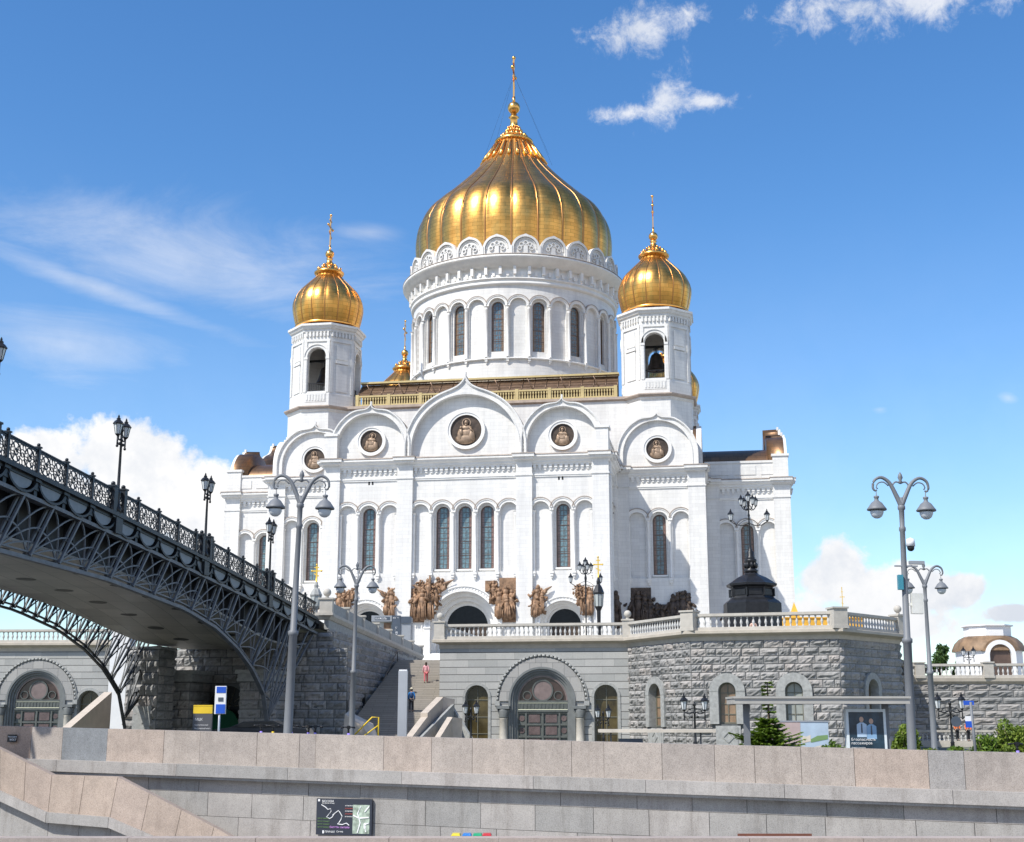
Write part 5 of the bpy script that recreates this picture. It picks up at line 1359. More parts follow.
# railing
lampL=[-44.8,-33.8,-22.8,-11.8,-1.5,10.2,21.4,32.4]
def railing(w0):
    r=MB()
    H=1.12
    for L in mods[:-1]:
        for z in (.10,.98): bbox(r,L,L+MOD,w0-.03,w0+.03,lambda q,z=z:zd(q)+z,lambda q,z=z:zd(q)+z+.05)
        bbox(r,L,L+MOD,w0-.06,w0+.06,lambda q:zd(q)+H-.06,lambda q:zd(q)+H)
        for (c,) in ((MOD*.28,),(MOD*.72,)):
            Lc=L+c; zc=zd(Lc)+.56
            def cir(rad,dc=0,dz=0,n=12,t=.026,ph=0,sweep=2*PI):
                pts=[BM(Lc+dc+rad*math.cos(ph+sweep*k/n),w0,zd(Lc)+.56+dz+rad*math.sin(ph+sweep*k/n)-.06*(dc+rad*math.cos(ph+sweep*k/n))) for k in range(n+1)]
                r.tube(pts,t,4,False)
            cir(.40,n=14,t=.032); cir(.13,t=.05,n=8)
            for k in range(6):
                a=k*PI/3; r.tube([BM(Lc+.13*math.cos(a),w0,zc+.13*math.sin(a)),BM(Lc+.40*math.cos(a),w0,zc+.40*math.sin(a))],.022,4,False)
            for sx_ in (-1,1):
                for sz in (-1,1): cir(.12,sx_*.44,sz*.30,8,.022); cir(.09,sx_*.26,sz*.2,6,.02)
                cir(.10,sx_*.54,0,6,.02)
    for L in [a for a in mods]:
        pass
    o=r.build('railing',MAT['bridgedark'],BR,bo)
    for L in mods[:-1]:
        if L<-14: continue
        p=MB(); 
        def pb(e,z0,z1,w=w0,L=L): bbox(p,L-e,L+e,w-e,w+e,lambda q:zd(L)+z0,lambda q:zd(L)+z1)
        pb(.085,-.05,1.16); pb(.12,1.16,1.22); pb(.11,.0,.15); c=BM(L,w0,zd(L)+1.29); p.ball(c,.08,8,6)
        p.build('railing_post',MAT['bridgedark'],o,bo)
for w in (.0,WID): railing(w)
for L in lampL:
    if L>-14:
        p=MB()
        for dL in (-.55,.55): bbox(p,L+dL-.15,L+dL+.15,-.17,.17,lambda q:zd(L)-.2,lambda q:zd(L)+1.22); bbox(p,L+dL-.19,L+dL+.19,-.21,.21,lambda q:zd(L)+1.22,lambda q:zd(L)+1.30); c=BM(L+dL,0,zd(L)+1.38); p.ball(c,.11,8,6)
        bbox(p,L-.35,L+.35,-.18,.18,lambda q:zd(L)-.9,lambda q:zd(L)+.1)
        p.build('lamp_pedestal',MAT['bridgedark'],BR,bo)
# masonry abutment
AB=MB()
ab=thing('bridge_abutment','rock faced stone abutment with two square piers under the end of the footbridge','abutment',(BM(36,4.8,0)[0],BM(36,4.8,0)[1],STREET)); abo=(BM(36,4.8,0)[0],BM(36,4.8,0)[1],STREET)
def AMf(L,w_start): 
    # frame facing the river: s along -w (image right), d toward the camera
    o=BM(L,w_start,0); return frame((o[0],o[1]),(-BW.x,-BW.y),(-BT.x,-BT.y))
Mx=AMf(42.5,11.0); rough_wall('back_wall',Mx,0,13.4,STREET,4.9,[(4.9,1.35,1.5,STREET,1.0)],ab,seed=31,off=abo)
g=MB(); g.M=Mx; g.add([(p[0],-.4,p[1]) for p in archshape(4.9,1.35,STREET,1.0)],[tuple(range(17))]); aw=g.build('arched_window',MAT['glass_dark'],ab,abo)
g=MB(); g.M=Mx
for k in range(6): a=PI*k/5; g.tube([(4.9,-.38,1.0),(4.9+1.3*math.cos(a),-.38,1.0+1.3*math.sin(a))],.04,4)
for x in (4.1,4.9,5.7): g.box(x-.03,x+.03,-.4,-.34,STREET,1.0)
g.build('window_bars',MAT['winframe2'],aw,abo)
def pier_block(w_c,L,width,depth,z1,seed):
    Mp=AMf(L,w_c+width/2)
    o=rough_wall('pier',Mp,0,width,STREET,z1,[],ab,course=.62,bl=1.1,seed=seed,off=abo,proud=.08)
    # side faces
    M_=frame((Mp(width,0,0)[0],Mp(width,0,0)[1]),(BT.x,BT.y),(-BW.x,-BW.y)); rough_wall('pier_side',M_,0,depth,STREET,z1,[],o,course=.62,bl=1.1,seed=seed+1,off=abo,proud=.08)
    p0=Mp(0,0,0); M_=frame((p0[0]+BT.x*depth,p0[1]+BT.y*depth),(-BT.x,-BT.y),(BW.x,BW.y)); rough_wall('pier_side',M_,0,depth,STREET,z1,[],o,course=.62,bl=1.1,seed=seed+2,off=abo,proud=.08)
    c=MB(); c.M=Mp; c.box(-.18,width+.18,-depth,.2,z1-.55,z1-.35); c.box(-.12,width+.12,-depth,.14,z1-.35,z1-.05); c.box(-.3,width+.3,-depth,.32,z1-.05,z1+.2); c.build('pier_cap',MAT['surround'],o,abo)
pier_block(8.3,38.8,1.8,3.6,3.1,41); pier_block(2.85,38.8,2.1,3.6,3.1,51)
# left end pier, catching the sun
Me=AMf(35.6,10.5); rough_wall('end_pier',Me,0,2.2,STREET,4.55,[],ab,course=.72,bl=1.2,seed=61,off=abo,proud=.2)
q=Me(2.2,0,0); rough_wall('end_pier_side',frame((q[0],q[1]),(BT.x,BT.y),(-BW.x,-BW.y)),0,2.6,STREET,4.55,[],ab,seed=62,off=abo,proud=.08)
q=Me(0,0,0); rough_wall('end_pier_side',frame((q[0]+BT.x*2.6,q[1]+BT.y*2.6),(-BT.x,-BT.y),(BW.x,BW.y)),0,2.6,STREET,4.55,[],ab,seed=63,off=abo)
c=MB(); c.M=Me; c.box(-.1,2.3,-2.6,.1,4.57,4.72); c.build('end_pier_cap',MAT['surround'],ab,abo); c=MB(); c.M=Me; c.box(.7,1.9,.0,.28,-.6,.9); c.build('plain_block',MAT['surround'],ab,abo)
# near end wall below the railing end (right of the near pier)
Mn=AMf(42.9,-.15); rough_wall('return_wall',AMf(43.0,2.2),0,3.4,STREET,6.0,[],ab,seed=64,off=abo)
gn=MB(); gn.M=AMf(41.5,11.0)
pts=[(3.4,STREET)]+[(3.4,-.4)]+[(4.0,.5),(4.9,.95),(5.8,.5),(6.3,-.3)]+[(6.3,STREET)]
gn.prism(pts,-.1,.12); gno=gn.build('green_hoarding',MAT['green'],None,(BM(41.5,4,0)[0],BM(41.5,4,0)[1],STREET)); gno.location=(BM(41.5,4,0)[0],BM(41.5,4,0)[1],STREET); tag(gno,'dark green hoarding in the shade before the arched window under the bridge','hoarding')
# ================================================================== LAMPS
def lantern(b,gl,c,s=1.0):
    """hexagonal street lantern; c = base centre"""
    x,y,z=c
    b.lathe([(.03*s,z-.12*s),(.10*s,z-.05*s),(.13*s,z)],6,(x,y),0,True,False)
    gl.lathe([(.11*s,z),(.20*s,z+.46*s)],6,(x,y),0,True,False)
    for k in range(6):
        a=PI*k/3; b.tube([(x+.12*s*math.cos(a),y+.12*s*math.sin(a),z),(x+.21*s*math.cos(a),y+.21*s*math.sin(a),z+.47*s)],.014*s,4,False)
    b.lathe([(.25*s,z+.46*s),(.26*s,z+.50*s),(.17*s,z+.62*s),(.09*s,z+.68*s),(.10*s,z+.74*s),(.04*s,z+.80*s),(.05*s,z+.84*s),(.01*s,z+.93*s)],6,(x,y),0,True,False)
def bridge_lamp(name,label,H,loc,rz,group,spread=.42,dh=0,two=True):
    t=thing(name,label,'street lamp',loc,rz,group)
    b=MB(); b.lathe([(.20,0),(.20,.25),(.13,.35),(.11,.9),(.13,.95),(.075,1.05),(.055,H-1.2),(.09,H-1.15),(.06,H-1.1),(.06,H-.75),(.10,H-.7),(.04,H-.5)],12)
    b.build('post',MAT['iron'],t)
    for sg in (-1,1):
        l=MB(); g=MB(); lantern(l,g,(sg*spread,0,H-.93),1.0); o=l.build('lantern',MAT['iron'],t); g.build('lantern_glass',MAT['lampglass'],o)
    a=MB()
    for sg in (-1,1):
        a.tube([(0,0,H-1.05),(sg*spread*.5,0,H-1.18),(sg*spread,0,H-1.1)],.035,6); a.tube([(sg*.05,0,H-.85),(sg*spread*.6,0,H-.95),(sg*spread*.75,0,H-1.1)],.022,5)
        a.tube([(sg*spread,0,H-1.5),(sg*spread,0,H-1.05)],.04,6); a.ball((sg*spread,0,H-1.5),.07,8,6); a.ball((sg*.18,0,H-1.35),.08,8,6)
    a.build('arm',MAT['iron'],t)
    return t
bang=math.atan2(BT.y,BT.x)
names={-11.8:'ornate black twin lantern lamp on the bridge, beyond the left edge',-1.5:'black twin lantern lamp on the bridge, cut by the left photo edge',10.2:'black twin lantern lamp on the bridge in front of the white cloud',21.4:'ornate black twin lantern lamp on the bridge just left of the cathedral',32.4:'black twin lantern lamp on the bridge against the left wing of the cathedral'}
for L in (-1.5,10.2,21.4,32.4):
    p=BM(L,.0,zd(L)+.05); bridge_lamp('bridge_lamp',names[L],4.65,p,bang,'twin lantern lamps on the footbridge')
def street_lamp(label,x,y,H,z0_,lean=0,rz=0,extras=False):
    t=thing('street_lamp',label,'street lamp',(x,y,z0_),rz,'grey double arm street lamps along the embankment road'); t.rotation_euler=(0,lean,rz)
    b=MB(); b.lathe([(.22,0),(.22,.3),(.165,.4),(.155,H*.42),(.19,H*.423),(.19,H*.435),(.125,H*.44),(.095,H*.80),(.125,H*.805),(.125,H*.815),(.09,H*.82),(.10,H*.875),(.14,H*.88),(.14,H*.89),(.085,H*.895),(.085,H*.92)],16)
    b.build('post',MAT['polegrey'],t)
    a=MB(); zb=H*.90
    for sg in (-1,1):
        pts=[(0,0,zb-.1),(sg*.18,0,zb+.3),(sg*.42,0,zb+.78),(sg*.72,0,zb+.98),(sg*.98,0,zb+.86),(sg*1.05,0,zb+.60),(sg*.98,0,zb+.47),(sg*.90,0,zb+.50)]
        P3=interp([(p[0],p[2]) for p in pts],4); nn=len(P3)
        a.tube([(p[0],0,p[1]) for p in P3],.07,8,rr=[.11-.08*(i/(nn-1))**.6 for i in range(nn)])
        a.tube([(q[0],0,q[1]) for q in interp([(sg*.46,zb+.66),(sg*.64,zb+.80),(sg*.84,zb+.76),(sg*.92,zb+.60),(sg*.86,zb+.55)],3)],.025,6)
        a.tube([(q[0],0,q[1]) for q in interp([(sg*.20,zb+.40),(sg*.30,zb+.66),(sg*.18,zb+.82),(sg*.0,zb+.76)],4)],.03,6)
    a.build('arm',MAT['polegrey'],t)
    f=MB(); f.lathe([(.03,zb+.74),(.09,zb+.80),(.05,zb+.88),(.10,zb+.98),(.07,zb+1.1),(.01,zb+1.2)],10); f.build('finial',MAT['polegrey'],t)
    for sg in (-1,1):
        s=MB(); x0=sg*.93; z0=zb+.46; s.lathe([(.015,z0),(.02,z0-.18),(.10,z0-.2),(.10,z0-.26),(.07,z0-.3),(.09,z0-.38),(.20,z0-.46),(.31,z0-.62),(.37,z0-.70),(.36,z0-.74),(.26,z0-.74)],20,(x0,0)); o=s.build('lamp_shade',MAT['polegrey'],t)
        g=MB(); g.lathe([(.24,z0-.76),(.25,z0-.84),(.19,z0-.97),(.10,z0-1.04),(.0,z0-1.06)],18,(x0,0)); g.build('globe',MAT['globe'],o)
    if extras:
        def add(nm,fn,mat,par=t):
            q=MB(); fn(q); return q.build(nm,MAT[mat],par)
        add('camera',lambda q:q.lathe([(.02,H*.74+.42),(.15,H*.74+.36),(.17,H*.74+.1)],12,(.24,-.15)),'white')
        add('camera_lens',lambda q:q.ball((.24,-.15,H*.74+.05),.14,10,8),'black')
        add('bracket',lambda q:(q.box(-.35,.5,-.06,.06,H*.68,H*.68+.05),q.box(.2,.75,-.1,.08,H*.68+.1,H*.68+.22)),'kiosk')
        add('blue_box',lambda q:q.box(-.28,-.10,-.2,.0,H*.60,H*.60+.55),'teal')
        add('white_box',lambda q:(q.box(.20,.62,-.16,.08,H*.52,H*.52+.75),q.box(.1,.2,-.06,.0,H*.52+.3,H*.52+.4)),'boxwhite')
    return t
MAT['boxwhite']=plain('off_white_box',(.62,.62,.58),.5)
def lampat(pb,ptop,Y,label,extras=False,rz=0,lean=.016):
    x=at(pb,740,Y).x; top=at(pb,ptop,Y); z0_=ground_at(x,Y)+.1 if Y<60 else -1.9; H=(top.z-z0_-1.2)/.9
    return street_lamp(label,x,Y,H,z0_,lean,rz,extras)
lampat(287,470,50,'tall grey double arm street lamp in front of the footbridge end, left of the stairs',lean=.020)
lampat(351,562,77,'farther grey double arm street lamp in front of the stair side wall',lean=.010)
lampat(911,472,50,'tall grey double arm street lamp carrying a white surveillance camera',True,lean=.020)
lampat(934,562,75,'farther grey double arm street lamp just right of the lamp with the camera',lean=.006)
def candelabra(label,loc,H,tiers,group=None,s=1.0,base=True,rz=0):
    t=thing('candelabra_lamp',label,'lamp',loc,rz,group)
    b=MB(); b.lathe([(.42*s,0),(.42*s,.2),(.30*s,.3),(.34*s,.6),(.20*s,.75),(.14*s,.9),(.09*s,1.2),(.07*s,H*.55),(.12*s,H*.57),(.07*s,H*.6),(.10*s,H*.7),(.16*s,H*.74),(.06*s,H*.78),(.05*s,H*.86)],14); b.build('post',MAT['iron'],t)
    for (rad,z,n,a0,ls) in tiers:
        for k in range(n):
            a=a0+2*PI*k/n; c,s_=math.cos(a),math.sin(a)
            m=MB(); m.tube([(0,0,z-.25*ls),(rad*.35*c,rad*.35*s_,z-.42*ls),(rad*.7*c,rad*.7*s_,z-.38*ls),(rad*c,rad*s_,z-.1*ls)],.045*s,6); m.tube([(0,0,z+.1),(rad*.3*c,rad*.3*s_,z-.05),(rad*.6*c,rad*.6*s_,z-.38*ls)],.025*s,5)
            if rad>0.01: m.build('arm',MAT['iron'],t)
            l=MB(); g=MB(); lantern(l,g,(rad*c,rad*s_,z),ls); o=l.build('lantern',MAT['iron'],t); g.build('lantern_glass',MAT['lampglass'],o)
    return t
# big candelabra on the octagonal base
cb_=at(757,608,104); zt0=TERR
OB=thing('lamp_pedestal','big black octagonal cast iron pedestal on the terrace carrying the tallest candelabra','pedestal',(cb_.x,106,zt0))
zy=lambda y: at(757,y,106).z-zt0
top=zy(573)
b=MB(); b.lathe([(2.3,0),(2.3,zy(604)),(2.1,zy(601.5)),(1.8,zy(599)),(1.66,zy(596.5)),(1.62,zy(590)),(1.7,zy(588)),(2.0,zy(586.5)),(2.02,zy(584.5)),(1.8,zy(583)),(1.2,zy(578)),(.6,zy(574.5)),(.5,top)],8,(0,0),PI/8,False,False)
b.build('octagonal_base',MAT['iron'],OB); b=MB()
for k in range(8):
    a=k*PI/4; n=(math.sin(a),-math.cos(a)); tt=(math.cos(a),math.sin(a)); b.M=frame((n[0]*1.52,n[1]*1.52),tt,n); b.box(-.5,.5,-.1,.06,zy(596),zy(590.5)); b.box(.62,.74,-.1,.16,zy(597),zy(589)); b.M=None
b.build('base_panels',MAT['iron'],OB)
b=MB(); b.lathe([(.5,top-.02),(.58,top+.2),(.36,top+.35),(.42,top+.8),(.5,top+.95),(.45,top+1.1)],12); 
for k in range(8): a=k*PI/4; b.ball((.42*math.cos(a),.42*math.sin(a),top+.6),.16,6,5,1,1,1.6)
b.build('urn',MAT['iron'],OB)
zz=zt0+top+1.05; Hc=at(757,488.5,106).z-zz; zq=lambda y: at(757,y,106).z-zz
candelabra('tall black five lantern candelabra standing on the black octagonal pedestal',(cb_.x,106,zz-.02),Hc+.5,[(0,zq(501),1,0,.95),(.66,zq(505),4,.35,.9),(1.45,zq(520),2,0,1.0)],s=.85)
c2=at(586,612,113); H2=at(586,556,113).z-TERR
candelabra('black two tier candelabra behind the balustrade before the right portal',(c2.x,113,TERR),H2+.4,[(0,H2-.85,1,0,.85),(.5,H2-1.2,4,.3,.8),(1.25,H2-2.2,2,0,.85)],s=.7)
c3=at(787,600,118); candelabra('small black lantern post half hidden behind the octagonal pedestal',(c3.x,122,TERR),4.2,[(.5,2.6,3,.4,.65),(0,3.4,1,0,.6)],s=.6)
# ornate lantern shrine with gold cross (two)
def cross_lantern(label,px,ptop,Y,pz=None,dark='iron'):
    top=at(px,ptop,Y); H=top.z-TERR; t=thing('cross_lantern',label,'lantern',(top.x,Y,TERR),-A9,'posts topped by golden crosses')
    b=MB(); b.lathe([(.42,0),(.42,.25),(.22,.35),(.16,H*.25),(.22,H*.28),(.15,H*.31),(.17,H*.44),(.34,H*.485)],8,(0,0),0,True,False); b.build('post',MAT[dark],t)
    g=MB(); g.lathe([(.33,H*.485),(.40,H*.60),(.36,H*.625)],8,(0,0),0,True,False); o=g.build('lantern_body',MAT['lampglass2'],t)
    f=MB(); f.lathe([(.46,H*.61),(.47,H*.625),(.30,H*.68),(.15,H*.71),(.17,H*.74),(.07,H*.78)],8,(0,0),0,True,False)
    for k in range(8): a=k*PI/4; f.tube([(.34*math.cos(a),.34*math.sin(a),H*.485),(.42*math.cos(a),.42*math.sin(a),H*.61)],.022,4)
    f.build('roof',MAT[dark],t)
    c=ocross(H*.22,.36,H*.77,.05); c.build('cross',MAT['goldpaint'],t)
MAT['goldpaint']=plain('yellow_gold_paint',(.85,.55,.08),.35,.4,.05)
MAT['lampglass2']=plain('frosted_lantern_glass',(.42,.45,.44),.3,0,.1)
cross_lantern('black ornate lantern topped by a golden cross beside the right portal',598,556,112)
cross_lantern('lantern with a golden cross seen above the end of the bridge railing',317,564,100,dark='surround')
# small distant crosses and a yellow awning beyond the balustrade
dc=at(843,612,150); t=thing('chapel_turret','small white turret with a thin gold cross far behind the terrace corner','turret',(dc.x,150,TERR))
hh=at(843,584,150).z-TERR
b=MB(); b.lathe([(.9,0),(.9,hh*.38),(1.05,hh*.4),(.75,hh*.5),(.5,hh*.62),(.3,hh*.68)],8); b.build('turret_body',MAT['trimgrey'],t); b=ocross(hh*.30,.22,hh*.66,.035); b.build('cross',MAT['goldpaint'],t)
yt=at(828,618,118); t=thing('yellow_kiosk','kiosk with a bright yellow front standing behind the balustrade at the terrace corner','kiosk',(yt.x,120,TERR))
b=MB(); b.box(-3.5,3.4,-1,1,0,3.5); b.build('kiosk_body',MAT['awning'],t); b=MB(); b.box(-3.6,3.5,-1.1,1.1,3.5,3.6); b.add([(-2.9,-.5,3.6),(-2.1,-.5,3.6),(-2.1,.5,3.6),(-2.9,.5,3.6),(-2.5,0,5.0)],[(0,1,4),(1,2,4),(2,3,4),(3,0,4)]); b.build('roof',MAT['awning'],t)
# low twin lantern lamps in front of the terrace
def low_lamp(px,ptop,Y,label,spread=.62):
    top=at(px,ptop,Y); H=top.z-STREET; return bridge_lamp('twin_lantern_lamp',label,H,(top.x,Y,STREET),R_(10),'low black twin lantern lamps in front of the terrace',spread)
low_lamp(694,693,79,'low black twin lantern lamp in front of the rock faced wall, between the shelters')
low_lamp(949,692,80,'low black twin lantern lamp before the low balustrade at far right',.75)
low_lamp(471,700,98,'low black twin lantern lamp in front of the left side window of the arched doorway',.4)
low_lamp(603,704,99,'low black twin lantern lamp in front of the right side window of the arched doorway',.4)
nd=at(957,727,79.5); t=MB(); t.lathe([(.0,0),(.30,.0),(.30,.06),(0,.06)],18,smooth=False); 
o=t.build('round_notice',MAT['kioskdark'],None); o.rotation_euler=(PI/2,0,0); o.location=(nd.x,79.6,nd.z+.3); tag(o,'dark round board fixed beside the twin lantern lamp at far right','notice board')
# ================================================================== STREET FURNITURE
def textobj(s,size,loc,rot,mat,parent,name='lettering',align='LEFT'):
    c=bpy.data.curves.new(name,'FONT'); c.body=s; c.size=size; c.align_x=align; c.extrude=.004
    o=bpy.data.objects.new(name,c); COL.objects.link(o)
    bpy.context.view_layer.update(); dg=bpy.context.evaluated_depsgraph_get()
    me=bpy.data.meshes.new_from_object(o.evaluated_get(dg)); COL.objects.unlink(o); bpy.data.objects.remove(o)
    m=bpy.data.objects.new(name,me); COL.objects.link(m); me.materials.clear(); me.materials.append(MAT[mat]); m.location=loc; m.rotation_euler=rot
    if parent is not None: m.parent=parent
    return m
UP=(PI/2,0,0)
MAT['textwhite']=plain('white_lettering',(.85,.85,.85),.5)
# bus shelter
a=at(732,701,47); c=at(906,701,47); W=c.x-a.x
SH=thing('bus_shelter','flat roofed silver bus shelter with a lit framed poster, right of the young fir tree','bus shelter',((a.x+c.x)/2,47.3,ground_at((a.x+c.x)/2,47.3))); hs=a.z-ground_at((a.x+c.x)/2,47.3)
b=MB(); b.box(-W/2,W/2,-.75,.9,hs-.10,hs+.08); b.box(-W/2-.03,W/2+.03,-.80,.95,hs+.08,hs+.15); b.build('roof',MAT['shelter'],SH)
for px in (748,888):
    x=at(px,720,47).x-(a.x+c.x)/2; b=MB(); b.box(x-.10,x+.10,-.08,.08,0,hs-.1); b.build('post',MAT['polegrey'],SH)
px0,px1=847,887; x0=at(px0,720,47).x-(a.x+c.x)/2; x1=at(px1,720,47).x-(a.x+c.x)/2; zt1=at(860,709,47).z-SH.location.z
b=MB(); b.box(x0,x1,-.16,.10,.12,zt1); fr=b.build('poster_frame',MAT['silver2'] if 'silver2' in MAT else MAT['white'],SH)
po=MB(); e=.09; po.add([(x0+e,-.165,.2),(x1-e,-.165,.2),(x1-e,-.165,zt1-.1),(x0+e,-.165,zt1-.1)],[(0,1,2,3)]); poster=po.build('poster',MAT['posterdark'] if 'posterdark' in MAT else MAT['kioskdark'],fr)
pm=(x0+x1)/2
def flat(poly,y,mat,name,parent):
    m=MB(); m.add([(p[0],y,p[1]) for p in poly],[tuple(range(len(poly)))]); return m.build(name,MAT[mat],parent)
zc=zt1-.62
for dx,h,mt in ((-.16,0,'shirt'),(.17,-.06,'shirt2')):
    flat([(pm+dx-.17,zc-.32+h),(pm+dx+.17,zc-.32+h),(pm+dx+.17,zc+.10+h),(pm+dx+.06,zc+.17+h),(pm+dx-.06,zc+.17+h),(pm+dx-.17,zc+.10+h)],-.169,mt,'printed_figure',poster)
    flat([(pm+dx+.075*math.cos(k*PI/5),zc+.27+h+.095*math.sin(k*PI/5)) for k in range(10)],-.170,'skin','printed_face',poster)
    flat([(pm+dx+.02,zc+.13+h),(pm+dx+.03,zc-.16+h),(pm+dx,zc-.2+h),(pm+dx-.03,zc-.16+h),(pm+dx-.02,zc+.13+h)],-.1705,'kioskdark','printed_tie',poster)
for s_,z_,sz in (('Безопасность',zt1-1.06,.125),('пассажиров',zt1-1.18,.12),('Внимательность',zt1-1.31,.06)):
    textobj(s_,sz,(x0+.14,-.172,z_),UP,'textwhite',fr)
b=MB(); b.box(-W/2+.5,W/2-1.6,.35,.40,.3,.34); b.box(-W/2+1,W/2-2.6,.0,.4,.45,.5); b.box(-W/2+1.1,-W/2+1.2,.1,.3,0,.45); b.box(W/2-2.8,W/2-2.7,.1,.3,0,.45); b.build('bench',MAT['polegrey'],SH)
# low flat roofed canopy, left of it
a=at(600,732,52); c=at(716,732,52); W2=c.x-a.x; hl_=a.z-STREET
CA=thing('low_canopy','low cream flat roofed canopy on thin posts in front of the small arched window','canopy',((a.x+c.x)/2,52.6,STREET))
b=MB(); b.box(-W2/2,W2/2,-.6,.6,hl_-.02,hl_+.10); b.build('roof',MAT['cream'] if 'cream' in MAT else MAT['beige'],CA)
for x in (-W2/2+.45,W2/2-.5): b=MB(); b.box(x-.03,x+.03,-.03,.03,0,hl_); b.build('post',MAT['polegrey'],CA)
b=MB(); b.box(-W2/2+.75,-W2/2+1.65,-.25,.25,.0,hl_-.25); b.build('ticket_box',MAT['kioskdark'],CA)
# picture panels behind
a=at(780,745,70); c=at(801,745,70); d=at(829,745,70); z0=at(800,722,70).z
t=thing('picture_board','long board with a plain pink panel and a printed city view beside the fir tree','board',(c.x,70,STREET))
b=MB(); b.box(a.x-c.x-.6,0,-.05,.05,.2,z0-STREET); b.build('pink_panel',MAT['pinkpanel'] if 'pinkpanel' in MAT else MAT['beige'],t)
b=MB(); b.box(.0,d.x-c.x,-.04,.05,.2,z0-STREET); pb=b.build('printed_view',MAT['skyprint'],t)
h=z0-STREET; w=d.x-c.x
flat([(.05,.25),(w-.05,.25),(w-.05,h*.42),(w*.7,h*.46),(w*.35,h*.40),(.05,h*.44)],-.05,'cream','printed_town',pb); flat([(w*.35,h*.52),(w-.05,h*.60),(w-.05,h*.7),(w*.6,h*.68),(w*.35,h*.6)],-.052,'greenprint','printed_trees',pb); flat([(.05,h*.5),(w*.35,h*.55),(w*.35,h*.7),(w*.2,h*.66),(.05,h*.68)],-.052,'cream','printed_domes',pb)
b=MB(); b.box(a.x-c.x-.65,w+.05,-.07,.07,h,h+.07); b.build('board_frame',MAT['kiosk'],t)
# info totem and bus stop sign under the bridge
a=at(192,745,56); c=at(211,745,56); z1=at(200,705,56).z
t=thing('info_totem','dark grey information panel with a yellow top band under the bridge','information sign',((a.x+c.x)/2,56,STREET)); w=(c.x-a.x)/2; h=z1-STREET
b=MB(); b.box(-w,w,-.08,.08,0,h-.35); b.build('panel',MAT['panelgrey'],t); b=MB(); b.box(-w,w,-.085,.085,h-.34,h-.06); b.box(-w,w,-.085,.085,h-.05,h); b.build('yellow_band',MAT['yellow'],t)
textobj('МЦК',.14,(-w+.08,-.085,h-.62),UP,'textwhite',t)
for i,s_ in enumerate(('Кропоткинская','Патриарший мост','Храм Христа Спасителя','Причал')): textobj(s_,.075,(-w+.08,-.085,h-.82-.14*i),UP,'textwhite',t)
a=at(218,745,55); z1=at(218,686,55).z; h=z1-STREET
t=thing('bus_stop_sign','white and blue bus stop sign on a thin pole beside the yellow topped panel','bus stop sign',(a.x,55,STREET))
b=MB(); b.tube([(0,0,0),(0,0,h-.2)],.045,8); b.build('pole',MAT['silver'],t)
b=MB(); b.box(-.20,.24,-.07,.07,h-1.1,h); b.build('sign_box',MAT['white'],t)
b=MB(); b.box(-.14,.23,-.085,-.07,h-.27,h-.03); b.build('blue_field',MAT['signblue'],t); b=MB(); b.box(-.14,.23,-.085,-.07,h-1.08,h-.72); b.build('blue_field',MAT['signblue'],t)
b=MB(); b.box(-.06,.14,-.09,-.07,h-.60,h-.45); b.build('pictogram',MAT['kioskdark'],t)
# tall silver pylon
a=at(402,745,52); z1=at(402,671,52).z
t=thing('silver_pylon','tall plain silver metal pylon standing in front of the stairs','pylon',(a.x,52,STREET)); b=MB(); b.box(-.17,.17,-.17,.17,0,z1-STREET); b.build('shaft',MAT['silver'],t); b=MB(); b.box(-.15,.15,-.15,.15,z1-STREET,z1-STREET+.05); b.build('cap',MAT['white'],t)
# route flag sign at right
a=at(976,750,55); z1=at(973,702,55).z; h=z1-STREET
t=thing('route_sign_pole','thin pole with small blue and white flags at far right before the shrubs','sign',(a.x,55,STREET))
b=MB(); b.tube([(0,0,0),(-.08,0,h)],.055,8); b.build('pole',MAT['polegrey'],t); b=MB(); b.box(-.36,.05,-.02,.02,h-.12,h+.05); b.build('top_flag',MAT['signblue'],t)
b=MB(); b.box(-.34,-.08,-.02,.02,h-1.0,h-.55); b.build('white_plate',MAT['white'],t); b=MB(); b.box(-.34,-.08,-.03,.03,h-1.0,h-.75); b.build('blue_plate',MAT['signblue'],t)
# fountain-like grey kiosk at the stair head
a=at(371,640,143); b_=at(392,640,143); c=at(400,640,143); zt1=at(385,615.5,143).z; zb1=TERR; ko=(a.x,143,zb1)
t=thing('ticket_kiosk','grey kiosk with a lettered fascia standing on the terrace behind the stair side wall','kiosk',ko); w=c.x-a.x; h=zt1-zb1
b=MB(); b.box(0,w-.9,0,3,h-.62,h); b.build('fascia',MAT['kiosk'],t)
b=MB(); b.box(w-.85,w,-.03,3,0,h); b.build('dark_panel',MAT['kioskdark'],t)
b=MB(); b.box(w,w+1.1,.1,3,0,h-.1); b.build('side_wall',MAT['kiosk'],t); b=MB(); b.box(w+.1,w+1.15,-.02,.1,h-.8,h-.1); b.build('side_fascia',MAT['kioskdark'],t)
b=MB(); b.box(.1,w-.9,.5,2.9,0,h-.62); b.build('counter_front',MAT['kiosk2'] if 'kiosk2' in MAT else MAT['white'],t)
b=MB(); b.box(.35,w-1.1,-.02,0,h-.48,h-.14); b.build('name_board',MAT['kioskdark'],t)
b=MB(); b.box(w*.42,w-1.05,.4,.5,h-1.7,h-.75); b.build('picture',MAT['relief'],t)
textobj('КАФЕЛЬ',.29,(.42,-.03,h-.42),UP,'textwhite',t); textobj('кафе',.26,(w-.78,-.04,h-.32),UP,'textwhite',t); tt=textobj('кафе',.40,(w-.28,-.04,h-2.1),(PI/2,-PI/2,0),'textwhite',t)
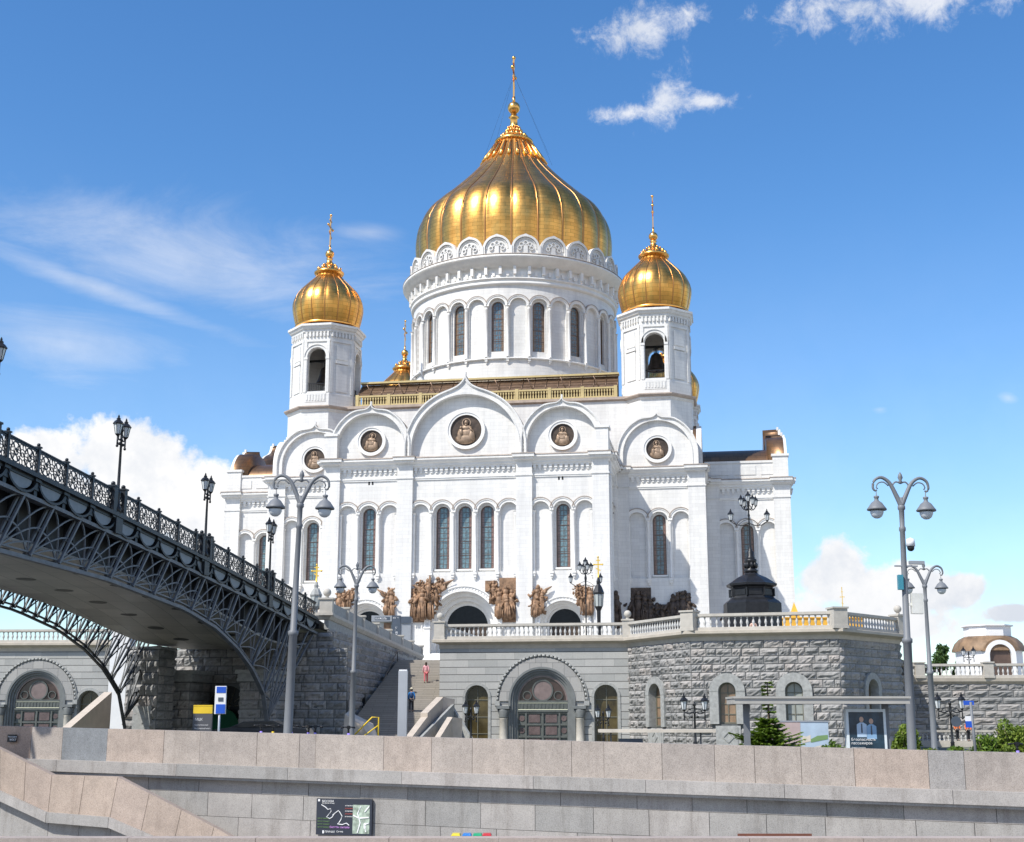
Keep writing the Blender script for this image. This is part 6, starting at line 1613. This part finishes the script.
# map board on the quay wall
def wallboard(name,label,x0,x1,y0,y1,cat):
    t=(( (x0+x1)/2)/1024); Y=46+(37-46)*t-.2
    p=at((x0+x1)/2,(y0+y1)/2,Y); ww=at(x1,y0,Y).x-at(x0,y0,Y).x; hh=at(x0,y0,Y).z-at(x0,y1,Y).z
    s=(p.x-E0.x)/ET.x; q=EM(s,.09,0); r=thing(name,label,cat,(q[0],q[1],p.z),math.atan2(ET.y,ET.x)); return r,ww/2,hh/2
t,w,h=wallboard('map_board','large dark map board with a white walking route, fixed to the quay wall',317,376,798,834,'map board')
b=MB(); b.box(-w,w,-.02,.06,-h,h); bd_=b.build('board',MAT['panelnavy'],t)
def routes(name,mat,lines,r):
    m=MB()
    for L in lines: m.tube([(x*w,-.028,z*h) for x,z in L],r,4,False)
    return m.build(name,MAT[mat],bd_)
routes('route_line','textwhite',[[(-.82,.66),(-.66,.52),(-.58,.40),(-.48,.45),(-.46,.3),(-.62,-.02),(-.5,-.1),(-.42,-.02),(-.34,.18),(-.2,.35),(-.14,.25),(-.06,.05),(-.10,-.15),(-.16,-.3),(-.22,-.38),(-.05,-.42)],[(-.05,-.42),(.1,-.33),(.2,-.45)],[(-.34,.18),(-.4,.1)]],.014)
flat([(.32*w,-.9*h),(.92*w,-.9*h),(.92*w,.68*h),(.32*w,.68*h)],-.024,'mapgreen','plan_inset',bd_)
routes('plan_roads','textwhite',[[(.34,.1),(.55,-.05),(.9,.0)],[(.5,-.85),(.6,-.3),(.5,.2),(.6,.6)],[(.8,-.8),(.75,-.4),(.9,-.3)],[(.75,.3),(.9,.6)]],.022)
flat([(.72*w,-.62*h),(.80*w,-.58*h),(.80*w,-.30*h),(.72*w,-.34*h)],-.0255,'textwhite','plan_block',bd_)
textobj('МОСКВА',.09,(-.80*w,-.03,.80*h),UP,'textwhite',bd_); textobj('Экскурсии по воде',.045,(-.80*w,-.03,.72*h),UP,'textwhite',bd_)
for i in range(4): textobj('причал маршрут',.05,(-.95*w,-.03,(-.12-.16*i)*h),UP,'greenprint',bd_)
for i in range(5): textobj('остановка',.05,(.04*w,-.03,(.6-.15*i)*h),UP,'textwhite' if i%2==0 else 'redprint',bd_)
textobj('билеты онлайн',.09,(-.5*w,-.03,-.62*h),UP,'violetprint',bd_); textobj('ПРИЧАЛ',.08,(-.68*w,-.03,-.88*h),UP,'textwhite',bd_); textobj('Схема',.07,(-.25*w,-.03,-.85*h),UP,'textwhite',bd_)
flat([(-.95*w,.84*h),(-.88*w,.84*h),(-.88*w,.96*h),(-.95*w,.96*h)],-.024,'textwhite','emblem',bd_); flat([(-.76*w,-.92*h),(-.71*w,-.92*h),(-.71*w,-.76*h),(-.76*w,-.76*h)],-.024,'textwhite','emblem',bd_)
t,w,h=wallboard('small_plate','small black plate with white lettering on the parapet at far left',8.5,18.5,734.5,742,'plate')
b=MB(); b.box(-w,w,-.02,.03,-h,h); pl=b.build('plate',MAT['black'],t); textobj('Патриарший',.055,(-w*.85,-.025,h*.25),UP,'textwhite',pl); textobj('МОСТ',.085,(-w*.4,-.025,-h*.6),UP,'textwhite',pl)
# waste containers and bench on the lower quay
for i,(px,m,l) in enumerate(((456,'yellowbin','yellow'),(467,'bluebin','blue'),(477.5,'greenbin','green'),(487,'redbin','red'))):
    p=at(px,833.5,31.2); t=thing('recycling_bin',l+' lidded recycling bin on the lower quay, in a row of four','bin',(p.x,31.2,-3.6),0,'row of four coloured recycling bins')
    hz=p.z+3.6; b=MB(); b.box(-.105,.105,-.2,.2,0,hz-.14); b.build('bin_body',MAT['black'],t); b=MB(); b.box(-.10,.10,-.22,.22,hz-.14,hz-.03); b.add([(-.10,-.22,hz-.03),(.10,-.22,hz-.03),(.10,.22,hz-.03),(-.10,.22,hz-.03),(-.08,-.1,hz),(.08,-.1,hz),(.08,.22,hz),(-.08,.22,hz)],[(0,1,5,4),(1,2,6,5),(2,3,7,6),(3,0,4,7),(4,5,6,7)]); b.build('lid',MAT[m],t)
p=at(775,833.8,31.4); wd=(at(812,833,31.4).x-at(738,833,31.4).x)/2
t=thing('wooden_bench','red brown wooden bench top just showing above the lower quay parapet','bench',(p.x,31.4,-3.6)); hz=p.z+3.6
b=MB(); 
for k in range(4): b.box(-wd,wd,.02+.0*k,.07,hz-.12*(k+1)+.02,hz-.12*k)
b.build('backrest',MAT['woodred'],t); b=MB(); b.box(-wd,wd,-.45,.0,.42,.46); b.build('seat',MAT['woodred'],t)
for x in (-wd+.2,wd-.2): b=MB(); b.box(x-.04,x+.04,-.4,.1,0,.42); b.box(x-.04,x+.04,.02,.1,.42,hz-.1); b.build('leg',MAT['iron'],t)
# kick scooters
def scooter(px,Y,stem,label,rz):
    p=at(px,735,Y); t=thing('kick_scooter',label,'scooter',(p.x,Y,ground_at(p.x,Y)+.06),rz,'electric scooters parked behind the parapet')
    b=MB(); b.box(-.07,.07,-.5,.35,.12,.17); b.build('deck',MAT['black'],t)
    b=MB(); b.tube([(0,-.55,.18),(0,-.47,.55),(0,-.42,.95)],.045,8,rr=[.06,.05,.05]); b.build('stem',MAT[stem],t)
    b=MB(); b.tube([(0,-.42,.95),(0,-.38,1.15)],.04,8); b.tube([(-.26,-.33,1.15),(-.12,-.38,1.17),(.12,-.38,1.17),(.26,-.33,1.15)],.022,6); b.tube([(-.27,-.32,1.15),(-.17,-.36,1.165)],.035,6); b.tube([(.27,-.32,1.15),(.17,-.36,1.165)],.035,6); b.box(-.05,.05,-.46,-.36,1.10,1.22); b.build('handlebar',MAT['black'],t)
    for y in (-.58,.42): 
        b=MB(); b.tube([(math.copysign(.0,1),y+.11*math.cos(k*PI/6),.12+.11*math.sin(k*PI/6)) for k in range(13)],.03,6); b.tube([(-.04,y,.12),(.04,y,.12)],.05,8); b.build('wheel',MAT['black'],t)
for i,(px,m,l) in enumerate(((259,'purple','violet stemmed electric scooter, leftmost, beside the yellow one'),(273,'yellow','electric scooter with a bright yellow stem, the only yellow one'),(292,'purple','violet stemmed electric scooter hidden partly by the tall lamp post'),(311,'purple','violet stemmed electric scooter, first right of the tall lamp post'),(319.5,'purple','violet stemmed electric scooter, second right of the tall lamp post'),(345,'purple','violet stemmed electric scooter, next to the shorter lamp post'))):
    scooter(px,51.5-.1*i,m,l,random.uniform(-.5,.5))
scooter(1008,44.5,'purple','lone violet scooter standing in front of the shrubs at far right',.3)
# car behind the parapet on the left
p=at(262,735,62); t=thing('parked_car','dark car parked behind the parapet near the footbridge, only its roof showing','car',(p.x,62,ground_at(p.x,62)-.0),0)
b=MB(); prof_=[(-2.2,.35),(-2.2,.75),(-2.0,.92),(-1.3,1.0),(-.7,1.26),(.6,1.30),(1.4,1.0),(2.1,.95),(2.25,.7),(2.25,.35)]; b.prism(prof_,-.88,.88); bo_=b.build('body',MAT['carpaint'],t)
b=MB(); b.prism([(-1.2,1.0),(-.68,1.22),(.55,1.26),(1.25,1.02)],-.9,.9); b.build('side_window',MAT['glass_dark'],t)
for x in (-1.4,1.4):
    for y in (-.8,.8):
        b=MB(); b.M=lambda q,r,z,x=x,y=y:(x+q,y+r,.33+z); b.prism([(.33*math.cos(k*PI/10),.33*math.sin(k*PI/10)) for k in range(20)],-.1,.1); wh=b.build('wheel',MAT['black'],t)
# beige block and yellow barrier at the foot of the side wall
p=at(352,742,88); b=MB(); b.add([(-1.2,-1,0),(1.4,-1,0),(1.4,1.5,0),(-1.2,1.5,0),(-1.0,-.8,2.6),(.1,-.9,1.9),(.6,1.2,2.0),(-1.0,1.2,2.8)],[(0,3,2,1),(4,5,6,7),(0,1,5,4),(1,2,6,5),(2,3,7,6),(3,0,4,7)])
o=b.build('stair_end_block',MAT['beige'],None); o.location=(p.x+.6,88,STREET); tag(o,'weathered beige granite end block of the stairs beside a yellow barrier','end block')
p=at(362,738,86.5); t=thing('yellow_barrier','yellow tubular barrier leaning against the beige end block at the foot of the stairs','barrier',(p.x,86.5,STREET))
b=MB(); b.tube([(-.8,0,0),(-.8,0,1.0),(.6,.1,2.4),(1.0,.1,2.4),(1.0,.1,0)],.05,6); b.tube([(-.8,0,.6),(1.0,.1,1.9)],.04,6); b.build('tube_frame',MAT['yellow'],t)
# ================================================================== PEOPLE
def skinmesh(name,verts,edges,radii,mat,parent,sub=1):
    me=bpy.data.meshes.new(name); me.from_pydata(verts,edges,[]); o=bpy.data.objects.new(name,me); COL.objects.link(o)
    sk=o.modifiers.new('s','SKIN'); 
    for v,r in zip(me.skin_vertices[0].data,radii): v.radius=(r,r) if not isinstance(r,tuple) else r
    me.skin_vertices[0].data[0].use_root=True
    sb=o.modifiers.new('d','SUBSURF'); sb.levels=sub; sb.render_levels=sub
    bpy.context.view_layer.update(); dg=bpy.context.evaluated_depsgraph_get(); nm=bpy.data.meshes.new_from_object(o.evaluated_get(dg))
    COL.objects.unlink(o); bpy.data.objects.remove(o)
    m=bpy.data.objects.new(name,nm); COL.objects.link(m); nm.materials.clear(); nm.materials.append(MAT[mat]); m.parent=parent
    for p in nm.polygons: p.use_smooth=True
    return m
def person(label,loc,rz,H=1.72,top='blue',bottom='hairdark',hat=None,pack=None,hair='hair',stride=.16,skirt=False,longhair=False):
    t=thing('person',label,'person',loc,rz); k=H/1.72; f=stride
    V=[(0,0,.95),(0,0,1.12),(0,0,1.32),(0,.01,1.45),(0,.0,1.53),
       (-.19,0,1.40),(-.25,f*.5,1.14),(-.24,-.12+f*.6,.93),(-.24,-.16+f*.6,.84),
       (.19,0,1.40),(.25,-f*.5,1.14),(.24,-.10-f*.4,.93),(.24,-.14-f*.4,.84),
       (-.09,0,.88),(-.10,-f*.8,.50),(-.10,-f*.5,.09),(-.10,-f*.5-.14,.04),
       (.09,0,.88),(.10,f*.5,.50),(.10,f*1.3,.12),(.10,f*1.3-.13,.05)]
    V=[(x*k,y*k,z*k) for x,y,z in V]
    Ed=[(0,1),(1,2),(2,3),(3,4),(3,5),(5,6),(6,7),(7,8),(3,9),(9,10),(10,11),(11,12),(0,13),(13,14),(14,15),(15,16),(0,17),(17,18),(18,19),(19,20)]
    Rr=[(.15,.11),(.13,.10),(.16,.11),(.09,.08),.055,.06,.045,.035,.04,.06,.045,.035,.04,.085,.06,.045,.04,.085,.06,.045,.04]
    Rr=[(a[0]*k,a[1]*k) if isinstance(a,tuple) else a*k for a in Rr]
    body=skinmesh('body',V,Ed,Rr,'skin',t)
    # clothing
    def cl(name,idx,ed,grow,mat):
        m={j:i for i,j in enumerate(idx)}; skinmesh(name,[V[j] for j in idx],[(m[a],m[b]) for a,b in ed],[tuple(x+grow for x in Rr[j]) if isinstance(Rr[j],tuple) else Rr[j]+grow for j in idx],mat,t)
    cl('jacket',[0,1,2,3,5,6,7,9,10,11],[(0,1),(1,2),(2,3),(3,5),(5,6),(6,7),(3,9),(9,10),(10,11)],.022,top)
    cl('trousers',[0,13,14,15,17,18,19],[(0,13),(13,14),(14,15),(0,17),(17,18),(18,19)],.02,bottom)
    hd=MB(); hd.ball((0,0,1.635*k),.105*k,14,12,.86,.98,1.18); hd.ball((0,-.105*k,1.63*k),.018,6,5); hd.ball((-.09*k,0,1.63*k),.025*k,6,5); hd.ball((.09*k,0,1.63*k),.025*k,6,5)
    for sg in (-1,1): hd.ball((sg*.035*k,-.095*k,1.65*k),.012,6,5)
    hd.build('head',MAT['skin'],t)
    h=MB(); h.ball((0,.02*k,1.67*k),.112*k,14,10,.92,1.0,1.02)
    if longhair: h.ball((0,.07*k,1.55*k),.09*k,10,8,1,.6,1.7)
    h.build('hair',MAT[hair],t)
    sh=MB()
    for i in (16,20): sh.ball((V[i][0],V[i][1]+.05,V[i][2]),.06,8,6,.8,2.0,.75)
    sh.build('shoe',MAT['black'],t)
    if hat: 
        b=MB(); b.lathe([(.17,1.70*k),(.17,1.715*k),(.10,1.72*k),(.095,1.80*k),(.05,1.83*k),(0,1.835*k)],16); b.build('hat',MAT[hat],t)
    if pack:
        b=MB(); b.ball((0,.19*k,1.25*k),.2,12,8,.75,.5,1.1); b.build('backpack',MAT[pack],t)
    return t
MAT['hairdark']=plain('dark_trousers',(.03,.03,.035),.8)
def stair_z(y): 
    i=int((y-y0)/((y1-y0)/nst)); return STREET+(TERR-STREET)*(i+1)/nst
yb=105.0; q=at(411.5,700,yb); person('person in a blue jacket and pale hat with a dark backpack climbing the stairs',(q.x,yb,stair_z(yb)),PI,1.72,'blue','hairdark','straw','packblue')
yb=114.0; q=at(426,672,yb); person('person in pale pink top and rose trousers climbing near the top of the stairs',(q.x,yb,stair_z(yb)),PI,1.68,'pinkcloth','rosetr',longhair=True)
q=at(754,612,101); person('bare shouldered person leaning at the balustrade in front of the black octagonal pedestal',(q.x,101.5,TERR+.35),0,1.72,'skin2','blue',stride=.02)
for i,(px,l) in enumerate(((959,'person in an orange top beside the round notice board, left of two'),(970,'person in an orange top nearest the blue flag sign, right of two'))):
    q=at(px,730,115); person(l,(q.x,115.5,STREET+.55-.05*i),.3,1.7,'orange','hairdark',stride=.03)
# ================================================================== PLANTS
def leaves(b,c,r,n,ls,rnd,sq=1.0,up=0.0):
    for _ in range(n):
        while True:
            p=Vector((rnd.uniform(-1,1),rnd.uniform(-1,1),rnd.uniform(-1,1)))
            if .25<p.length<1: break
        p=Vector((p.x*r[0],p.y*r[1],p.z*r[2]))+Vector(c)
        a=Vector((rnd.gauss(0,1),rnd.gauss(0,1),rnd.gauss(0,1)+up)).normalized(); t_=a.cross(Vector((rnd.gauss(0,1),rnd.gauss(0,1),rnd.gauss(0,1)))).normalized(); u=a.cross(t_)
        s=ls*rnd.uniform(.6,1.4); b.add([p-t_*s,p+u*s*.45,p+t_*s,p-u*s*.45],[(0,1,2,3)],False,rnd.random())
def shrub(name,label,px,ytop,Y,wpx,mat='leaf',n=1500,ls=.09,group='shrubs along the embankment road',cat='shrub',seed=1):
    rnd=random.Random(seed); top=at(px,ytop,Y); wid=wpx*Y/FPX/2; H=top.z-STREET
    t=thing(name,label,cat,(top.x,Y,STREET),0,group); b=MB()
    for k in range(16):
        a=rnd.uniform(0,6.28); rr=wid*rnd.uniform(0,.75); z=H*rnd.uniform(.30,.86)*(1-.3*rr/wid); q=wid*rnd.uniform(.22,.4)
        leaves(b,(rr*math.cos(a),rr*math.sin(a)*.7,z),(q,q,min(q,H*.2)*1.1),n//16,ls,rnd)
    leaves(b,(0,0,H*.4),(wid*.9,wid*.6,H*.42),n//3,ls,rnd)
    b.build('foliage',MAT[mat],t)
    s=MB()
    for k in range(7): a=rnd.uniform(0,6.28); s.tube([(0,0,0),(.3*wid*math.cos(a),.3*wid*math.sin(a),H*.4),(.6*wid*math.cos(a),.6*wid*math.sin(a),H*.75)],.03,5,rr=[.05,.03,.012])
    s.build('stem',MAT['bark'],t)
for i,(px,yt,Y,w,m,n,l) in enumerate(((905,717,58,34,'leafyel',2200,'pale green upright shrub directly right of the poster frame, behind the tall lamp'),(929,741,58,28,'leafyel',900,'low yellow green shrub between the two grey lamp posts'),(957,741,58,34,'leaf',1300,'rounded low green shrub below the black twin lantern lamp at right'),(985,731,60,40,'leaf',2000,'dense green shrub right of the flag sign pole'),(1012,714,60,58,'leafyel',3200,'tallest leafy shrub at the right edge of the photo'),(831,740,58,34,'leaf',1300,'rounded green shrub between the printed view and the poster'),(635,741,58,18,'leafyel',400,'tiny green shrub under the low cream canopy'))):
    shrub('shrub',l,px,yt,Y,w,m,n,seed=i+3)
# fir tree
def fir(label,px,ytop,Y,wpx):
    rnd=random.Random(5); top=at(px,ytop,Y); H=top.z-STREET; wid=wpx*Y/FPX/2
    t=thing('fir_tree',label,'fir tree',(top.x,Y,STREET)); tr=MB(); tr.tube([(0,0,0),(.02,0,H*.5),(0,0,H*.98)],.08,8,rr=[.12,.07,.015]); 
    b=MB(); nl=24
    for j in range(nl):
        f=j/(nl-1); z=H*(.05+.92*f)+rnd.uniform(-.03,.03)*H; R=wid*(1.0 if f<.25 else max(.12,1-(f-.25)*1.9) if f<.66 else .10)*rnd.uniform(.8,1.2); nb=13 if f<.56 else 2
        for k in range(nb):
            a=2*PI*(k+rnd.random()*.6)/nb; L=R*rnd.uniform(.5,1.35); c,s=math.cos(a),math.sin(a); z=H*(.05+.92*f)+rnd.uniform(-.05,.05)*H*(f<.62)
            tr.tube([(0,0,z),(L*.5*c,L*.5*s,z-.05*L),(L*c,L*s,z+.10*L)],.012,4,rr=[.02,.012,.005])
            n=int(30+75*L)
            for q in range(n):
                u=rnd.uniform(.12,1.05); base=Vector((L*u*c,L*u*s,z-.08*L*math.sin(PI*u)+.10*L*u)); sd=rnd.choice((-1,1)); ln=.22*(1.2-u*.6)*rnd.uniform(.7,1.3)
                d=Vector((-s*sd*.8+c*.6,c*sd*.8+s*.6,rnd.uniform(-.35,.25))).normalized(); e=base+d*ln; w_=Vector((0,0,1)).cross(d).normalized()*.034+Vector((0,0,.018))
                b.add([base-w_,base+w_,e+w_*.4,e-w_*.4],[(0,1,2,3)],False,rnd.random()*.7+.3*u)
    tr.build('trunk',MAT['bark'],t); b.build('crown',MAT['needle'],t)
fir('young fir tree behind the left post of the bus shelter',767,680,60,54)
# tree beyond the right wall
def tree(label,px,ytop,Y,wpx,zb):
    rnd=random.Random(9); top=at(px,ytop,Y); H=top.z-zb; wid=wpx*Y/FPX/2; t=thing('leafy_tree',label,'tree',(top.x,Y,zb)); tr=MB(); tr.tube([(0,0,0),(.1,0,H*.4),(0,.1,H*.9)],.2,8,rr=[.25,.16,.04]); b=MB()
    for k in range(18):
        a=rnd.uniform(0,6.28); r=wid*rnd.uniform(.1,.85); z=H*rnd.uniform(.42,.92); p=(r*math.cos(a),r*math.sin(a),z); tr.tube([(0,0,H*.35),p],.04,5,rr=[.08,.02]); leaves(b,p,(wid*.32,wid*.32,H*.11),90,.22,rnd)
    tr.build('trunk',MAT['bark'],t); b.build('crown',MAT['treeleaf'],t)
tree('dark green tree rising behind the right terrace wall between the lamp post and the pavilion',938,645,150,22,TERR-1.5)
tree('small tuft of a tree just above the right balustrade left of the pavilion',957,660,150,12,TERR-1.5)
# lamp by pavilion
q=at(968,646,136); bridge_lamp('twin_lantern_lamp','black twin lantern lamp beside the white pavilion on the right terrace',q.z-3.7,(q.x,136,3.7),0,None,.5)
# ================================================================== SKY, SUN, CAMERA
SUNEL=R_(49); ts=Vector((-.755,-.656,0)).normalized(); SD=Vector((ts.x*math.cos(SUNEL),ts.y*math.cos(SUNEL),math.sin(SUNEL)))
sun=bpy.data.lights.new('Sun','SUN'); sun.energy=4.3; sun.angle=R_(.5); sun.color=(1,.955,.87); so2=bpy.data.objects.new('Sun',sun); COL.objects.link(so2); so2.rotation_euler=SD.to_track_quat('Z','Y').to_euler(); so2.location=(-60,-60,80)
world=bpy.data.worlds.new('World'); scene.world=world; world.use_nodes=True; nt=world.node_tree; bg=nt.nodes['Background']; bg.inputs[1].default_value=SKYSTR
sky=nt.nodes.new('ShaderNodeTexSky'); sky.sky_type='NISHITA'; sky.sun_disc=False; sky.sun_elevation=SUNEL; sky.sun_rotation=math.atan2(SD.x,SD.y); sky.air_density=1.0; sky.dust_density=.35; sky.ozone_density=1.6; sky.altitude=150
tc=nt.nodes.new('ShaderNodeTexCoord'); D=tc.outputs['Generated']; sp=nt.nodes.new('ShaderNodeSeparateXYZ'); nt.links.new(D,sp.inputs[0])
def mth(op,a,b=None,c=None,clamp=False):
    n=nt.nodes.new('ShaderNodeMath'); n.operation=op; n.use_clamp=clamp
    for i,v in enumerate((a,b,c)):
        if v is None: continue
        if isinstance(v,(int,float)): n.inputs[i].default_value=v
        else: nt.links.new(v,n.inputs[i])
    return n.outputs[0]
az=mth('ARCTAN2',sp.outputs[0],sp.outputs[1]); el=mth('ARCSINE',sp.outputs[2])
def azel(px,py): p=at(px,py,1.0).normalized(); return math.atan2(p.x,p.y),math.asin(p.z)
comb=nt.nodes.new('ShaderNodeCombineXYZ'); nt.links.new(az,comb.inputs[0]); nt.links.new(el,comb.inputs[1]); AE=comb.outputs[0]
def nz(scale,detail,rough,vec=AE,sc=None,dist=0,off=(0,0,0)):
    mp=nt.nodes.new('ShaderNodeMapping'); nt.links.new(vec,mp.inputs[0]); mp.inputs['Scale'].default_value=sc or (1,1,1); mp.inputs['Location'].default_value=off
    n=nt.nodes.new('ShaderNodeTexNoise'); n.inputs['Scale'].default_value=scale; n.inputs['Detail'].default_value=detail; n.inputs['Roughness'].default_value=rough; n.inputs['Distortion'].default_value=dist; nt.links.new(mp.outputs[0],n.inputs['Vector']); return n.outputs['Fac']
def ell(px,py,rx,ry,rot=0):
    a0,e0=azel(px,py); ra,re=rx/FPX,ry/FPX
    da=mth('SUBTRACT',az,a0); de=mth('SUBTRACT',el,e0)
    if rot:
        c,s=math.cos(rot),math.sin(rot); x=mth('ADD',mth('MULTIPLY',da,c),mth('MULTIPLY',de,s)); y=mth('SUBTRACT',mth('MULTIPLY',de,c),mth('MULTIPLY',da,s)); da,de=x,y
    return mth('SUBTRACT',1.0,mth('SQRT',mth('ADD',mth('POWER',mth('DIVIDE',da,ra),2.0),mth('POWER',mth('DIVIDE',de,re),2.0))))
def mx(L):
    o=L[0]
    for q in L[1:]: o=mth('SMOOTH_MAX',o,q,.35)
    return o
def smooth(x,a,b):
    n=nt.nodes.new('ShaderNodeMapRange'); n.interpolation_type='SMOOTHSTEP'; n.inputs['From Min'].default_value=a; n.inputs['From Max'].default_value=b; nt.links.new(x,n.inputs['Value']); return n.outputs[0]
CUM=mx([ell(5,468,95,48),ell(132,462,70,46),(ell(172,500,66,54)),ell(60,520,130,70),ell(215,560,80,50),
        ell(835,572,42,34),ell(880,592,80,30),ell(945,592,60,24),ell(1010,612,34,14),ell(850,625,120,26)])
n1=nz(20,12,.60,dist=.1); n2=nz(9,6,.6,off=(3,1,0))
cum=smooth(mth('ADD',CUM,mth('MULTIPLY',mth('SUBTRACT',n1,.5),1.9)),.02,.34)
PUF=mx([ell(640,30,58,30,.2),ell(688,14,26,16),ell(665,98,40,26,.9),ell(705,103,50,11),ell(625,113,44,12),ell(915,2,160,26),ell(820,8,60,20),ell(318,440,1,1)])
n3=nz(42,12,.70,dist=.25,off=(1.7,.3,0))
puf=mth('MULTIPLY',smooth(mth('ADD',PUF,mth('MULTIPLY',mth('SUBTRACT',n3,.54),3.2)),-.1,1.1),.75)
# cirrus streak and veil
n4=nz(10,8,.62,sc=(1,4.5,1),dist=.5); n4r=nz(7,8,.65,sc=(.8,2.6,1),off=(5,2,0),dist=.7)
cir=mth('MULTIPLY',smooth(mth('ADD',ell(95,287,230,17,-.26),mth('MULTIPLY',mth('SUBTRACT',n4,.5),1.2)),.05,1.25),.42)
veil=mth('MULTIPLY',smooth(mth('ADD',mx([ell(190,255,300,75,-.05),ell(60,345,150,40),ell(370,232,60,14),ell(880,410,18,8),ell(1008,398,16,10,-.4)]),mth('MULTIPLY',mth('SUBTRACT',n4r,.53),2.2)),-.05,1.4),.42)
# unseen cloud added behind and beside the viewer for whiter fill light and reflections
n5=nz(2.2,9,.62,vec=D,off=(4,4,1)); back=smooth(sp.outputs[1],.45,-.1)
low=smooth(mth('MULTIPLY',el,-1.0),-.35,-.02); 
fill_cloud=mth('MULTIPLY',smooth(mth('ADD',n5,mth('MULTIPLY',mth('SUBTRACT',.62,mth('ABSOLUTE',el)),.22)),.50,.66),back)
hz=mth('MULTIPLY',smooth(mth('ADD',mth('MULTIPLY',el,-1.0),mth('MULTIPLY',mth('SUBTRACT',n2,.5),.10)),-.42,.0),.14)
alpha=mth('MAXIMUM',mth('MAXIMUM',cum,puf),mth('MAXIMUM',mth('MAXIMUM',cir,veil),mth('MAXIMUM',fill_cloud,hz)))
n6=nz(14,8,.62,off=(.05,-.03,2)); sh1=smooth(mth('ADD',mth('MULTIPLY',n6,1.0),mth('MULTIPLY',n1,.7)),.66,1.02)
top_=smooth(el,azel(0,640)[1],azel(0,470)[1])
shade=mth('ADD',mth('MULTIPLY',sh1,.55),mth('MULTIPLY_ADD',top_,.35,.18),None,True)
cc=nt.nodes.new('ShaderNodeMix'); cc.data_type='RGBA'; nt.links.new(shade,cc.inputs[0]); cc.inputs[6].default_value=(CLB*.58,CLB*.64,CLB*.74,1); cc.inputs[7].default_value=(CLB,CLB*.99,CLB*.98,1)
hs=nt.nodes.new('ShaderNodeHueSaturation'); hs.inputs['Saturation'].default_value=SKYSAT; hs.inputs['Value'].default_value=1.0; nt.links.new(sky.outputs[0],hs.inputs['Color'])
tint=nt.nodes.new('ShaderNodeMix'); tint.data_type='RGBA'; tint.blend_type='MULTIPLY'; tint.inputs[0].default_value=1; nt.links.new(hs.outputs[0],tint.inputs[6]); tint.inputs[7].default_value=SKYTINT
fm=nt.nodes.new('ShaderNodeMix'); fm.data_type='RGBA'; nt.links.new(alpha,fm.inputs[0]); nt.links.new(tint.outputs[2],fm.inputs[6]); nt.links.new(cc.outputs[2],fm.inputs[7]); nt.links.new(fm.outputs[2],bg.inputs[0])
cam=bpy.data.cameras.new('Camera'); co=bpy.data.objects.new('Camera',cam); COL.objects.link(co); co.location=(0,0,0); co.rotation_euler=(PI/2+PITCH,0,0)
cam.sensor_width=36; cam.sensor_fit='HORIZONTAL'; cam.lens=36*FPX/1024; cam.clip_start=.5; cam.clip_end=9000; scene.camera=co
scene.view_settings.view_transform='Standard'; scene.view_settings.look='None'; scene.view_settings.exposure=EXPO; scene.view_settings.gamma=1
scene.render.engine='CYCLES'; scene.cycles.max_bounces=6
